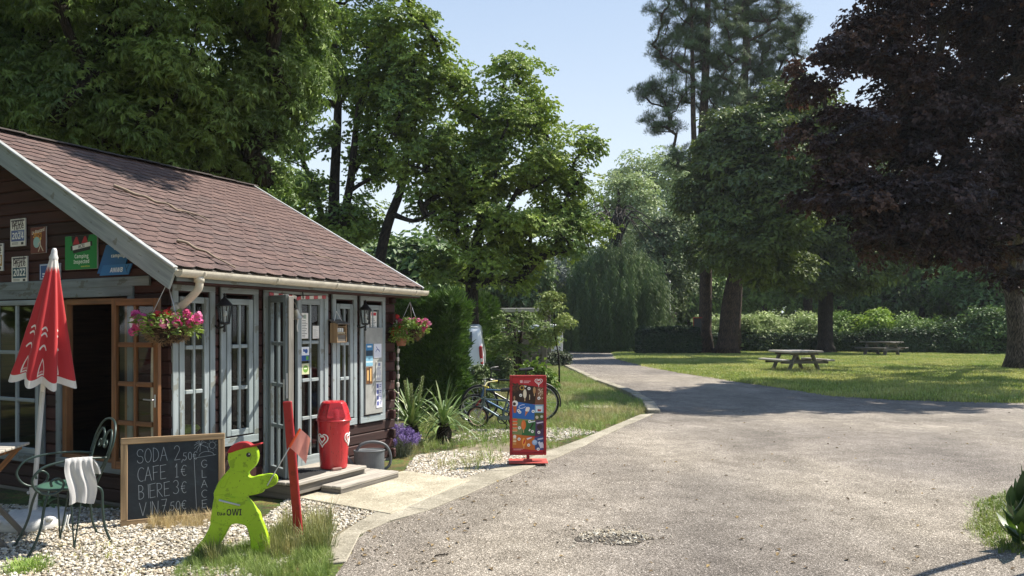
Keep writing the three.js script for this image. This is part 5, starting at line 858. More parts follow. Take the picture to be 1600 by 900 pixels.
// hanging flower baskets
const petal = (seed, n, r, s) => { const R = rng(seed), pos = []; for (let i = 0; i < n; i++) { const d = V(R() * 2 - 1, R() * 1.6 - .6, R() * 2 - 1).normalize(), b = d.clone().multiplyScalar(r * (.8 + R() * .3)); for (let k = 0; k < 5; k++) { const a = k / 5 * PI2 + R(), t = V(0, 1, 0).cross(d).normalize(), q = d.clone().cross(t), e = t.multiplyScalar(Math.cos(a)).add(q.multiplyScalar(Math.sin(a))); leafTris(pos, b, e.add(d.clone().multiplyScalar(.35)).normalize(), d, s * 1.2, s, .1); } } return geoOf(pos); };
const headG = [petal(1, 16, .030, .019), petal(2, 13, .026, .018), petal(3, 18, .033, .019)];
const pm = (r, g, b) => phy({ color: rgb(r, g, b), roughness: .7, transmission: .25, thickness: 0, side: THREE.DoubleSide });
const PM = { pink: pm(.72, .10, .34), pale: pm(.82, .30, .50), red: pm(.70, .04, .03), cerise: pm(.62, .05, .20), white: pm(.8, .76, .68) };
function basket(label, p, r, hang, heads, seed, potMat, isPot) {
  const R = rng(seed), t = thing(isPot ? 'flower_pot' : 'hanging_basket', label, isPot ? 'flower pot' : 'hanging basket', p);
  if (isPot) part('pot', lathe([[.001, -.10], [.05, -.10], [.078, .0], [.084, .0], [.084, .02], [.07, .02], [.06, -.01], [.001, -.01]], 20), potMat, t);
  else { const g = lathe([[.001, -.11], [r * .5, -.105], [r * .82, -.07], [r * .98, -.01], [r, .02], [r * .9, .02], [r * .5, .01], [.001, .01]], 26), q = g.attributes.position; for (let i = 0; i < q.count; i++) { const k = 1 + .10 * (fbm(q.getX(i) * 30 + 50, q.getZ(i) * 30 + q.getY(i) * 40 + 50, 999, 3, seed) - .5) * 2; q.setXYZ(i, q.getX(i) * k, q.getY(i) * k, q.getZ(i) * k); } g.computeVertexNormals(); part('coir_bowl', g, potMat, t);
    const Lf = []; for (let i = 0; i < 420; i++) { const a = R() * PI2, e = R() * 1.3, b = V(Math.cos(a) * r * Math.cos(e * .9) * 1.0, .02 - Math.sin(e) * .125, Math.sin(a) * r * Math.cos(e * .9)), d = V(Math.cos(a) + (R() - .5) * 2, -.3 + (R() - .5), Math.sin(a) + (R() - .5) * 2).normalize(); Lf.push(tube([b, b.clone().add(d.multiplyScalar(.03 + R() * .03))], .0016, 3, false)); } tag(part('coir_fibre', Lf, std({ color: rgb(.30, .20, .11), roughness: 1 }), t), null, null, null, 'stuff'); }
  if (hang) for (let k = 0; k < 3; k++) { const a = k / 3 * PI2 + .6; part('chain', tube([V(Math.cos(a) * r, .02, Math.sin(a) * r), V(0, hang, 0)], .003, 5), M.steel, t); }
  const L = []; for (let i = 0; i < 150; i++) { const a = R() * PI2, f = Math.sqrt(R()), rr = r * 1.35 * f, y = .03 + R() * .10 * (1.2 - f * .5) - (f > .85 ? R() * .10 : 0), s = .32 * (.7 + R() * .6), m = R(), k = .8 + R() * .4; L.push({ m: tmpM().compose(V(Math.cos(a) * rr, y, Math.sin(a) * rr), new THREE.Quaternion().setFromEuler(new THREE.Euler((R() - .5) * 1.2, R() * 6, (R() - .5) * 1.2)), V(s, s, s)), c: rgb(lerp(.14, .26, m) * k, lerp(.25, .36, m) * k, lerp(.03, .05, m) * k) }); }
  instanced('foliage', SP.shrub, M.leaf, L, t);
  heads.forEach(([x, y, z, c, s = 1], i) => { const f = part('flower_head', headG[i % 3], PM[c], t); f.position.set(x, y, z); f.scale.setScalar(s * (.9 + R() * .25)); f.rotation.set(R(), R() * 6, R()); const base = V(x * .35, .05, z * .35); part('stalk', tube(spline([base, V(x * .8, y * .6 + .02, z * .8), V(x, y, z)], 6), .002, 4, false), M.leafStalk, t); });
  return t;
}
M.leafStalk = std({ color: rgb(.12, .22, .04), roughness: .8 });
const coir = std({ color: rgb(.17, .105, .055), map: T.bark, roughness: 1 });
{
  const R = rng(400), p = hw(-.13, 1.60, .14), H1 = []; const pl = [[-.26, .13, .02], [-.24, .05, .05], [-.27, -.02, .04], [-.20, .02, .12], [-.16, .10, .10], [-.14, .045, .16], [-.10, .13, -.02], [-.04, .12, .10], [.04, .13, .10], [.10, .11, .08], [.14, .05, .14], [.17, .13, .02], [.20, .10, .06], [.24, .12, -.04], [.26, .08, .02], [.22, .06, .08], [-.05, .06, .17], [.05, .05, .18], [.0, .16, -.08], [.12, .15, -.1]];
  pl.forEach(([x, y, z], i) => H1.push([x, y, z, [8, 7, 18].includes(i) ? 'red' : ['pink', 'pale', 'pink', 'cerise'][i % 4]]));
  basket('hanging basket of pink and red geraniums at the near corner of the hut', p, .165, .40, H1, 401, coir);
  const b2 = hw(3.37, 1.585, .16), H2 = []; [[-.20, .10, .04], [-.13, .13, .06], [-.10, .10, .10], [-.05, .12, .02], [.0, .13, .06], [.06, .12, .04], [.10, .13, .05], [.15, .11, .03], [.19, .12, 0], [.20, .06, .06], [.17, .02, .08], [.12, .09, .10], [-.16, .05, .10], [.24, .09, .02]].forEach(([x, y, z], i) => H2.push([x, y, z, ['cerise', 'cerise', 'cerise', 'white', 'pale', 'pink', 'pale', 'pink', 'pink'][i % 9], .9]));
  basket('hanging basket of pink geraniums under the far roof corner, in front of the hedge', b2, .155, .36, H2, 402, coir);
  basket('small terracotta pot of red geraniums fixed to the far corner of the hut', hw(3.24, 1.50, .12), .08, 0, [[-.06, .10, .05, 'red'], [0, .12, .06, 'red'], [.05, .10, .04, 'red'], [-.02, .08, .09, 'red'], [.06, .06, .08, 'pale'], [-.08, .06, .06, 'red'], [-.07, .19, .02, 'white', .8], [-.05, .26, 0, 'red', .8]], 403, std({ color: rgb(.34, .15, .09), map: T.fine, roughness: .85 }), true);
}
// strung ornament at the far corner
{
  const t = thing('wind_chime', 'string of small shells and corks hanging at the far corner below the red flowers', 'wind chime', hw(3.235, 1.40, .075), HT), R = rng(410);
  part('string', tube([V(0, 0, 0), V(.003, -.45, 0), V(-.002, -.98, 0)], .0025, 5), M.whiteP, t);
  for (let k = 0; k < 9; k++) { const big = k < 5, y = -.06 - k * .105; part(big ? 'cork' : 'shell', big ? xf(cyl(.016, .018, .05, 9), V(0, y - .025, 0), [(R() - .5) * .3, 0, (R() - .5) * .4]) : xf(new THREE.SphereGeometry(.018, 10, 8).scale(1, .7, .6), V(.004 * (k % 2), y, 0), [R(), R(), R()]), std({ color: rgb(.62, .58, .50), roughness: .8 }), t); }
}
// deck and step in front of the door
{
  const t = thing('door_step', 'weathered grey plank platform with a lower step in front of the door', 'steps', HUT.clone(), HT), R = rng(420);
  for (let k = 0; k < 5; k++) part('deck_board', chbox(1.06, .03, .115, .005, 0, R() * 5, R() * 5).translate(1.40, .157 + (R() - .5) * .004, .07 + k * .122), M.grey, t);
  part('riser_board', chbox(1.06, .085, .028, .004, 0, 1, 2).translate(1.40, .096, .575), M.greyDark, t);
  for (const x of [.90, 1.40, 1.90]) part('joist', chbox(.04, .13, .54, .004).translate(x, .07, .29), M.greyDark, t);
  for (let k = 0; k < 2; k++) part('deck_board', chbox(.94, .028, .118, .005, 0, R() * 5, R() * 5).translate(1.72, .078 + (R() - .5) * .003, .655 + k * .124), M.grey, t);
  for (let k = 0; k < 2; k++) part('deck_board', chbox(.24, .028, .118, .005, 0, R() * 5, R() * 5).translate(2.068, .078, .407 + k * .124), M.grey, t); part('end_board', chbox(.024, .06, .46, .004, 2).translate(2.178, .034, .60), M.greyDark, t);
  part('riser_board', chbox(.94, .06, .026, .004, 0, 3, 2).translate(1.72, .034, .822), M.greyDark, t); part('end_board', chbox(.026, .06, .22, .004, 2).translate(1.262, .034, .70), M.greyDark, t); part('end_board', chbox(.026, .13, .56, .004, 2).translate(1.925, .074, .29), M.greyDark, t);
  const m = thing('door_mat', 'black rubber mat on the platform before the door', 'mat', hw(1.20, .175, .36), HT + .12);
  part('mat_sheet', chbox(.48, .008, .30, .003), M.rubber, m); for (let k = 0; k < 11; k++) part('rib', chbox(.46, .007, .010, .002).translate(0, .007, -.135 + k * .027), M.rubber, m);
}
// red swing-lid bin
function spiral(r, y, a0, s, mat, parent, nm, tap) {              // heart drawn with one line, lying on the curved wall
  const pts = []; for (let i = 0; i <= 60; i++) { const f = i / 60, a = f * PI2; const hx = 16 * Math.pow(Math.sin(a), 3) / 17, hy = (13 * Math.cos(a) - 5 * Math.cos(2 * a) - 2 * Math.cos(3 * a) - Math.cos(4 * a)) / 17; pts.push([hx, hy]); }
  const inn = []; for (let i = 0; i <= 40; i++) { const a = .35 + i / 40 * (PI2 - .7); inn.push([.52 * 16 * Math.pow(Math.sin(a), 3) / 17, .52 * (13 * Math.cos(a) - 5 * Math.cos(2 * a) - 2 * Math.cos(3 * a) - Math.cos(4 * a)) / 17 + .06]); }
  for (const q of [pts, inn]) part(nm, tube(q.map(([x, yy]) => { const a = a0 + x * s / r, R2 = r + tap * (yy * s); return V(Math.sin(a) * R2, y + yy * s, Math.cos(a) * R2); }), s * .085, 6), mat, parent);
}
{
  const t = thing('litter_bin', 'red plastic litter bin with swing lid and white heart mark by the door', 'bin', hw(1.66, .174, .40), HT - .35), R0b = .138, R1 = .166, h = .50;
  part('body', lathe([[.001, .004], [R0b - .01, .004], [R0b, .015], [R1, h], [R1 + .008, h], [R1 + .010, h + .006], [R1 - .01, h + .006]], 32), M.red, t);
  part('rim', lathe([[R1 - .004, h - .012], [R1 + .012, h - .010], [R1 + .013, h + .004], [R1 - .004, h + .006]], 32), M.red, t);
  part('lid', lathe([[R1 + .004, h + .004], [R1 + .004, h + .018], [R1 - .012, h + .10], [R1 - .04, h + .17], [R1 - .062, h + .19], [.001, h + .196]], 32), M.red, t);
  { const s = new THREE.Shape(); s.moveTo(-.075, 0); s.lineTo(.075, 0); s.quadraticCurveTo(.092, 0, .09, .02); s.lineTo(.062, .13); s.quadraticCurveTo(.055, .15, .04, .15); s.lineTo(-.04, .15); s.quadraticCurveTo(-.055, .15, -.062, .13); s.lineTo(-.09, .02); s.quadraticCurveTo(-.092, 0, -.075, 0); const g = new THREE.ExtrudeGeometry(s, { depth: .018, bevelEnabled: true, bevelSize: .006, bevelThickness: .006, bevelSegments: 3 }); g.rotateX(-.22); g.rotateY(-.35); g.translate(-.05, h + .028, .132); part('flap', boxUV(g, 0), M.red, t); }
  for (const a of [.72, -1.35]) spiral(R0b + (R1 - R0b) * .62, .31, a, .076, M.whiteP, t, 'heart_mark', .056);
  part('foot_weight', chbox(.11, .03, .03, .008).translate(-.05, .015, .15), std({ color: rgb(.25, .14, .12), roughness: .8 }), t);
}
// grey watering can
{
  const t = thing('watering_can', 'grey plastic watering can with a big hoop handle beside the red bin', 'watering can', hw(2.30, .0, .36), HT - .75);
  const m = std({ color: rgb(.14, .155, .165), roughness: .5, map: T.fine }); const s = new THREE.Shape(); s.absellipse(0, 0, .155, .10, 0, PI2); const g = new THREE.ExtrudeGeometry(s, { depth: .22, bevelEnabled: true, bevelSize: .012, bevelThickness: .012, bevelSegments: 3, curveSegments: 20 }); g.rotateX(-PI / 2); g.translate(0, .03, 0); part('tank', boxUV(g, 0), m, t);
  part('top_rim', tube(spline([...Array(20)].map((_, i) => V(Math.cos(i / 20 * PI2) * .166, .262, Math.sin(i / 20 * PI2) * .111)), 40, true), .010, 7), m, t);
  part('handle', tube(spline([V(-.15, .25, 0), V(-.09, .33, 0), V(.05, .355, 0), V(.18, .31, 0), V(.235, .20, 0), V(.225, .09, 0), V(.16, .03, 0)], 36), .016, 9), m, t); part('spout', tube([V(-.15, .06, 0), V(-.27, .24, 0), V(-.31, .31, 0)], [.026, .018, .016], 10), m, t);
}
// chalkboard
{
  const a = G(188, 824), b = G(352, 808), w = a.distanceTo(b), h = .715, turn = Math.atan2(a.z - b.z, b.x - a.x), t = thing('chalkboard', 'wooden framed chalkboard price list leaning near the hut corner', 'chalkboard', a.clone().lerp(b, .5), turn); t.rotation.order = 'YXZ'; t.rotation.x = -.10;
  const bw = .052; part('frame_board', chbox(w, bw, .026, .004, 0).translate(0, h - bw / 2, 0), M.pale, t); part('frame_board', chbox(w, bw, .026, .004, 0, 2, 1).translate(0, bw / 2, 0), M.pale, t);
  for (const s of [-1, 1]) part('frame_board', chbox(bw, h - 2 * bw, .025, .004, 1, s, 2).translate(s * (w / 2 - bw / 2), h / 2, 0), M.pale, t);
  part('backing', chbox(w - .03, h - .03, .006, .001).translate(0, h / 2, -.014), M.greyDark, t);
  const tx = canvasTex(1024, Math.round(1024 * (h - 2 * bw) / (w - 2 * bw)), (c, W2, H2) => {
    c.fillStyle = '#23292f'; c.fillRect(0, 0, W2, H2); const R = rng(9); for (let i = 0; i < 260; i++) { c.fillStyle = `rgba(120,130,140,${.012 + R() * .02})`; c.beginPath(); c.ellipse(R() * W2, R() * H2, 30 + R() * 120, 6 + R() * 24, R() * 3, 0, 7); c.fill(); }
    const st = (pts, lw = 6) => { for (let k = 0; k < 3; k++) { c.strokeStyle = `rgba(205,212,218,${.42 - k * .08})`; c.lineWidth = lw - k * 1.4; c.lineCap = c.lineJoin = 'round'; c.beginPath(); pts.forEach(([x, y], i) => { const jx = (R() - .5) * 2.4, jy = (R() - .5) * 2.4; i ? c.lineTo(x + jx, y + jy) : c.moveTo(x + jx, y + jy); }); c.stroke(); } };
    const arc = (cx, cy, rx, ry, a0, a1, n = 20) => [...Array(n + 1)].map((_, i) => { const q = lerp(a0, a1, i / n); return [cx + Math.cos(q) * rx, cy + Math.sin(q) * ry]; });
    // hand-drawn capitals in a unit box
    const Lt = { S: [[...arc(.5, .26, .42, .26, -.3, -4.4), ...arc(.5, .75, .42, .25, -1.4, 2.9)]], O: [arc(.5, .5, .45, .5, -1.6, 4.75)], D: [[[.1, 0], [.14, 1]], [[.1, 0], ...arc(.12, .5, .75, .5, -1.5, 1.5), [.14, 1]]], A: [[[0, 1], [.48, 0], [1, 1]], [[.2, .62], [.8, .6]]], C: [arc(.6, .5, .55, .5, -.9, -5.2)], F: [[[.12, 0], [.2, 1]], [[.1, .02], [.95, -.04]], [[.14, .48], [.75, .44]]], E: [[[.1, 0], [.16, 1], [.95, .96]], [[.1, .02], [.95, -.04]], [[.14, .5], [.8, .46]]], B: [[[.1, 0], [.16, 1]], [[.1, .02], ...arc(.35, .24, .42, .23, -1.4, 1.5), [.14, .48], ...arc(.4, .74, .5, .26, -1.4, 1.5), [.16, 1]]], I: [[[.45, 0], [.55, 1]]], R: [[[.1, 0], [.16, 1]], [[.1, .02], ...arc(.38, .25, .45, .24, -1.4, 1.5), [.2, .5], [.95, 1]]], V: [[[0, 0], [.5, 1], [.95, 0]]], N: [[[.1, 1], [.08, 0], [.86, 1], [.9, 0]]], G: [[...arc(.55, .5, .5, .5, -.8, -5.6), [1.0, .62], [.62, .6]]], L: [[[.14, 0], [.14, 1], [.9, .98]]],
      0: [arc(.5, .5, .4, .5, -1.6, 4.75)], 1: [[[.25, .25], [.55, 0], [.55, 1]], [[.3, 1], [.85, .98]]], 2: [[...arc(.45, .24, .4, .24, -3, .6), [.1, 1], [.95, .96]]], 3: [[...arc(.42, .25, .42, .25, -2.6, 1.3), ...arc(.42, .75, .48, .26, -1.3, 2.5)]], 5: [[[.85, 0], [.25, .02], [.18, .42], ...arc(.42, .7, .42, .3, -1.2, 2.6)]], 7: [[[.05, .02], [.9, 0], [.35, 1]], [[.25, .5], [.75, .46]]], '€': [arc(.65, .5, .5, .5, -.9, -5.3), [[0, .4], [.7, .38]], [[0, .6], [.66, .58]]], ',': [[[.6, .9], [.4, 1.25]]] };
    const word = (s, x, y, w2, h2, gap = 1.12, lw) => { for (const ch of s) { if (Lt[ch]) for (const q of Lt[ch]) st(q.map(([a2, b2]) => [x + a2 * w2, y + b2 * h2 + (x * -.045)]), lw); x += (ch === ',' || ch === 'I' ? .55 : 1) * w2 * gap; } };
    word('SODA', W2 * .10, H2 * .09, W2 * .075, H2 * .18); word('2', W2 * .50, H2 * .09, W2 * .07, H2 * .19); word(',50€', W2 * .565, H2 * .195, W2 * .046, H2 * .10, 1.22); 
    word('CAFE', W2 * .11, H2 * .33, W2 * .07, H2 * .18); word('1', W2 * .50, H2 * .33, W2 * .055, H2 * .18); word('€', W2 * .575, H2 * .36, W2 * .06, H2 * .14);
    word('BIERE', W2 * .115, H2 * .56, W2 * .068, H2 * .18); word('3', W2 * .49, H2 * .55, W2 * .065, H2 * .175); word('€', W2 * .575, H2 * .58, W2 * .06, H2 * .15);
    word('VIN', W2 * .13, H2 * .79, W2 * .075, H2 * .17); word('7', W2 * .36, H2 * .78, W2 * .065, H2 * .17); word(',50€', W2 * .42, H2 * .83, W2 * .052, H2 * .11, 1.2);
    st([[W2 * .965, H2 * .215], [W2 * .72, H2 * .245], [W2 * .745, H2 * .93]], 5); st(arc(W2 * .86, H2 * .225, W2 * .085, H2 * .06, PI, PI2), 5);
    for (let i = 0; i < 5; i++) word('GLACE'[i], W2 * (.80 - .0 * i), H2 * (.32 + i * .135), W2 * .065, H2 * .10);
    st(arc(W2 * .925, H2 * .085, W2 * .035, H2 * .045, 0, 6.3), 5); for (let k = 0; k < 9; k++) { const q = k / 9 * PI2; st([[W2 * (.925 + Math.cos(q) * .046), H2 * (.085 + Math.sin(q) * .06)], [W2 * (.925 + Math.cos(q) * .058), H2 * (.085 + Math.sin(q) * .078)]], 4); }
    st([[W2 * .80, H2 * .07], [W2 * .87, H2 * .11], [W2 * .885, H2 * .17]], 5); for (const q of [-2.9, -2.4, -1.9, -1.2, -.6, 2.8, 2.2, 1.7]) st([[W2 * .795, H2 * .07], [W2 * (.795 + Math.cos(q) * .04), H2 * (.07 + Math.sin(q) * .05 - .01)], [W2 * (.795 + Math.cos(q) * .075), H2 * (.07 + Math.sin(q) * .075 + .02)]], 5);
  });
  const f = part('writing_surface', new THREE.PlaneGeometry(w - 2 * bw + .01, h - 2 * bw + .01), std({ map: tx, roughness: .85 }), t); f.position.set(0, h / 2, .004);
  part('prop_leg', beam(V(-w * .3, h * .8, -.02), V(-w * .3, .0, -.22), .03, .02, .003), M.pale, t); part('prop_leg', beam(V(w * .3, h * .8, -.02), V(w * .3, .0, -.22), .03, .02, .003), M.pale, t);
}
// lime green figure-shaped safety sign
{
  const S = .001052, O = [[240, 120], [236, 150], [238, 172], [246, 205], [250, 222], [228, 250], [195, 288], [168, 332], [150, 378], [146, 392], [150, 408], [143, 450], [134, 520], [128, 560], [127, 592], [108, 640], [80, 690], [50, 725], [28, 755], [22, 785], [32, 806], [62, 818], [112, 820], [160, 812], [174, 795], [172, 762], [186, 730], [215, 680], [240, 632], [256, 607], [280, 594], [310, 593], [342, 600], [360, 610], [374, 640], [386, 690], [392, 740], [396, 792], [424, 800], [480, 792], [514, 762], [512, 720], [500, 670], [480, 610], [456, 555], [448, 525], [425, 495], [397, 456], [374, 432], [366, 418], [372, 409], [402, 405], [440, 396], [468, 386], [476, 371], [510, 358], [540, 345], [558, 325], [561, 300], [554, 280], [540, 268], [502, 265], [466, 270], [430, 275], [402, 284], [382, 280], [373, 266], [376, 250], [392, 234], [416, 210], [430, 182], [436, 150], [432, 115], [418, 88], [398, 76], [350, 78], [300, 92]];
  const base = G(320, 871), P = (q) => new THREE.Vector2((q[0] - 235) * S, (818 - q[1]) * S), t = thing('figure_sign', 'lime green flat plastic figure of a running child in a red cap', 'safety sign', V((355 - 800) / F * -base.z, .0, base.z), .06); t.rotation.order = 'YXZ'; t.rotation.x = -.04;
  const lime = std({ color: rgb(.40, .64, .014), roughness: .5, map: T.scuff });
  const shp = (pts) => { const s = new THREE.Shape(); s.setFromPoints(new THREE.SplineCurve([...pts, pts[0]].map(P)).getPoints(pts.length * 4)); return s; };
  const ext = (s, d, b) => { const g = new THREE.ExtrudeGeometry(s, { depth: d, bevelEnabled: true, bevelSize: b, bevelThickness: b, bevelSegments: 3, steps: 1, bevelOffset: -b }); return g.translate(0, 0, -d / 2); };
  part('body', boxUV(ext(shp(O), .035, .010), 0), lime, t);
  part('cap', boxUV(ext(shp([[236, 124], [240, 104], [262, 74], [300, 54], [345, 49], [376, 57], [400, 71], [448, 58], [455, 66], [400, 84], [350, 92], [300, 106], [262, 120]]), .05, .010), 0), M.redDark, t);
  const cx = (x, y) => { const p = P([x, y]); return V(p.x, p.y, .0265); };
  part('eye', mv(new THREE.SphereGeometry(.017, 16, 10).scale(1, 1, .35), ...cx(374, 135).toArray()), M.black, t); part('eye_glint', mv(new THREE.SphereGeometry(.0045, 8, 6).scale(1, 1, .5), ...cx(379, 130).add(V(0, 0, .005)).toArray()), M.whiteP, t);
  // moulded seams
  const seam = (pts, r = .004) => part('moulded_seam', tube(spline(pts.map(([x, y]) => cx(x, y)), 16), r, 6), lime, t);
  seam([[250, 236], [300, 246], [350, 252], [376, 262]]); seam([[200, 300], [190, 350], [214, 352], [240, 300], [252, 268], [230, 270], [200, 300]], .005); seam([[150, 405], [220, 400], [300, 416], [366, 424]]); seam([[168, 440], [164, 500], [250, 520]], .003); seam([[130, 570], [190, 588], [246, 606]]); seam([[360, 606], [400, 570], [448, 530]]); seam([[225, 410], [290, 424]], .007); seam([[476, 372], [452, 320], [466, 272]], .003);
  part('waist_clip', tube([cx(186, 433).add(V(0, 0, .004)), cx(322, 470).add(V(0, 0, .004))], .007, 6), M.steel, t); part('foot_bolt', xf(cyl(.016, .016, .006, 14), cx(124, 786), [PI / 2, 0, 0]), M.steel, t);
  const wr = (s, x, y, sz, sx) => { const g = new TextGeometry(s, { font, size: sz, depth: .003, curveSegments: 4 }); g.scale(sx, 1, 1); const c = cx(x, y); g.translate(c.x, c.y, c.z - .001); part('lettering', g, M.black, t); };
  wr('OWI', 232, 536, .046, .82); wr('tua', 172, 534, .028, .95);
  part('shoe', boxUV(ext(shp([[415, 755], [425, 735], [480, 722], [488, 740], [480, 790], [420, 792]]), .045, .010), 0), lime, t);
  // stick and pennant held in the hand
  const wpt = (x, y, z) => V(x, y, z), hand = cx(505, 335), tip = V(hand.x + .20, hand.y + .38, -.10);
  const fl = thing('pennant', 'salmon pink pennant on a thin stick held out by the green figure', 'flag', t.position.clone(), .06); const dirS = tip.clone().sub(hand);
  part('stick', tube([hand.clone().add(V(0, 0, .006)), tip], .0045, 7), M.steel, fl);
  { const n = 10, pos = [], idx = [], p0 = hand.clone().add(dirS.clone().multiplyScalar(.66)), p1 = tip; for (let i = 0; i <= n; i++) for (let k = 0; k <= 8; k++) { const f = i / n, s = k / 8, a = p0.clone().lerp(p1, s), w = .115 * (1 - .35 * s); pos.push(a.x + f * w, a.y - f * .07 - f * f * .05 * (1 - s) , a.z + Math.sin(f * 5 + s * 2) * .014 * f); if (i < n && k < 8) { const o = i * 9 + k; idx.push(o, o + 1, o + 9, o + 1, o + 10, o + 9); } }
    const g = new THREE.BufferGeometry(); g.setAttribute('position', new THREE.BufferAttribute(new Float32Array(pos), 3)); g.setIndex(idx); g.computeVertexNormals(); part('cloth', g, phy({ color: rgb(.90, .36, .29), roughness: .8, transmission: .55, thickness: 0, side: THREE.DoubleSide }), fl); part('hem', tube([p0, p1], .009, 6), std({ color: rgb(.75, .10, .02), roughness: .7 }), fl); }
}
// red marker post in the grass
{
  const b = G(468, 853), top = at(449, 627, 5.66), t = thing('marker_post', 'narrow red post leaning slightly, planted in the tall grass', 'post', b, -.25), d = top.clone().sub(b).applyAxisAngle(V(0, 1, 0), .25);
  part('post_board', beam(V(0, 0, 0), d, .068, .026, .006, V(0, 0, 1)), M.redDark, t); part('screw', mv(new THREE.SphereGeometry(.007, 8, 6), d.x * .13, d.y * .13, .016), M.steel, t); part('base_plate', chbox(.20, .006, .09, .002).translate(0, .004, 0), M.steel, t);
}
// closed parasol
{
  const b = G(49, 822), t = thing('parasol', 'closed red parasol with white trim on a white pole by the gable', 'parasol', b), tip = at(84, 397, 6.25).sub(b), lean = Math.atan2(tip.x, tip.y), Hp = tip.length();
  const ax = new THREE.Group(); ax.name = 'upright'; ax.rotation.z = -lean; t.add(ax);
  const tx = canvasTex(2048, 1024, (c, w, h) => { c.fillStyle = '#c32f33'; c.fillRect(0, 0, w, h); c.fillStyle = '#e9e4da'; c.fillRect(0, 0, w, h * .085); for (let i = 0; i < 40; i++) { c.beginPath(); c.moveTo(i / 40 * w, h * .08); c.lineTo((i + .5) / 40 * w, h * (.10 + .04 * hash(i, 1, 2))); c.lineTo((i + 1) / 40 * w, h * .08); c.fill(); } c.fillRect(0, h * .945, w, h * .055);
    for (let k = 0; k < 8; k++) { const x = (k + .5) / 8 * w; c.strokeStyle = '#efe9de'; c.lineWidth = 17; for (const [y, q] of [[.58, .03], [.625, .03], [.73, .05]]) { c.beginPath(); c.moveTo(x - 50, h * y + 16); c.quadraticCurveTo(x, h * (y - q), x + 52, h * y); c.stroke(); }
      c.lineWidth = 12; c.beginPath(); c.moveTo(x - 40, h * .93); c.quadraticCurveTo(x - 44, h * .87, x, h * .815); c.quadraticCurveTo(x + 44, h * .87, x + 40, h * .93); c.closePath(); c.stroke(); txt(c, 'CLASSIC', x, h * .915, 19, '#efe9de'); } });
  const n = 40, seg = 96, pos = [], uv = [], idx = [], top = Hp - .02, bot = Hp - 1.02; const R = rng(430);
  for (let i = 0; i <= n; i++) { const f = i / n; for (let k = 0; k <= seg; k++) { const a = k / seg * PI2, r0 = .024 + .160 * Math.pow(f, .92) + .012 * f * f, fold = 1 + (.24 + .09 * Math.sin(a * 2 + 1)) * Math.pow(f, .5) * Math.cos(a * 8 + Math.sin(f * 3 + a) * .45 + .6) + .06 * f * Math.sin(a * 3 + 1), r = r0 * fold * (1 + f * .16 * (fbm(k / seg * 16 + (k === seg ? -16 : 0) + 40, f * 5 + 40, 999, 3, 5) - .5) * Math.sin(k / seg * PI)); const dy = -.025 * f * f * Math.cos(a * 8 + .6) - .05 * f * f * Math.sin(a + .8); pos.push(Math.cos(a) * r, lerp(top, bot, f) + dy, Math.sin(a) * r); uv.push(k / seg, 1 - f); if (i < n && k < seg) { const o = i * (seg + 1) + k; idx.push(o, o + 1, o + seg + 1, o + 1, o + seg + 2, o + seg + 1); } } }
  const g = new THREE.BufferGeometry(); g.setAttribute('position', new THREE.BufferAttribute(new Float32Array(pos), 3)); g.setAttribute('uv', new THREE.BufferAttribute(new Float32Array(uv), 2)); g.setIndex(idx); g.computeVertexNormals();
  part('canopy', g, phy({ map: tx, roughness: .85, transmission: .22, thickness: 0, side: THREE.DoubleSide }), ax);
  part('pole', cyl(.019, .019, Hp - .05, 14), M.white, ax); part('finial', lathe([[.001, .05], [.012, .048], [.02, .03], [.024, 0], [.034, -.03], [.03, -.05]], 14).translate(0, Hp, 0), M.white, ax);
  part('tie_strap', [xf(new THREE.TorusGeometry(.03, .008, 6, 14), V(.01, bot - .02, .02), [PI / 2, 0, 0]), chbox(.03, .10, .012, .004).translate(.02, bot - .05, .035)], M.whiteP, ax);
  part('pole_socket', [cyl(.034, .028, .20, 14).translate(0, .12, 0), xf(new THREE.SphereGeometry(.014, 8, 6), V(-.045, .27, .0)), cyl(.036, .036, .05, 14).translate(0, .27, 0)], M.white, ax);
  part('base_tank', lathe([[.001, .135], [.05, .135], [.07, .125], [.17, .115], [.235, .095], [.262, .06], [.262, .015], [.25, .0], [.001, 0]], 28), M.white, t); for (let k = 0; k < 4; k++) part('moulded_handle', chbox(.10, .035, .06, .012).rotateY(-k * PI / 2 - .5).translate(Math.cos(k * PI / 2 + .5) * .225, .088, Math.sin(k * PI / 2 + .5) * .225), M.white, t);
}
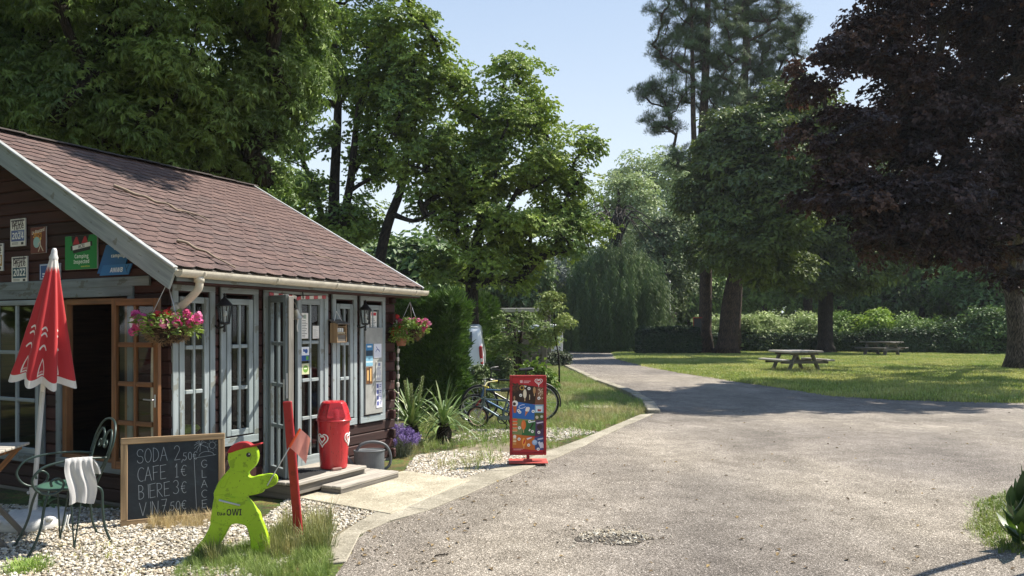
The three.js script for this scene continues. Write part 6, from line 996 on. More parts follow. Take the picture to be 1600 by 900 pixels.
// wrought iron chair with scrolls
{
  const t = thing('garden_chair', 'dark green wrought iron chair with scrolled back and arms', 'chair', V(-3.315, 0, -5.72), .78), m = M.iron, r = .0085;
  const w = (pts, n = 30, rr = r) => tube(spline(pts.map((p) => V(...p)), n), rr, 8);
  const hwid = .185;
  part('seat', lathe([[.001, .445], [.15, .447], [.185, .452], [.19, .44], [.001, .436]], 28).scale(1, 1, .98), std({ color: rgb(.05, .12, .085), roughness: .45 }), t); part('seat_ring', xf(new THREE.TorusGeometry(.19, .010, 8, 36), V(0, .444, 0), [PI / 2, 0, 0]), m, t);
  // back loop, reclined to +x
  const bp = (y, z) => [.16 + (y - .44) * .30, y, z];
  part('back_loop', w([bp(.44, -.13), bp(.60, -.19), bp(.77, -.215), bp(.88, -.14), bp(.915, 0), bp(.88, .14), bp(.77, .215), bp(.60, .19), bp(.44, .13)], 44), m, t);
  for (const s of [-1, 1]) { part('back_scroll', w([bp(.46, s * .03), bp(.60, s * .15), bp(.75, s * .165), bp(.835, s * .10), bp(.80, s * .025), bp(.72, s * .03), bp(.705, s * .07), bp(.735, s * .088), bp(.755, s * .066)], 40, .0075), m, t);
    part('armrest', w([[.235, .64, s * .18], [.10, .655, s * .215], [-.08, .655, s * .225], [-.22, .62, s * .225], [-.275, .54, s * .22], [-.24, .46, s * .21], [-.16, .425, s * .20], [-.09, .45, s * .205], [-.075, .50, s * .205], [-.115, .535, s * .205], [-.155, .515, s * .205], [-.15, .48, s * .205]], 60), m, t);
    part('leg', w([[-.15, .44, s * .13], [-.185, .33, s * .155], [-.21, .2, s * .175], [-.255, .08, s * .19], [-.30, .0, s * .195]], 20, .0095), m, t); part('leg', w([[.14, .44, s * .12], [.195, .40, s * .135], [.20, .28, s * .145], [.215, .12, s * .155], [.255, .0, s * .16]], 20, .0095), m, t);
    part('brace', [w([[-.02, .43, s * .17], [-.01, .2, s * .175], [.0, .0, s * .18]], 10, .006), w([[.06, .43, s * .16], [.03, .2, s * .17], [.0, .0, s * .18]], 10, .006)], m, t); }
  // cloth hung over the arm
  const c = thing('towel', 'white cloth with a checked border draped over the chair arm', 'cloth', t.position.clone(), .78); const n = 26, pos = [], uv = [], idx = [], k2 = 16;
  for (let i = 0; i <= n; i++) for (let k = 0; k <= k2; k++) { const s = k / k2, f = i / n; let y, z; const L = .50, l = f * L, D0 = .31; if (l < D0) { y = .655 - (D0 - l); z = .245 + (D0 - l) * .06; } else { const q = (l - D0); if (q < .05) { y = .655 + .022 * Math.sin(q / .05 * PI); z = .245 - q; } else { y = .655 - (q - .05) * .9; z = .195 - (q - .05) * .25; } } const x = .02 + (s - .5) * (.16 + .03 * Math.sin(f * 4)) + (f > .66 ? (f - .66) * .28 : 0) + .012 * Math.sin(f * 9); const wv = .016 * Math.sin(s * 14 + f * 2) * Math.min(1, Math.abs(f - .64) * 4) + .006 * Math.sin(s * 31 + f * 7); pos.push(x, y + .012 * Math.sin(s * 5) * (f < .1 ? 1 : .2), z + wv + .012); uv.push(s * .2, f * .6); if (i < n && k < k2) { const o = i * (k2 + 1) + k; idx.push(o, o + 1, o + k2 + 1, o + 1, o + k2 + 2, o + k2 + 1); } }
  const g = new THREE.BufferGeometry(); g.setAttribute('position', new THREE.BufferAttribute(new Float32Array(pos), 3)); g.setAttribute('uv', new THREE.BufferAttribute(new Float32Array(uv), 2)); g.setIndex(idx); g.computeVertexNormals();
  part('cloth_sheet', g, phy({ color: rgb(.78, .77, .76), map: T.cloth, roughness: .9, transmission: .3, thickness: 0, side: THREE.DoubleSide }), c);
  for (const x of [-.07, -.055]) part('tie_string', tube(spline([V(x, .28, .28), V(x - .015, .22, .285), V(x - .03 + (x > -.06 ? .03 : 0), .17, .285)], 8), .005, 5), M.whiteP, c);
}
// folding bistro table at the left edge
{
  const t = thing('folding_table', 'slatted wooden folding table with crossed legs, cut by the left edge', 'table', V(-4.06, 0, -5.72), .15); const R = rng(440);
  for (let k = 0; k < 6; k++) part('table_slat', chbox(.62, .02, .085, .004, 0, R() * 4, R() * 4).translate(0, .705, -.24 + k * .096), M.grey, t);
  for (const x of [-.25, .25]) part('cross_rail', chbox(.03, .03, .52, .003, 2).translate(x, .678, 0), M.oak, t);
  for (const z of [-.20, .20]) { part('leg', beam(V(-.30, .0, z), V(.26, .68, z), .02, .038, .004), M.oak, t); part('leg', beam(V(.34, .0, z * .8), V(-.24, .68, z * .8), .02, .038, .004), M.greyDark, t); }
}

// ---------------------------------------------------------------- ice cream stand sign on the verge
{
  const b = G(825, 722, .03), w = .435, h = .945, t = thing('ice_cream_sign', 'red framed ice cream price board on a round foot at the road edge', 'sign', b, .02), y0 = .085;
  part('foot_plate', [chbox(.46, .012, .30, .005).translate(0, .012, 0), chbox(.10, .02, .10, .005).translate(0, .026, 0)], std({ color: rgb(.62, .10, .08), roughness: .5, map: T.fine }), t); part('stem', cyl(.018, .018, .10, 12).translate(0, .02, 0), M.redDark, t);
  const fr = .032; for (const s of [-1, 1]) part('frame_bar', chbox(fr, h, .045, .006, 1).translate(s * (w / 2 - fr / 2), y0 + h / 2, 0), M.redDark, t);
  for (const y of [y0 + fr / 2, y0 + h - fr / 2]) part('frame_bar', chbox(w - 2 * fr, fr, .045, .006, 0).translate(0, y, 0), M.redDark, t);
  part('back_panel', chbox(w - .03, h - .03, .012, .002).translate(0, y0 + h / 2, -.008), M.redDark, t);
  const tx = canvasTex(768, 1800, (c, W, H) => {
    const R = rng(12), fill = (col, pts) => { c.fillStyle = col; c.beginPath(); pts.forEach(([x, y], i) => i ? c.lineTo(x * W, y * H) : c.moveTo(x * W, y * H)); c.fill(); }, disc = (x, y, r, col) => { c.fillStyle = col; c.beginPath(); c.arc(x * W, y * H, r * W, 0, 7); c.fill(); };
    c.fillStyle = '#b8202c'; c.fillRect(0, 0, W, H);
    fill('#2c1710', [[0, .11], [.3, .09], [1, .135], [1, .36], [0, .34]]); fill('#7a4a30', [[.77, .125], [1, .13], [1, .36], [.72, .35]]); fill('#2066b4', [[0, .33], [.2, .325], [.72, .36], [.70, .565], [0, .535]]); fill('#8fb8cc', [[.72, .36], [1, .36], [1, .47], [.70, .47]]); fill('#4c5a28', [[.70, .47], [1, .47], [1, .57], [.70, .565]]); fill('#7c8a52', [[0, .535], [.7, .565], [.6, .60], [.3, .77], [0, .76]]); fill('#2b6a38', [[.38, .58], [.74, .57], [.74, .78], [.30, .77]]); fill('#46305a', [[.74, .565], [1, .57], [1, .78], [.72, .79]]); fill('#c86a22', [[0, .755], [.3, .765], [.70, .80], [.74, .97], [0, .94]]); fill('#2d4a80', [[.70, .80], [1, .775], [1, .97], [.72, .96]]); fill('#b8202c', [[0, .935], [.4, .95], [.74, .975], [1, .965], [1, 1], [0, 1]]);
    const lolly = (x, y, w2, h2, col, stick = '#d8b888') => { c.fillStyle = stick; c.fillRect((x - .012) * W, (y + h2 * .4) * H, .024 * W, h2 * .5 * H); c.fillStyle = col; c.beginPath(); c.ellipse(x * W, y * H, w2 * W, h2 * .55 * H, 0, 0, 7); c.fill(); c.fillStyle = 'rgba(255,255,255,.18)'; c.beginPath(); c.ellipse((x - w2 * .3) * W, (y - h2 * .1) * H, w2 * .2 * W, h2 * .3 * H, 0, 0, 7); c.fill(); };
    const cone = (x, y, s, a, top) => { c.fillStyle = a; c.beginPath(); c.moveTo((x - .05 * s) * W, y * H); c.lineTo((x + .05 * s) * W, y * H); c.lineTo(x * W, (y + .085 * s) * H); c.fill(); disc(x, y - .008 * s, .055 * s, top); disc(x - .02 * s, y - .025 * s, .035 * s, '#f4ece0'); };
    for (let i = 0; i < 90; i++) disc(.02 + R() * .18, .08 + R() * .12, .012 + R() * .02, ['#4a2a1a', '#5e3a24', '#382014'][i % 3]); lolly(.40, .215, .055, .11, '#e8dcc0'); lolly(.70, .17, .045, .085, '#b98a58'); lolly(.07, .27, .03, .05, '#a07858'); disc(.31, .135, .075, '#c9a24a'); disc(.31, .135, .05, '#3a2412'); lolly(.55, .25, .014, .05, '#d8c8a8'); fill('#f0e8dc', [[.36, .105], [.46, .11], [.42, .135]]); for (let i = 0; i < 50; i++) disc(.82 + R() * .15, .15 + R() * .14, .014, ['#d8c0a0', '#a88868', '#e8d8c0'][i % 3]);
    c.lineWidth = 12; c.strokeStyle = '#eef2f6'; c.beginPath(); c.ellipse(.32 * W, .385 * H, .11 * W, .022 * H, -.25, .5, 5.6); c.stroke(); disc(.09, .345, .095, '#f4f0e8'); disc(.07, .35, .05, '#3a2018'); fill('#c8602a', [[.02, .38], [.15, .38], [.12, .47], [.05, .47]]); c.save(); c.translate(.47 * W, .44 * H); c.rotate(.35); c.fillStyle = '#c87838'; c.beginPath(); c.moveTo(-.05 * W, 0); c.lineTo(.05 * W, 0); c.lineTo(0, .085 * H); c.fill(); c.fillStyle = '#f0e8e0'; for (let k = 0; k < 6; k++) { c.beginPath(); c.ellipse((k % 2 - .5) * .04 * W, -.008 * H * k, .045 * W, .013 * H, .3, 0, 7); c.fill(); } c.restore();
    fill('#dfeaf0', [[.74, .38], [.96, .38], [.95, .46], [.75, .455]]); fill('#a03038', [[.80, .42], [.92, .425], [.90, .45], [.80, .45]]); disc(.78, .53, .05, '#d8c8b0'); disc(.93, .52, .045, '#c0d0c0');
    for (let k = 0; k < 4; k++) { c.fillStyle = ['#e04a2a', '#e87a3a', '#d8642e', '#e8905a'][k]; c.beginPath(); c.ellipse(.09 * W, (.565 + k * .045) * H, .085 * W, .02 * H, 0, 0, 7); c.fill(); c.fillStyle = '#f0d8c0'; c.fillRect(.02 * W, (.578 + k * .045) * H, .13 * W, .006 * H); } lolly(.36, .63, .075, .115, '#e0702c'); c.save(); c.translate(.60 * W, .66 * H); c.rotate(.5); c.fillStyle = '#1a1410'; c.fillRect(-.02 * W, -.06 * H, .04 * W, .09 * H); c.fillStyle = '#f0ece4'; c.fillRect(-.022 * W, .03 * H, .044 * W, .03 * H); c.restore(); disc(.87, .66, .09, '#301820'); fill('#d8d0e0', [[.76, .60], [.98, .585], [.98, .60], [.78, .615]]); fill('#eef0f0', [[.56, .585], [.72, .575], [.72, .588], [.57, .60]]);
    for (let k = 0; k < 3; k++) { c.fillStyle = ['#e8c890', '#f0dca8', '#d89850'][k]; c.fillRect(.03 * W, (.80 + k * .035) * H, .10 * W, .025 * H); } disc(.08, .785, .05, '#f0e4d8'); lolly(.37, .86, .06, .10, '#f0a040'); c.fillStyle = '#d02818'; c.beginPath(); c.ellipse(.38 * W, .855 * H, .025 * W, .035 * H, .3, 0, 7); c.fill(); fill('#e8d8e0', [[.45, .81], [.62, .79], [.60, .81], [.48, .83]]); disc(.71, .865, .085, '#8fb4d8'); disc(.71, .855, .06, '#b8d0e8'); c.fillStyle = '#d8dce8'; c.save(); c.translate(.90 * W, .90 * H); c.rotate(-.4); c.fillRect(-.05 * W, -.05 * H, .07 * W, .09 * H); c.fillRect(.02 * W, -.03 * H, .07 * W, .08 * H); c.restore(); fill('#c0c8d8', [[.80, .815], [.98, .80], [.98, .82], [.80, .835]]);
    for (const [x, y] of [[.53, .145], [.27, .235], [.84, .275], [.20, .44], [.66, .45], [.55, .585], [.23, .67], [.64, .72], [.84, .73], [.22, .82], [.52, .90], [.82, .955], [.24, .46]]) { disc(x, y, .048, '#f2f0ea'); c.fillStyle = '#444'; c.fillRect((x - .022) * W, (y - .004) * H, .044 * W, .009 * H); }
    c.fillStyle = '#e8c0c0'; for (let k = 0; k < 2; k++) { c.fillRect(.36 * W, (.042 + k * .02) * H, (.22 - k * .05) * W, .009 * H); c.fillRect(.04 * W, (.95 + k * .012) * H, (.3 - k * .06) * W, .005 * H); } c.fillRect(.25 * W, .035 * H, .08 * W, .035 * H);
    // double heart outline
    const heart = (s, lw) => { c.lineWidth = lw; c.strokeStyle = '#f6f2ec'; c.beginPath(); for (let i = 0; i <= 60; i++) { const a = i / 60 * PI2, hx = 16 * Math.pow(Math.sin(a), 3), hy = 13 * Math.cos(a) - 5 * Math.cos(2 * a) - 2 * Math.cos(3 * a) - Math.cos(4 * a), X = .835 * W + hx * s, Y = .052 * H - hy * s * .9; i ? c.lineTo(X, Y) : c.moveTo(X, Y); } c.stroke(); }; heart(5.6, 15); heart(3.0, 12);
  });
  const f = part('poster', new THREE.PlaneGeometry(w - 2 * fr + .006, h - 2 * fr + .006), std({ map: tx, roughness: .35 }), t); f.position.set(0, y0 + h / 2, .008);
}
// ---------------------------------------------------------------- bicycles
function bicycle(label, p, turn, o) {             // lies along local x, front wheel at -x
  const t = thing('bicycle', label, 'bicycle', p, turn, 'bicycles parked on the verge'); t.rotation.order = 'YXZ'; t.rotation.x = o.lean || 0;
  const r = o.r, wb = o.wb, fm = std({ color: rgb(...o.col), roughness: .3, metalness: .3 }), rw = V(wb / 2, r, 0), fw = V(-wb / 2, r, 0), bb = V(wb * .10, r * .86, 0), st = V(wb * .24, r + o.seat * .72, 0), hd = V(-wb * .33, r + o.seat * .66, 0), hd2 = V(-wb * .37, r + o.seat * .38, 0);
  const wheel = (c, nm) => { const g = part('wheel', xf(new THREE.TorusGeometry(r - .018, .018, 8, 40), c), M.rubber, t); part('rim', xf(new THREE.TorusGeometry(r - .042, .008, 6, 36), c), o.rim || M.steel, g); part('hub', xf(new THREE.CylinderGeometry(.018, .018, .07, 10).rotateX(PI / 2), c), M.steel, g); const sp = []; for (let k = 0; k < 18; k++) { const a = k / 18 * PI2; sp.push(tube([c.clone().add(V(0, 0, k % 2 ? .02 : -.02)), c.clone().add(V(Math.cos(a) * (r - .045), Math.sin(a) * (r - .045), 0))], .0022, 3, false)); } part('spokes', sp, M.steel, g); };
  wheel(rw); wheel(fw);
  part('frame', [tube([hd, st.clone().lerp(bb, .12)], .017, 8), tube([hd2, bb], .019, 8), tube([st, bb], .016, 8), tube([bb, rw.clone().add(V(0, 0, .03))], .010, 7), tube([bb, rw.clone().add(V(0, 0, -.03))], .010, 7), tube([st.clone().lerp(bb, .15), rw.clone().add(V(0, 0, .03))], .009, 7), tube([st.clone().lerp(bb, .15), rw.clone().add(V(0, 0, -.03))], .009, 7), tube([hd.clone().add(V(.012, .05, 0)), hd2], .021, 8)], fm, t);
  part('fork', [tube(spline([hd2, hd2.clone().lerp(fw, .5).add(V(0, 0, .04)), fw.clone().add(V(0, 0, .045))], 6), .012, 7), tube(spline([hd2, hd2.clone().lerp(fw, .5).add(V(0, 0, -.04)), fw.clone().add(V(0, 0, -.045))], 6), .012, 7)], o.fork || fm, t);
  const bar = V(hd.x + .02, hd.y + o.rise, 0); part('handlebar', [tube([hd.clone().add(V(.01, .03, 0)), bar], .012, 7), tube(spline([bar.clone().add(V(.10, .03, -.27)), bar.clone().add(V(.0, .03, -.15)), bar, bar.clone().add(V(.0, .03, .15)), bar.clone().add(V(.10, .03, .27))], 20), .012, 7)], o.barMat || M.black, t);
  for (const s of [-1, 1]) part('grip', tube([bar.clone().add(V(.06, .03, s * .24)), bar.clone().add(V(.13, .03, s * .31))], .017, 8), o.grip || M.black, t);
  part('saddle', [xf(chbox(.26, .05, .13, .022), V(st.x + .02, st.y + .14, 0), [0, 0, .06]), tube([st, V(st.x + .02, st.y + .12, 0)], .013, 7)], M.black, t);
  part('crank', [xf(new THREE.TorusGeometry(.075, .010, 6, 20), bb), tube([bb.clone().add(V(.12, -.10, .06)), bb.clone().add(V(0, 0, .05)), bb.clone().add(V(0, 0, -.05)), bb.clone().add(V(-.12, .10, -.06))], .010, 6), chbox(.09, .02, .06, .004).translate(bb.x + .12, bb.y - .11, .10)], M.black, t);
  if (o.guard) part('mudguard', tube([...Array(13)].map((_, i) => { const a = -.2 + i / 12 * 2.4; return V(rw.x + Math.cos(a) * (r + .02), rw.y + Math.sin(a) * (r + .02), 0); }), .016, 5), M.black, t);
  if (o.kick) part('chain_guard', beam(bb.clone().add(V(-.05, .02, .045)), rw.clone().add(V(0, .02, .045)), .012, .07, .01), fm, t);
  return t;
}
bicycle('black city bicycle whose rear wheel shows right of the ice cream sign', V(-.03, 0, -13.35), .06, { r: .325, wb: 1.06, seat: .62, rise: .16, col: [.02, .02, .025], lean: .04, guard: true });
bicycle('blue-grey bicycle with red frame parts in the middle of the parked group', V(-.18, 0, -12.85), -.10, { r: .26, wb: .92, seat: .50, rise: .14, col: [.06, .13, .24], lean: -.08, barMat: M.steel, fork: M.redDark });
bicycle('small child bicycle with pale rims and yellow grips, nearest to the gravel', V(-.22, 0, -12.4), -.22, { r: .185, wb: .68, seat: .44, rise: .22, col: [.12, .17, .20], lean: .10, rim: std({ color: rgb(.5, .28, .24), roughness: .5 }), grip: std({ color: rgb(.5, .42, .06), roughness: .6 }), barMat: std({ color: rgb(.30, .27, .12), roughness: .5 }), kick: true, fork: std({ color: rgb(.45, .38, .36), roughness: .4, metalness: .4 }) });
// ---------------------------------------------------------------- white van behind the hedge, seen from the rear
{
  const d = 20, t = thing('van', 'white van parked behind the thuja hedge, its rear corner and red light showing', 'van', V((756 - 800) / F * d - .86, 0, -d), .02);        // local -z forward, rear at z = 0
  const prof = [[.0, .34], [-.02, .62], [.03, 1.02], [.12, 1.42], [.22, 1.62], [.40, 1.70], [1.8, 1.74], [2.3, 1.70], [3.0, 1.16], [3.9, .98], [4.0, .60], [3.96, .34]];
  const s = new THREE.Shape(); s.setFromPoints(new THREE.SplineCurve(prof.map(([x, y]) => new THREE.Vector2(x, y))).getPoints(70)); const g = new THREE.ExtrudeGeometry(s, { depth: 1.46, bevelEnabled: true, bevelSize: .10, bevelThickness: .13, bevelSegments: 6, bevelOffset: -.10, steps: 1 }); g.translate(0, 0, -.73); g.rotateY(PI / 2); 
  const q = g.attributes.position; for (let i = 0; i < q.count; i++) { const y = q.getY(i); if (y > .9) q.setX(i, q.getX(i) * (1 - .14 * (y - .9))); } g.computeVertexNormals();
  part('body', g, phy({ color: rgb(.80, .81, .82), roughness: .35, clearcoat: .6, clearcoatRoughness: .15 }), t);
  part('rear_window', chbox(1.1, .42, .02, .008).rotateX(-.22).translate(0, 1.34, -.075), std({ color: rgb(.02, .025, .03), roughness: .12 }), t);
  for (const sx of [-1, 1]) { const l = part('tail_light', chbox(.10, .50, .10, .03).rotateZ(sx * .05).translate(sx * .79, .93, -.035), phy({ color: rgb(.45, .012, .02), roughness: .25, clearcoat: 1 }), t); part('lamp_lens', chbox(.06, .09, .02, .006).translate(sx * .80, .80, .02), M.whiteP, l);
    for (const z of [-.72, -3.2]) { const wl = part('wheel', xf(new THREE.CylinderGeometry(.31, .31, .2, 26).rotateZ(PI / 2), V(sx * .74, .31, z)), M.rubber, t); part('hub_cap', xf(new THREE.CylinderGeometry(.19, .19, .02, 20).rotateZ(PI / 2), V(sx * .845, .31, z)), M.steel, wl); } part('side_window', chbox(.012, .36, 1.0, .004).translate(sx * .80, 1.34, -2.1), std({ color: rgb(.02, .025, .03), roughness: .12 }), t); }
  part('bumper', chbox(1.62, .20, .14, .05).translate(0, .42, .02), std({ color: rgb(.05, .05, .055), roughness: .6 }), t); part('number_plate', chbox(.50, .11, .012, .003).translate(0, .72, .03), M.whiteP, t);
  part('underbody', chbox(1.5, .10, 3.5, .02).translate(0, .30, -2), M.black, t);
}
// ---------------------------------------------------------------- gate, carport, stump, far posts
{
  const d = 27, p = ground(806, d), t = thing('wooden_gate', 'weathered grey plank gate with crossed braces behind the leafy shrub', 'gate', p, .06), R = rng(450);
  for (const x of [-.85, .46, 1.0]) part('post', chbox(.19, x === .46 ? 1.35 : 1.7, .16, .012, 1).translate(x, (x === .46 ? 1.35 : 1.7) / 2, 0), M.greyDark, t);
  for (let k = 0; k < 6; k++) part('rail', chbox(1.25, .12, .035, .006, 0, R() * 3, R()).translate(-.2, .24 + k * .215, -.02), M.greyDark, t);
  part('brace', beam(V(-.85, 1.30, .04), V(.45, .50, .04), .035, .15, .006), M.grey, t); part('brace', beam(V(-.85, .55, .075), V(.45, 1.2, .075), .03, .12, .006), M.greyDark, t); for (let k = 0; k < 3; k++) part('rail', chbox(.5, .1, .03, .006, 0).translate(.74, .35 + k * .35, -.02), M.greyDark, t);
}
{
  const d = 33, p = ground(815, d), t = thing('carport', 'flat pale roof of a carport on posts behind the gate', 'carport', p, -.12);
  part('roof_panel', chbox(2.5, .09, 2.4, .02).translate(-.05, 2.45, 0), std({ color: rgb(.50, .48, .42), roughness: .7, map: T.fine }), t); part('fascia', chbox(2.56, .16, .03, .006).translate(-.05, 2.40, 1.21), std({ color: rgb(.55, .52, .44), roughness: .6, map: T.fine }), t);
  for (const x of [-1.1, -.1, 1.1]) for (const z of [-1.1, 1.05]) part('post', chbox(.11, 2.4, .11, .01, 1).translate(x, 1.2, z), M.greyDark, t); part('back_wall_board', chbox(2.4, 1.5, .04, .006, 0).translate(0, .75, -1.12), M.greyDark, t);
}
{ const p = ground(852, 42), t = thing('camper', 'white rounded caravan roof glimpsed behind the sapling', 'caravan', p, .3); const s = new THREE.Shape(); s.setFromPoints(new THREE.SplineCurve([[-1.1, .4], [-1.15, 1.2], [-1.05, 1.95], [-.6, 2.12], [.6, 2.12], [1.05, 1.95], [1.15, 1.2], [1.1, .4]].map(([x, y]) => new THREE.Vector2(x, y))).getPoints(40)); const g = new THREE.ExtrudeGeometry(s, { depth: 2.2, bevelEnabled: true, bevelSize: .08, bevelThickness: .08, bevelSegments: 4, bevelOffset: -.08 }); g.translate(0, 0, -1.1); g.scale(.6, .88, .8); part('body', boxUV(g, 0), M.white, t); part('window', chbox(.7, .5, .02, .01).translate(0, 1.25, .98), std({ color: rgb(.03, .035, .04), roughness: .15 }), t); for (const x of [-.6, .6]) part('wheel', xf(new THREE.CylinderGeometry(.28, .28, .18, 20).rotateZ(PI / 2), V(x, .28, 0)), M.rubber, t); part('chassis', chbox(1.1, .1, 1.8, .02).translate(0, .42, 0), M.black, t); }
{ const p = G(794, 580), t = thing('tree_stump', 'short tree stump with a slanting pale cut top on the verge', 'stump', p); part('bark_side', tube([V(0, -.05, 0), V(.01, .22, 0), V(.02, .42, 0)], [.19, .16, .155], 14, true, (a) => 1 + .1 * Math.sin(a * 5)), M.barkDark, t); part('cut_face', xf(new THREE.CylinderGeometry(.155, .15, .02, 16), V(.02, .44, .02), [.55, 0, -.3]), M.pale, t); }
{ const p = G(931, 637), t = thing('manhole_cover', 'round pale concrete cover set in the verge grass', 'cover', V(p.x, 0, p.z)); part('rim_ring', lathe([[.30, -.02], [.34, -.02], [.34, .035], [.30, .04], [.30, -.02]], 30), M.concrete, t); part('lid', cyl(.295, .295, .05, 30).translate(0, -.02, 0), M.concrete, t); part('lift_hole', cyl(.03, .03, .004, 12).translate(.12, .031, .05), M.black, t); }
for (const [u, top, d, lab] of [[914, 500, 57, 'thin white post under the left edge of the willow'], [925, 478, 57, 'thick white post under the left edge of the willow'], [1046, 440, 60, 'tall pale pole behind the clipped hedge'], [1042, 503, 60, 'short pale post behind the clipped hedge']]) { const p = ground(u, d), h = EYE + (CY - top) / F * d, t = thing('white_post', lab, 'post', p); const r = lab.startsWith('thick') ? .17 : .09; part('shaft', cyl(r, r * .9, h, 10), M.white, t); part('collar', cyl(r * 1.25, r * 1.25, .10, 10).translate(0, h * .72, 0), M.white, t); part('top_cap', cyl(r * 1.2, .02, .08, 10).translate(0, h, 0), M.white, t); }
{ const d = 49.6, p = at(1090, 510, d), t = thing('nest_box', 'red sided box fixed to the trunk of the left pine', 'box', p.clone().add(V(0, -.2, 0)), -.3); part('box_body', chbox(.44, 1.05, .22, .02).translate(0, .2, 0), std({ color: rgb(.03, .03, .035), roughness: .6 }), t); part('side_panel', chbox(.05, 1.07, .24, .01).translate(-.25, .2, 0), M.redDark, t); part('hood', chbox(.56, .06, .32, .01).translate(0, .76, .02), M.redDark, t); }
{ const p = ground(1012, 62), t = thing('play_hut', 'brown timber structure half hidden between willow and hedge', 'shed', p, .2), R = rng(460); for (let k = 0; k < 9; k++) part('wall_board', chbox(.48, 3.0, .05, .01, 1, R() * 3, R()).translate(-2 + k * .5, 1.5, 0), std({ color: rgb(.28, .16, .11), map: T.wood, roughness: .8 }), t); part('roof_board', chbox(4.8, .1, 2.4, .02).rotateX(.2).translate(0, 3.15, -.9), M.greyDark, t); for (const x of [-2.1, 2.1]) part('corner_post', chbox(.14, 3, .14, .01, 1).translate(x, 1.5, -1.9), M.greyDark, t); }
// ---------------------------------------------------------------- picnic tables
function picnic(label, p, turn, shade, s = 1) {      // bench boards run along local z
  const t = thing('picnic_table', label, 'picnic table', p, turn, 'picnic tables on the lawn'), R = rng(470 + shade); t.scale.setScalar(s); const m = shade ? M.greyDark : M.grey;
  for (let k = 0; k < 4; k++) part('table_board', chbox(.30, .085, 1.9 + (R() - .5) * .1, .022, 2, R() * 3, R()).rotateZ((R() - .5) * .04).translate(-.48 + k * .32, .76 + (R() - .5) * .02, 0), m, t);
  for (const x of [-.90, .90]) part('bench_board', chbox(.34, .075, 1.9, .02, 2, R() * 3, R()).rotateZ((R() - .5) * .05).translate(x, .45, 0), m, t);
  for (const z of [-.62, .62]) { for (const x of [-1, 1]) part('leg', beam(V(x * .30, .73, z), V(x * .62, 0, z), .08, .19, .015, V(0, 0, 1)), M.greyDark, t); part('seat_beam', chbox(1.9, .11, .05, .008, 0).translate(0, .375, z + .06), M.greyDark, t); part('top_beam', chbox(1.1, .09, .05, .008, 0).translate(0, .69, z + .06), M.greyDark, t); }
  return t;
}
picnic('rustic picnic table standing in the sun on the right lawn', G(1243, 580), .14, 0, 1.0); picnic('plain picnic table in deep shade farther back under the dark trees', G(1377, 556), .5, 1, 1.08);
// posts of a frame that stands outside the picture on the right; their shade falls across the corner
for (const [x, z, h, r, lab] of [[4.35, -5.93, 3.2, .035, 'stout steel post outside the right edge whose shade crosses the road'], [4.35, -5.55, 3.0, .018, 'thin steel post outside the right edge whose shade crosses the road']]) { const t = thing('steel_post', lab, 'post', V(x, 0, z)); part('shaft', tube(spline([V(0, 0, 0), V(0, h * .5, 0), V(.02, h * .8, .02), V(.15, h, .06)], 16), r, 10), M.steel, t); part('foot_plate', chbox(.2, .012, .2, .003).translate(0, .006, 0), M.steel, t); }
// ---------------------------------------------------------------- yuccas, lavender, broad-leaved plant
function bladeGeo(len, w, bend, n = 7) { const pos = [], idx = []; for (let i = 0; i <= n; i++) { const f = i / n, a = bend * f * f, y = len * f * Math.cos(a * .6), x = len * f * Math.sin(a), ww = w * (f < .25 ? .7 + f * 1.2 : 1) * Math.pow(1 - f, .55) / 2 + .001; pos.push(x, y, -ww, x + .18 * ww, y, 0, x, y, ww); if (i < n) { const o = i * 3; for (const k of [0, 1]) idx.push(o + k, o + k + 1, o + k + 3, o + k + 1, o + k + 4, o + k + 3); } } const g = new THREE.BufferGeometry(); g.setAttribute('position', new THREE.BufferAttribute(new Float32Array(pos), 3)); g.setIndex(idx); g.computeVertexNormals(); return g; }
const yl = [bladeGeo(.62, .046, .35), bladeGeo(.56, .042, .7), bladeGeo(.66, .048, .12), bladeGeo(.5, .042, 1.0)];
const ym = [[.17, .27, .075], [.23, .34, .10], [.13, .22, .065], [.30, .38, .13]].map((c) => phy({ color: rgb(...c), roughness: .5, transmission: .3, thickness: 0, side: THREE.DoubleSide }));
const dryM = phy({ color: rgb(.48, .42, .26), roughness: .8, transmission: .2, thickness: 0, side: THREE.DoubleSide });
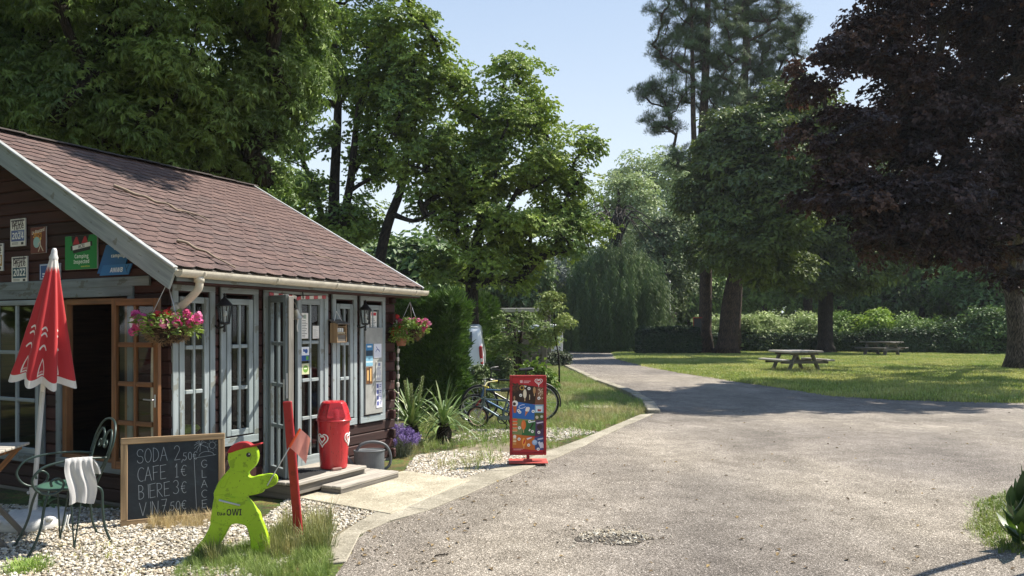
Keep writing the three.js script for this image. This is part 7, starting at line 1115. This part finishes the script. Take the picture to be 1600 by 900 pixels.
function yucca(label, p, seed, spikes, s) {
  const t = thing('yucca', label, 'plant', p, 0, 'yuccas beside the hut'), R = rng(seed); t.scale.setScalar(s);
  part('stem', tube([V(0, -.03, 0), V(.01, .14, 0), V(0, .27, 0)], [.11, .10, .07], 12, true, (a, l) => 1 + .2 * Math.sin(a * 7 + l * 40)), M.barkDark, t);
  for (let i = 0; i < 64; i++) { const l = part('leaf', yl[Math.floor(R() * 4)], ym[Math.floor(R() * 4)], t), f = i / 64, tilt = lerp(.08, 1.25, Math.pow(f, .8)) + (R() - .5) * .2; l.position.set(0, .26 - f * .07, 0); l.rotation.set(0, i * 2.4 + R() * .4, -tilt, 'YXZ'); l.scale.setScalar(.8 + R() * .35); }
  for (let i = 0; i < 22; i++) { const l = part('dry_leaf', yl[Math.floor(R() * 4)], dryM, t); l.position.set(0, .19 - R() * .08, 0); l.rotation.set(0, R() * 7, -1.6 - R() * 1.0, 'YXZ'); l.scale.setScalar(.35 + R() * .4); }
  for (const [x, z, h] of spikes) { const k = part('flower_spike', tube([V(x * .2, .25, z * .2), V(x, h, z)], [.012, .006], 6), M.leafStalk, t); const pos = []; for (let i = 0; i < 46; i++) { const f = .45 + .55 * i / 46, a = i * 2.4, b = V(lerp(x * .2, x, f), lerp(.25, h, f), lerp(z * .2, z, f)); leafTris(pos, b, V(Math.cos(a), .9, Math.sin(a)).normalize(), V(0, 1, 0), .085 * (1.15 - f * .7), .045, .2); } part('buds', geoOf(pos), phy({ color: rgb(.28, .33, .14), roughness: .7, transmission: .3, thickness: 0, side: THREE.DoubleSide }), k); }
  return t;
}
yucca('yucca with three pale flower spikes beside the hut corner', G(643, 692), 480, [[-.09, .02, .86], [0, .05, .82], [.16, .0, .92]], 1.02); yucca('yucca without flower spikes, right of the flowering one', G(693, 690), 481, [], 1.0);
{
  const p = G(612, 712), t = thing('lavender', 'purple lavender bush at the foot of the hut corner', 'plant', p), R = rng(490), A = [], B2 = []; const st = tuftGeo(5, .30, .004, .03, 9, .35), fl = (() => { const pos = [], r = rng(4); for (let i = 0; i < 26; i++) { const a = r() * PI2, y = .0 + r() * .07; leafTris(pos, V(Math.cos(a) * .004, y, Math.sin(a) * .004), V(Math.cos(a), .7, Math.sin(a)).normalize(), V(0, 1, 0), .016, .010, .2); } return geoOf(pos); })();
  for (let i = 0; i < 420; i++) { const a = R() * PI2, f = Math.sqrt(R()), x = Math.cos(a) * f * .24, z = Math.sin(a) * f * .18, q = new THREE.Quaternion().setFromEuler(new THREE.Euler(z * 1.5, R() * 6, -x * 1.5)), m = R(); A.push({ m: tmpM().compose(V(x, 0, z), q, V(1, .7 + R() * .5, 1)), c: rgb(lerp(.13, .22, m), lerp(.17, .24, m), lerp(.10, .14, m)) }); }
  for (let i = 0; i < 330; i++) { const a = R() * PI2, f = Math.sqrt(R()), x = Math.cos(a) * f * .36, z = Math.sin(a) * f * .26, y = .25 * (1.15 - .55 * f * f) + (R() - .35) * .10, m = R(); B2.push({ m: tmpM().compose(V(x, y, z), new THREE.Quaternion().setFromEuler(new THREE.Euler(z * 1.5 + (R() - .5) * .5, R() * 6, -x * 1.2 + (R() - .5) * .5)), V(1.1, 1.1, 1.1)), c: rgb(lerp(.13, .27, m), lerp(.085, .18, m), lerp(.27, .46, m)) }); }
  instanced('foliage', st, M.grass, A, t); instanced('flower_spikes', fl, phy({ color: 0xffffff, roughness: .8, transmission: .2, thickness: 0, side: THREE.DoubleSide }), B2, t);
}
{
  const bl = (len, w) => { const n = 6, pos = [], idx = []; for (let i = 0; i <= n; i++) { const f = i / n, y = len * f, ww = w * Math.sin(Math.pow(f, .75) * PI * .97 + .04) / 2 + .001, dz = -.22 * len * f * f; pos.push(-ww, y, dz + .18 * ww, 0, y, dz, ww, y, dz + .18 * ww); if (i < n) { const o = i * 3; for (const k of [0, 1]) idx.push(o + k, o + k + 1, o + k + 3, o + k + 1, o + k + 4, o + k + 3); } } const g = new THREE.BufferGeometry(); g.setAttribute('position', new THREE.BufferAttribute(new Float32Array(pos), 3)); g.setIndex(idx); g.computeVertexNormals(); return g; };
  const gs = [bl(.22, .085), bl(.17, .07), bl(.26, .10)], ms = [[.05, .11, .025], [.07, .14, .03], [.17, .30, .035]].map((c) => phy({ color: rgb(...c), roughness: .45, transmission: .35, thickness: 0, side: THREE.DoubleSide })), R = rng(500), p = G(1600, 858), t = thing('leafy_plant', 'bushy plant with broad pointed dark leaves at the lower right edge', 'plant', p);
  for (let k = 0; k < 7; k++) { const bx = (R() - .35) * .36, bz = (R() - .5) * .24, tx = bx * 1.4 - .02, h = .22 + R() * .22; part('stem', tube(spline([V(bx * .5, 0, bz * .5), V(bx, h * .5, bz), V(tx, h, bz)], 8), .006, 6), M.leafStalk, t); for (let i = 0; i < 9; i++) { const f = .15 + .85 * i / 8, l = part('leaf', gs[Math.floor(R() * 3)], ms[R() < .18 ? 2 : Math.floor(R() * 2)], t); l.position.set(lerp(bx * .5, tx, f), h * f, lerp(bz * .5, bz, f)); l.rotation.set(0, i * 2.4 + R() + k, 0, 'YXZ'); l.rotateX(lerp(1.5, .35, f) + (R() - .5) * .4); l.scale.setScalar(.75 + R() * .4); } }
  const l = part('leaf', gs[2], ms[1], t); l.position.set(.0, .33, .05); l.rotation.set(-.08, .5, .05); l.scale.setScalar(.85);
}
// seedling by the parasol base and a few bits of litter on the road
{ const t = thing('seedling', 'small broad-leaved seedling behind the parasol base', 'plant', G(72, 806)), R = rng(510), g = bladeGeo(.13, .07, .8); for (let i = 0; i < 8; i++) { const l = part('leaf', g, ym[i % 3], t); l.position.set(0, .06 + R() * .1, 0); l.rotation.set(0, i * 2.4, -.9, 'YXZ'); } part('stem', tube([V(0, 0, 0), V(0, .18, 0)], .005, 5), M.leafStalk, t); }
for (const [u, v, l, a, lab] of [[517, 880, .07, .9, 'short black stick on the edging near the grass tuft'], [690, 870, .05, .3, 'pale twig on the asphalt left of the pothole']]) { const t = thing('stick', lab, 'stick', G(u, v), a); part('bark', tube(spline([V(-l, .012, 0), V(0, .018, .006), V(l, .014, -.004)], 8), .005, 5), M.barkDark, t); part('side_knot', mv(new THREE.SphereGeometry(.007, 6, 5), l * .4, .018, 0), M.barkDark, t); }
renderer.render(scene, camera);
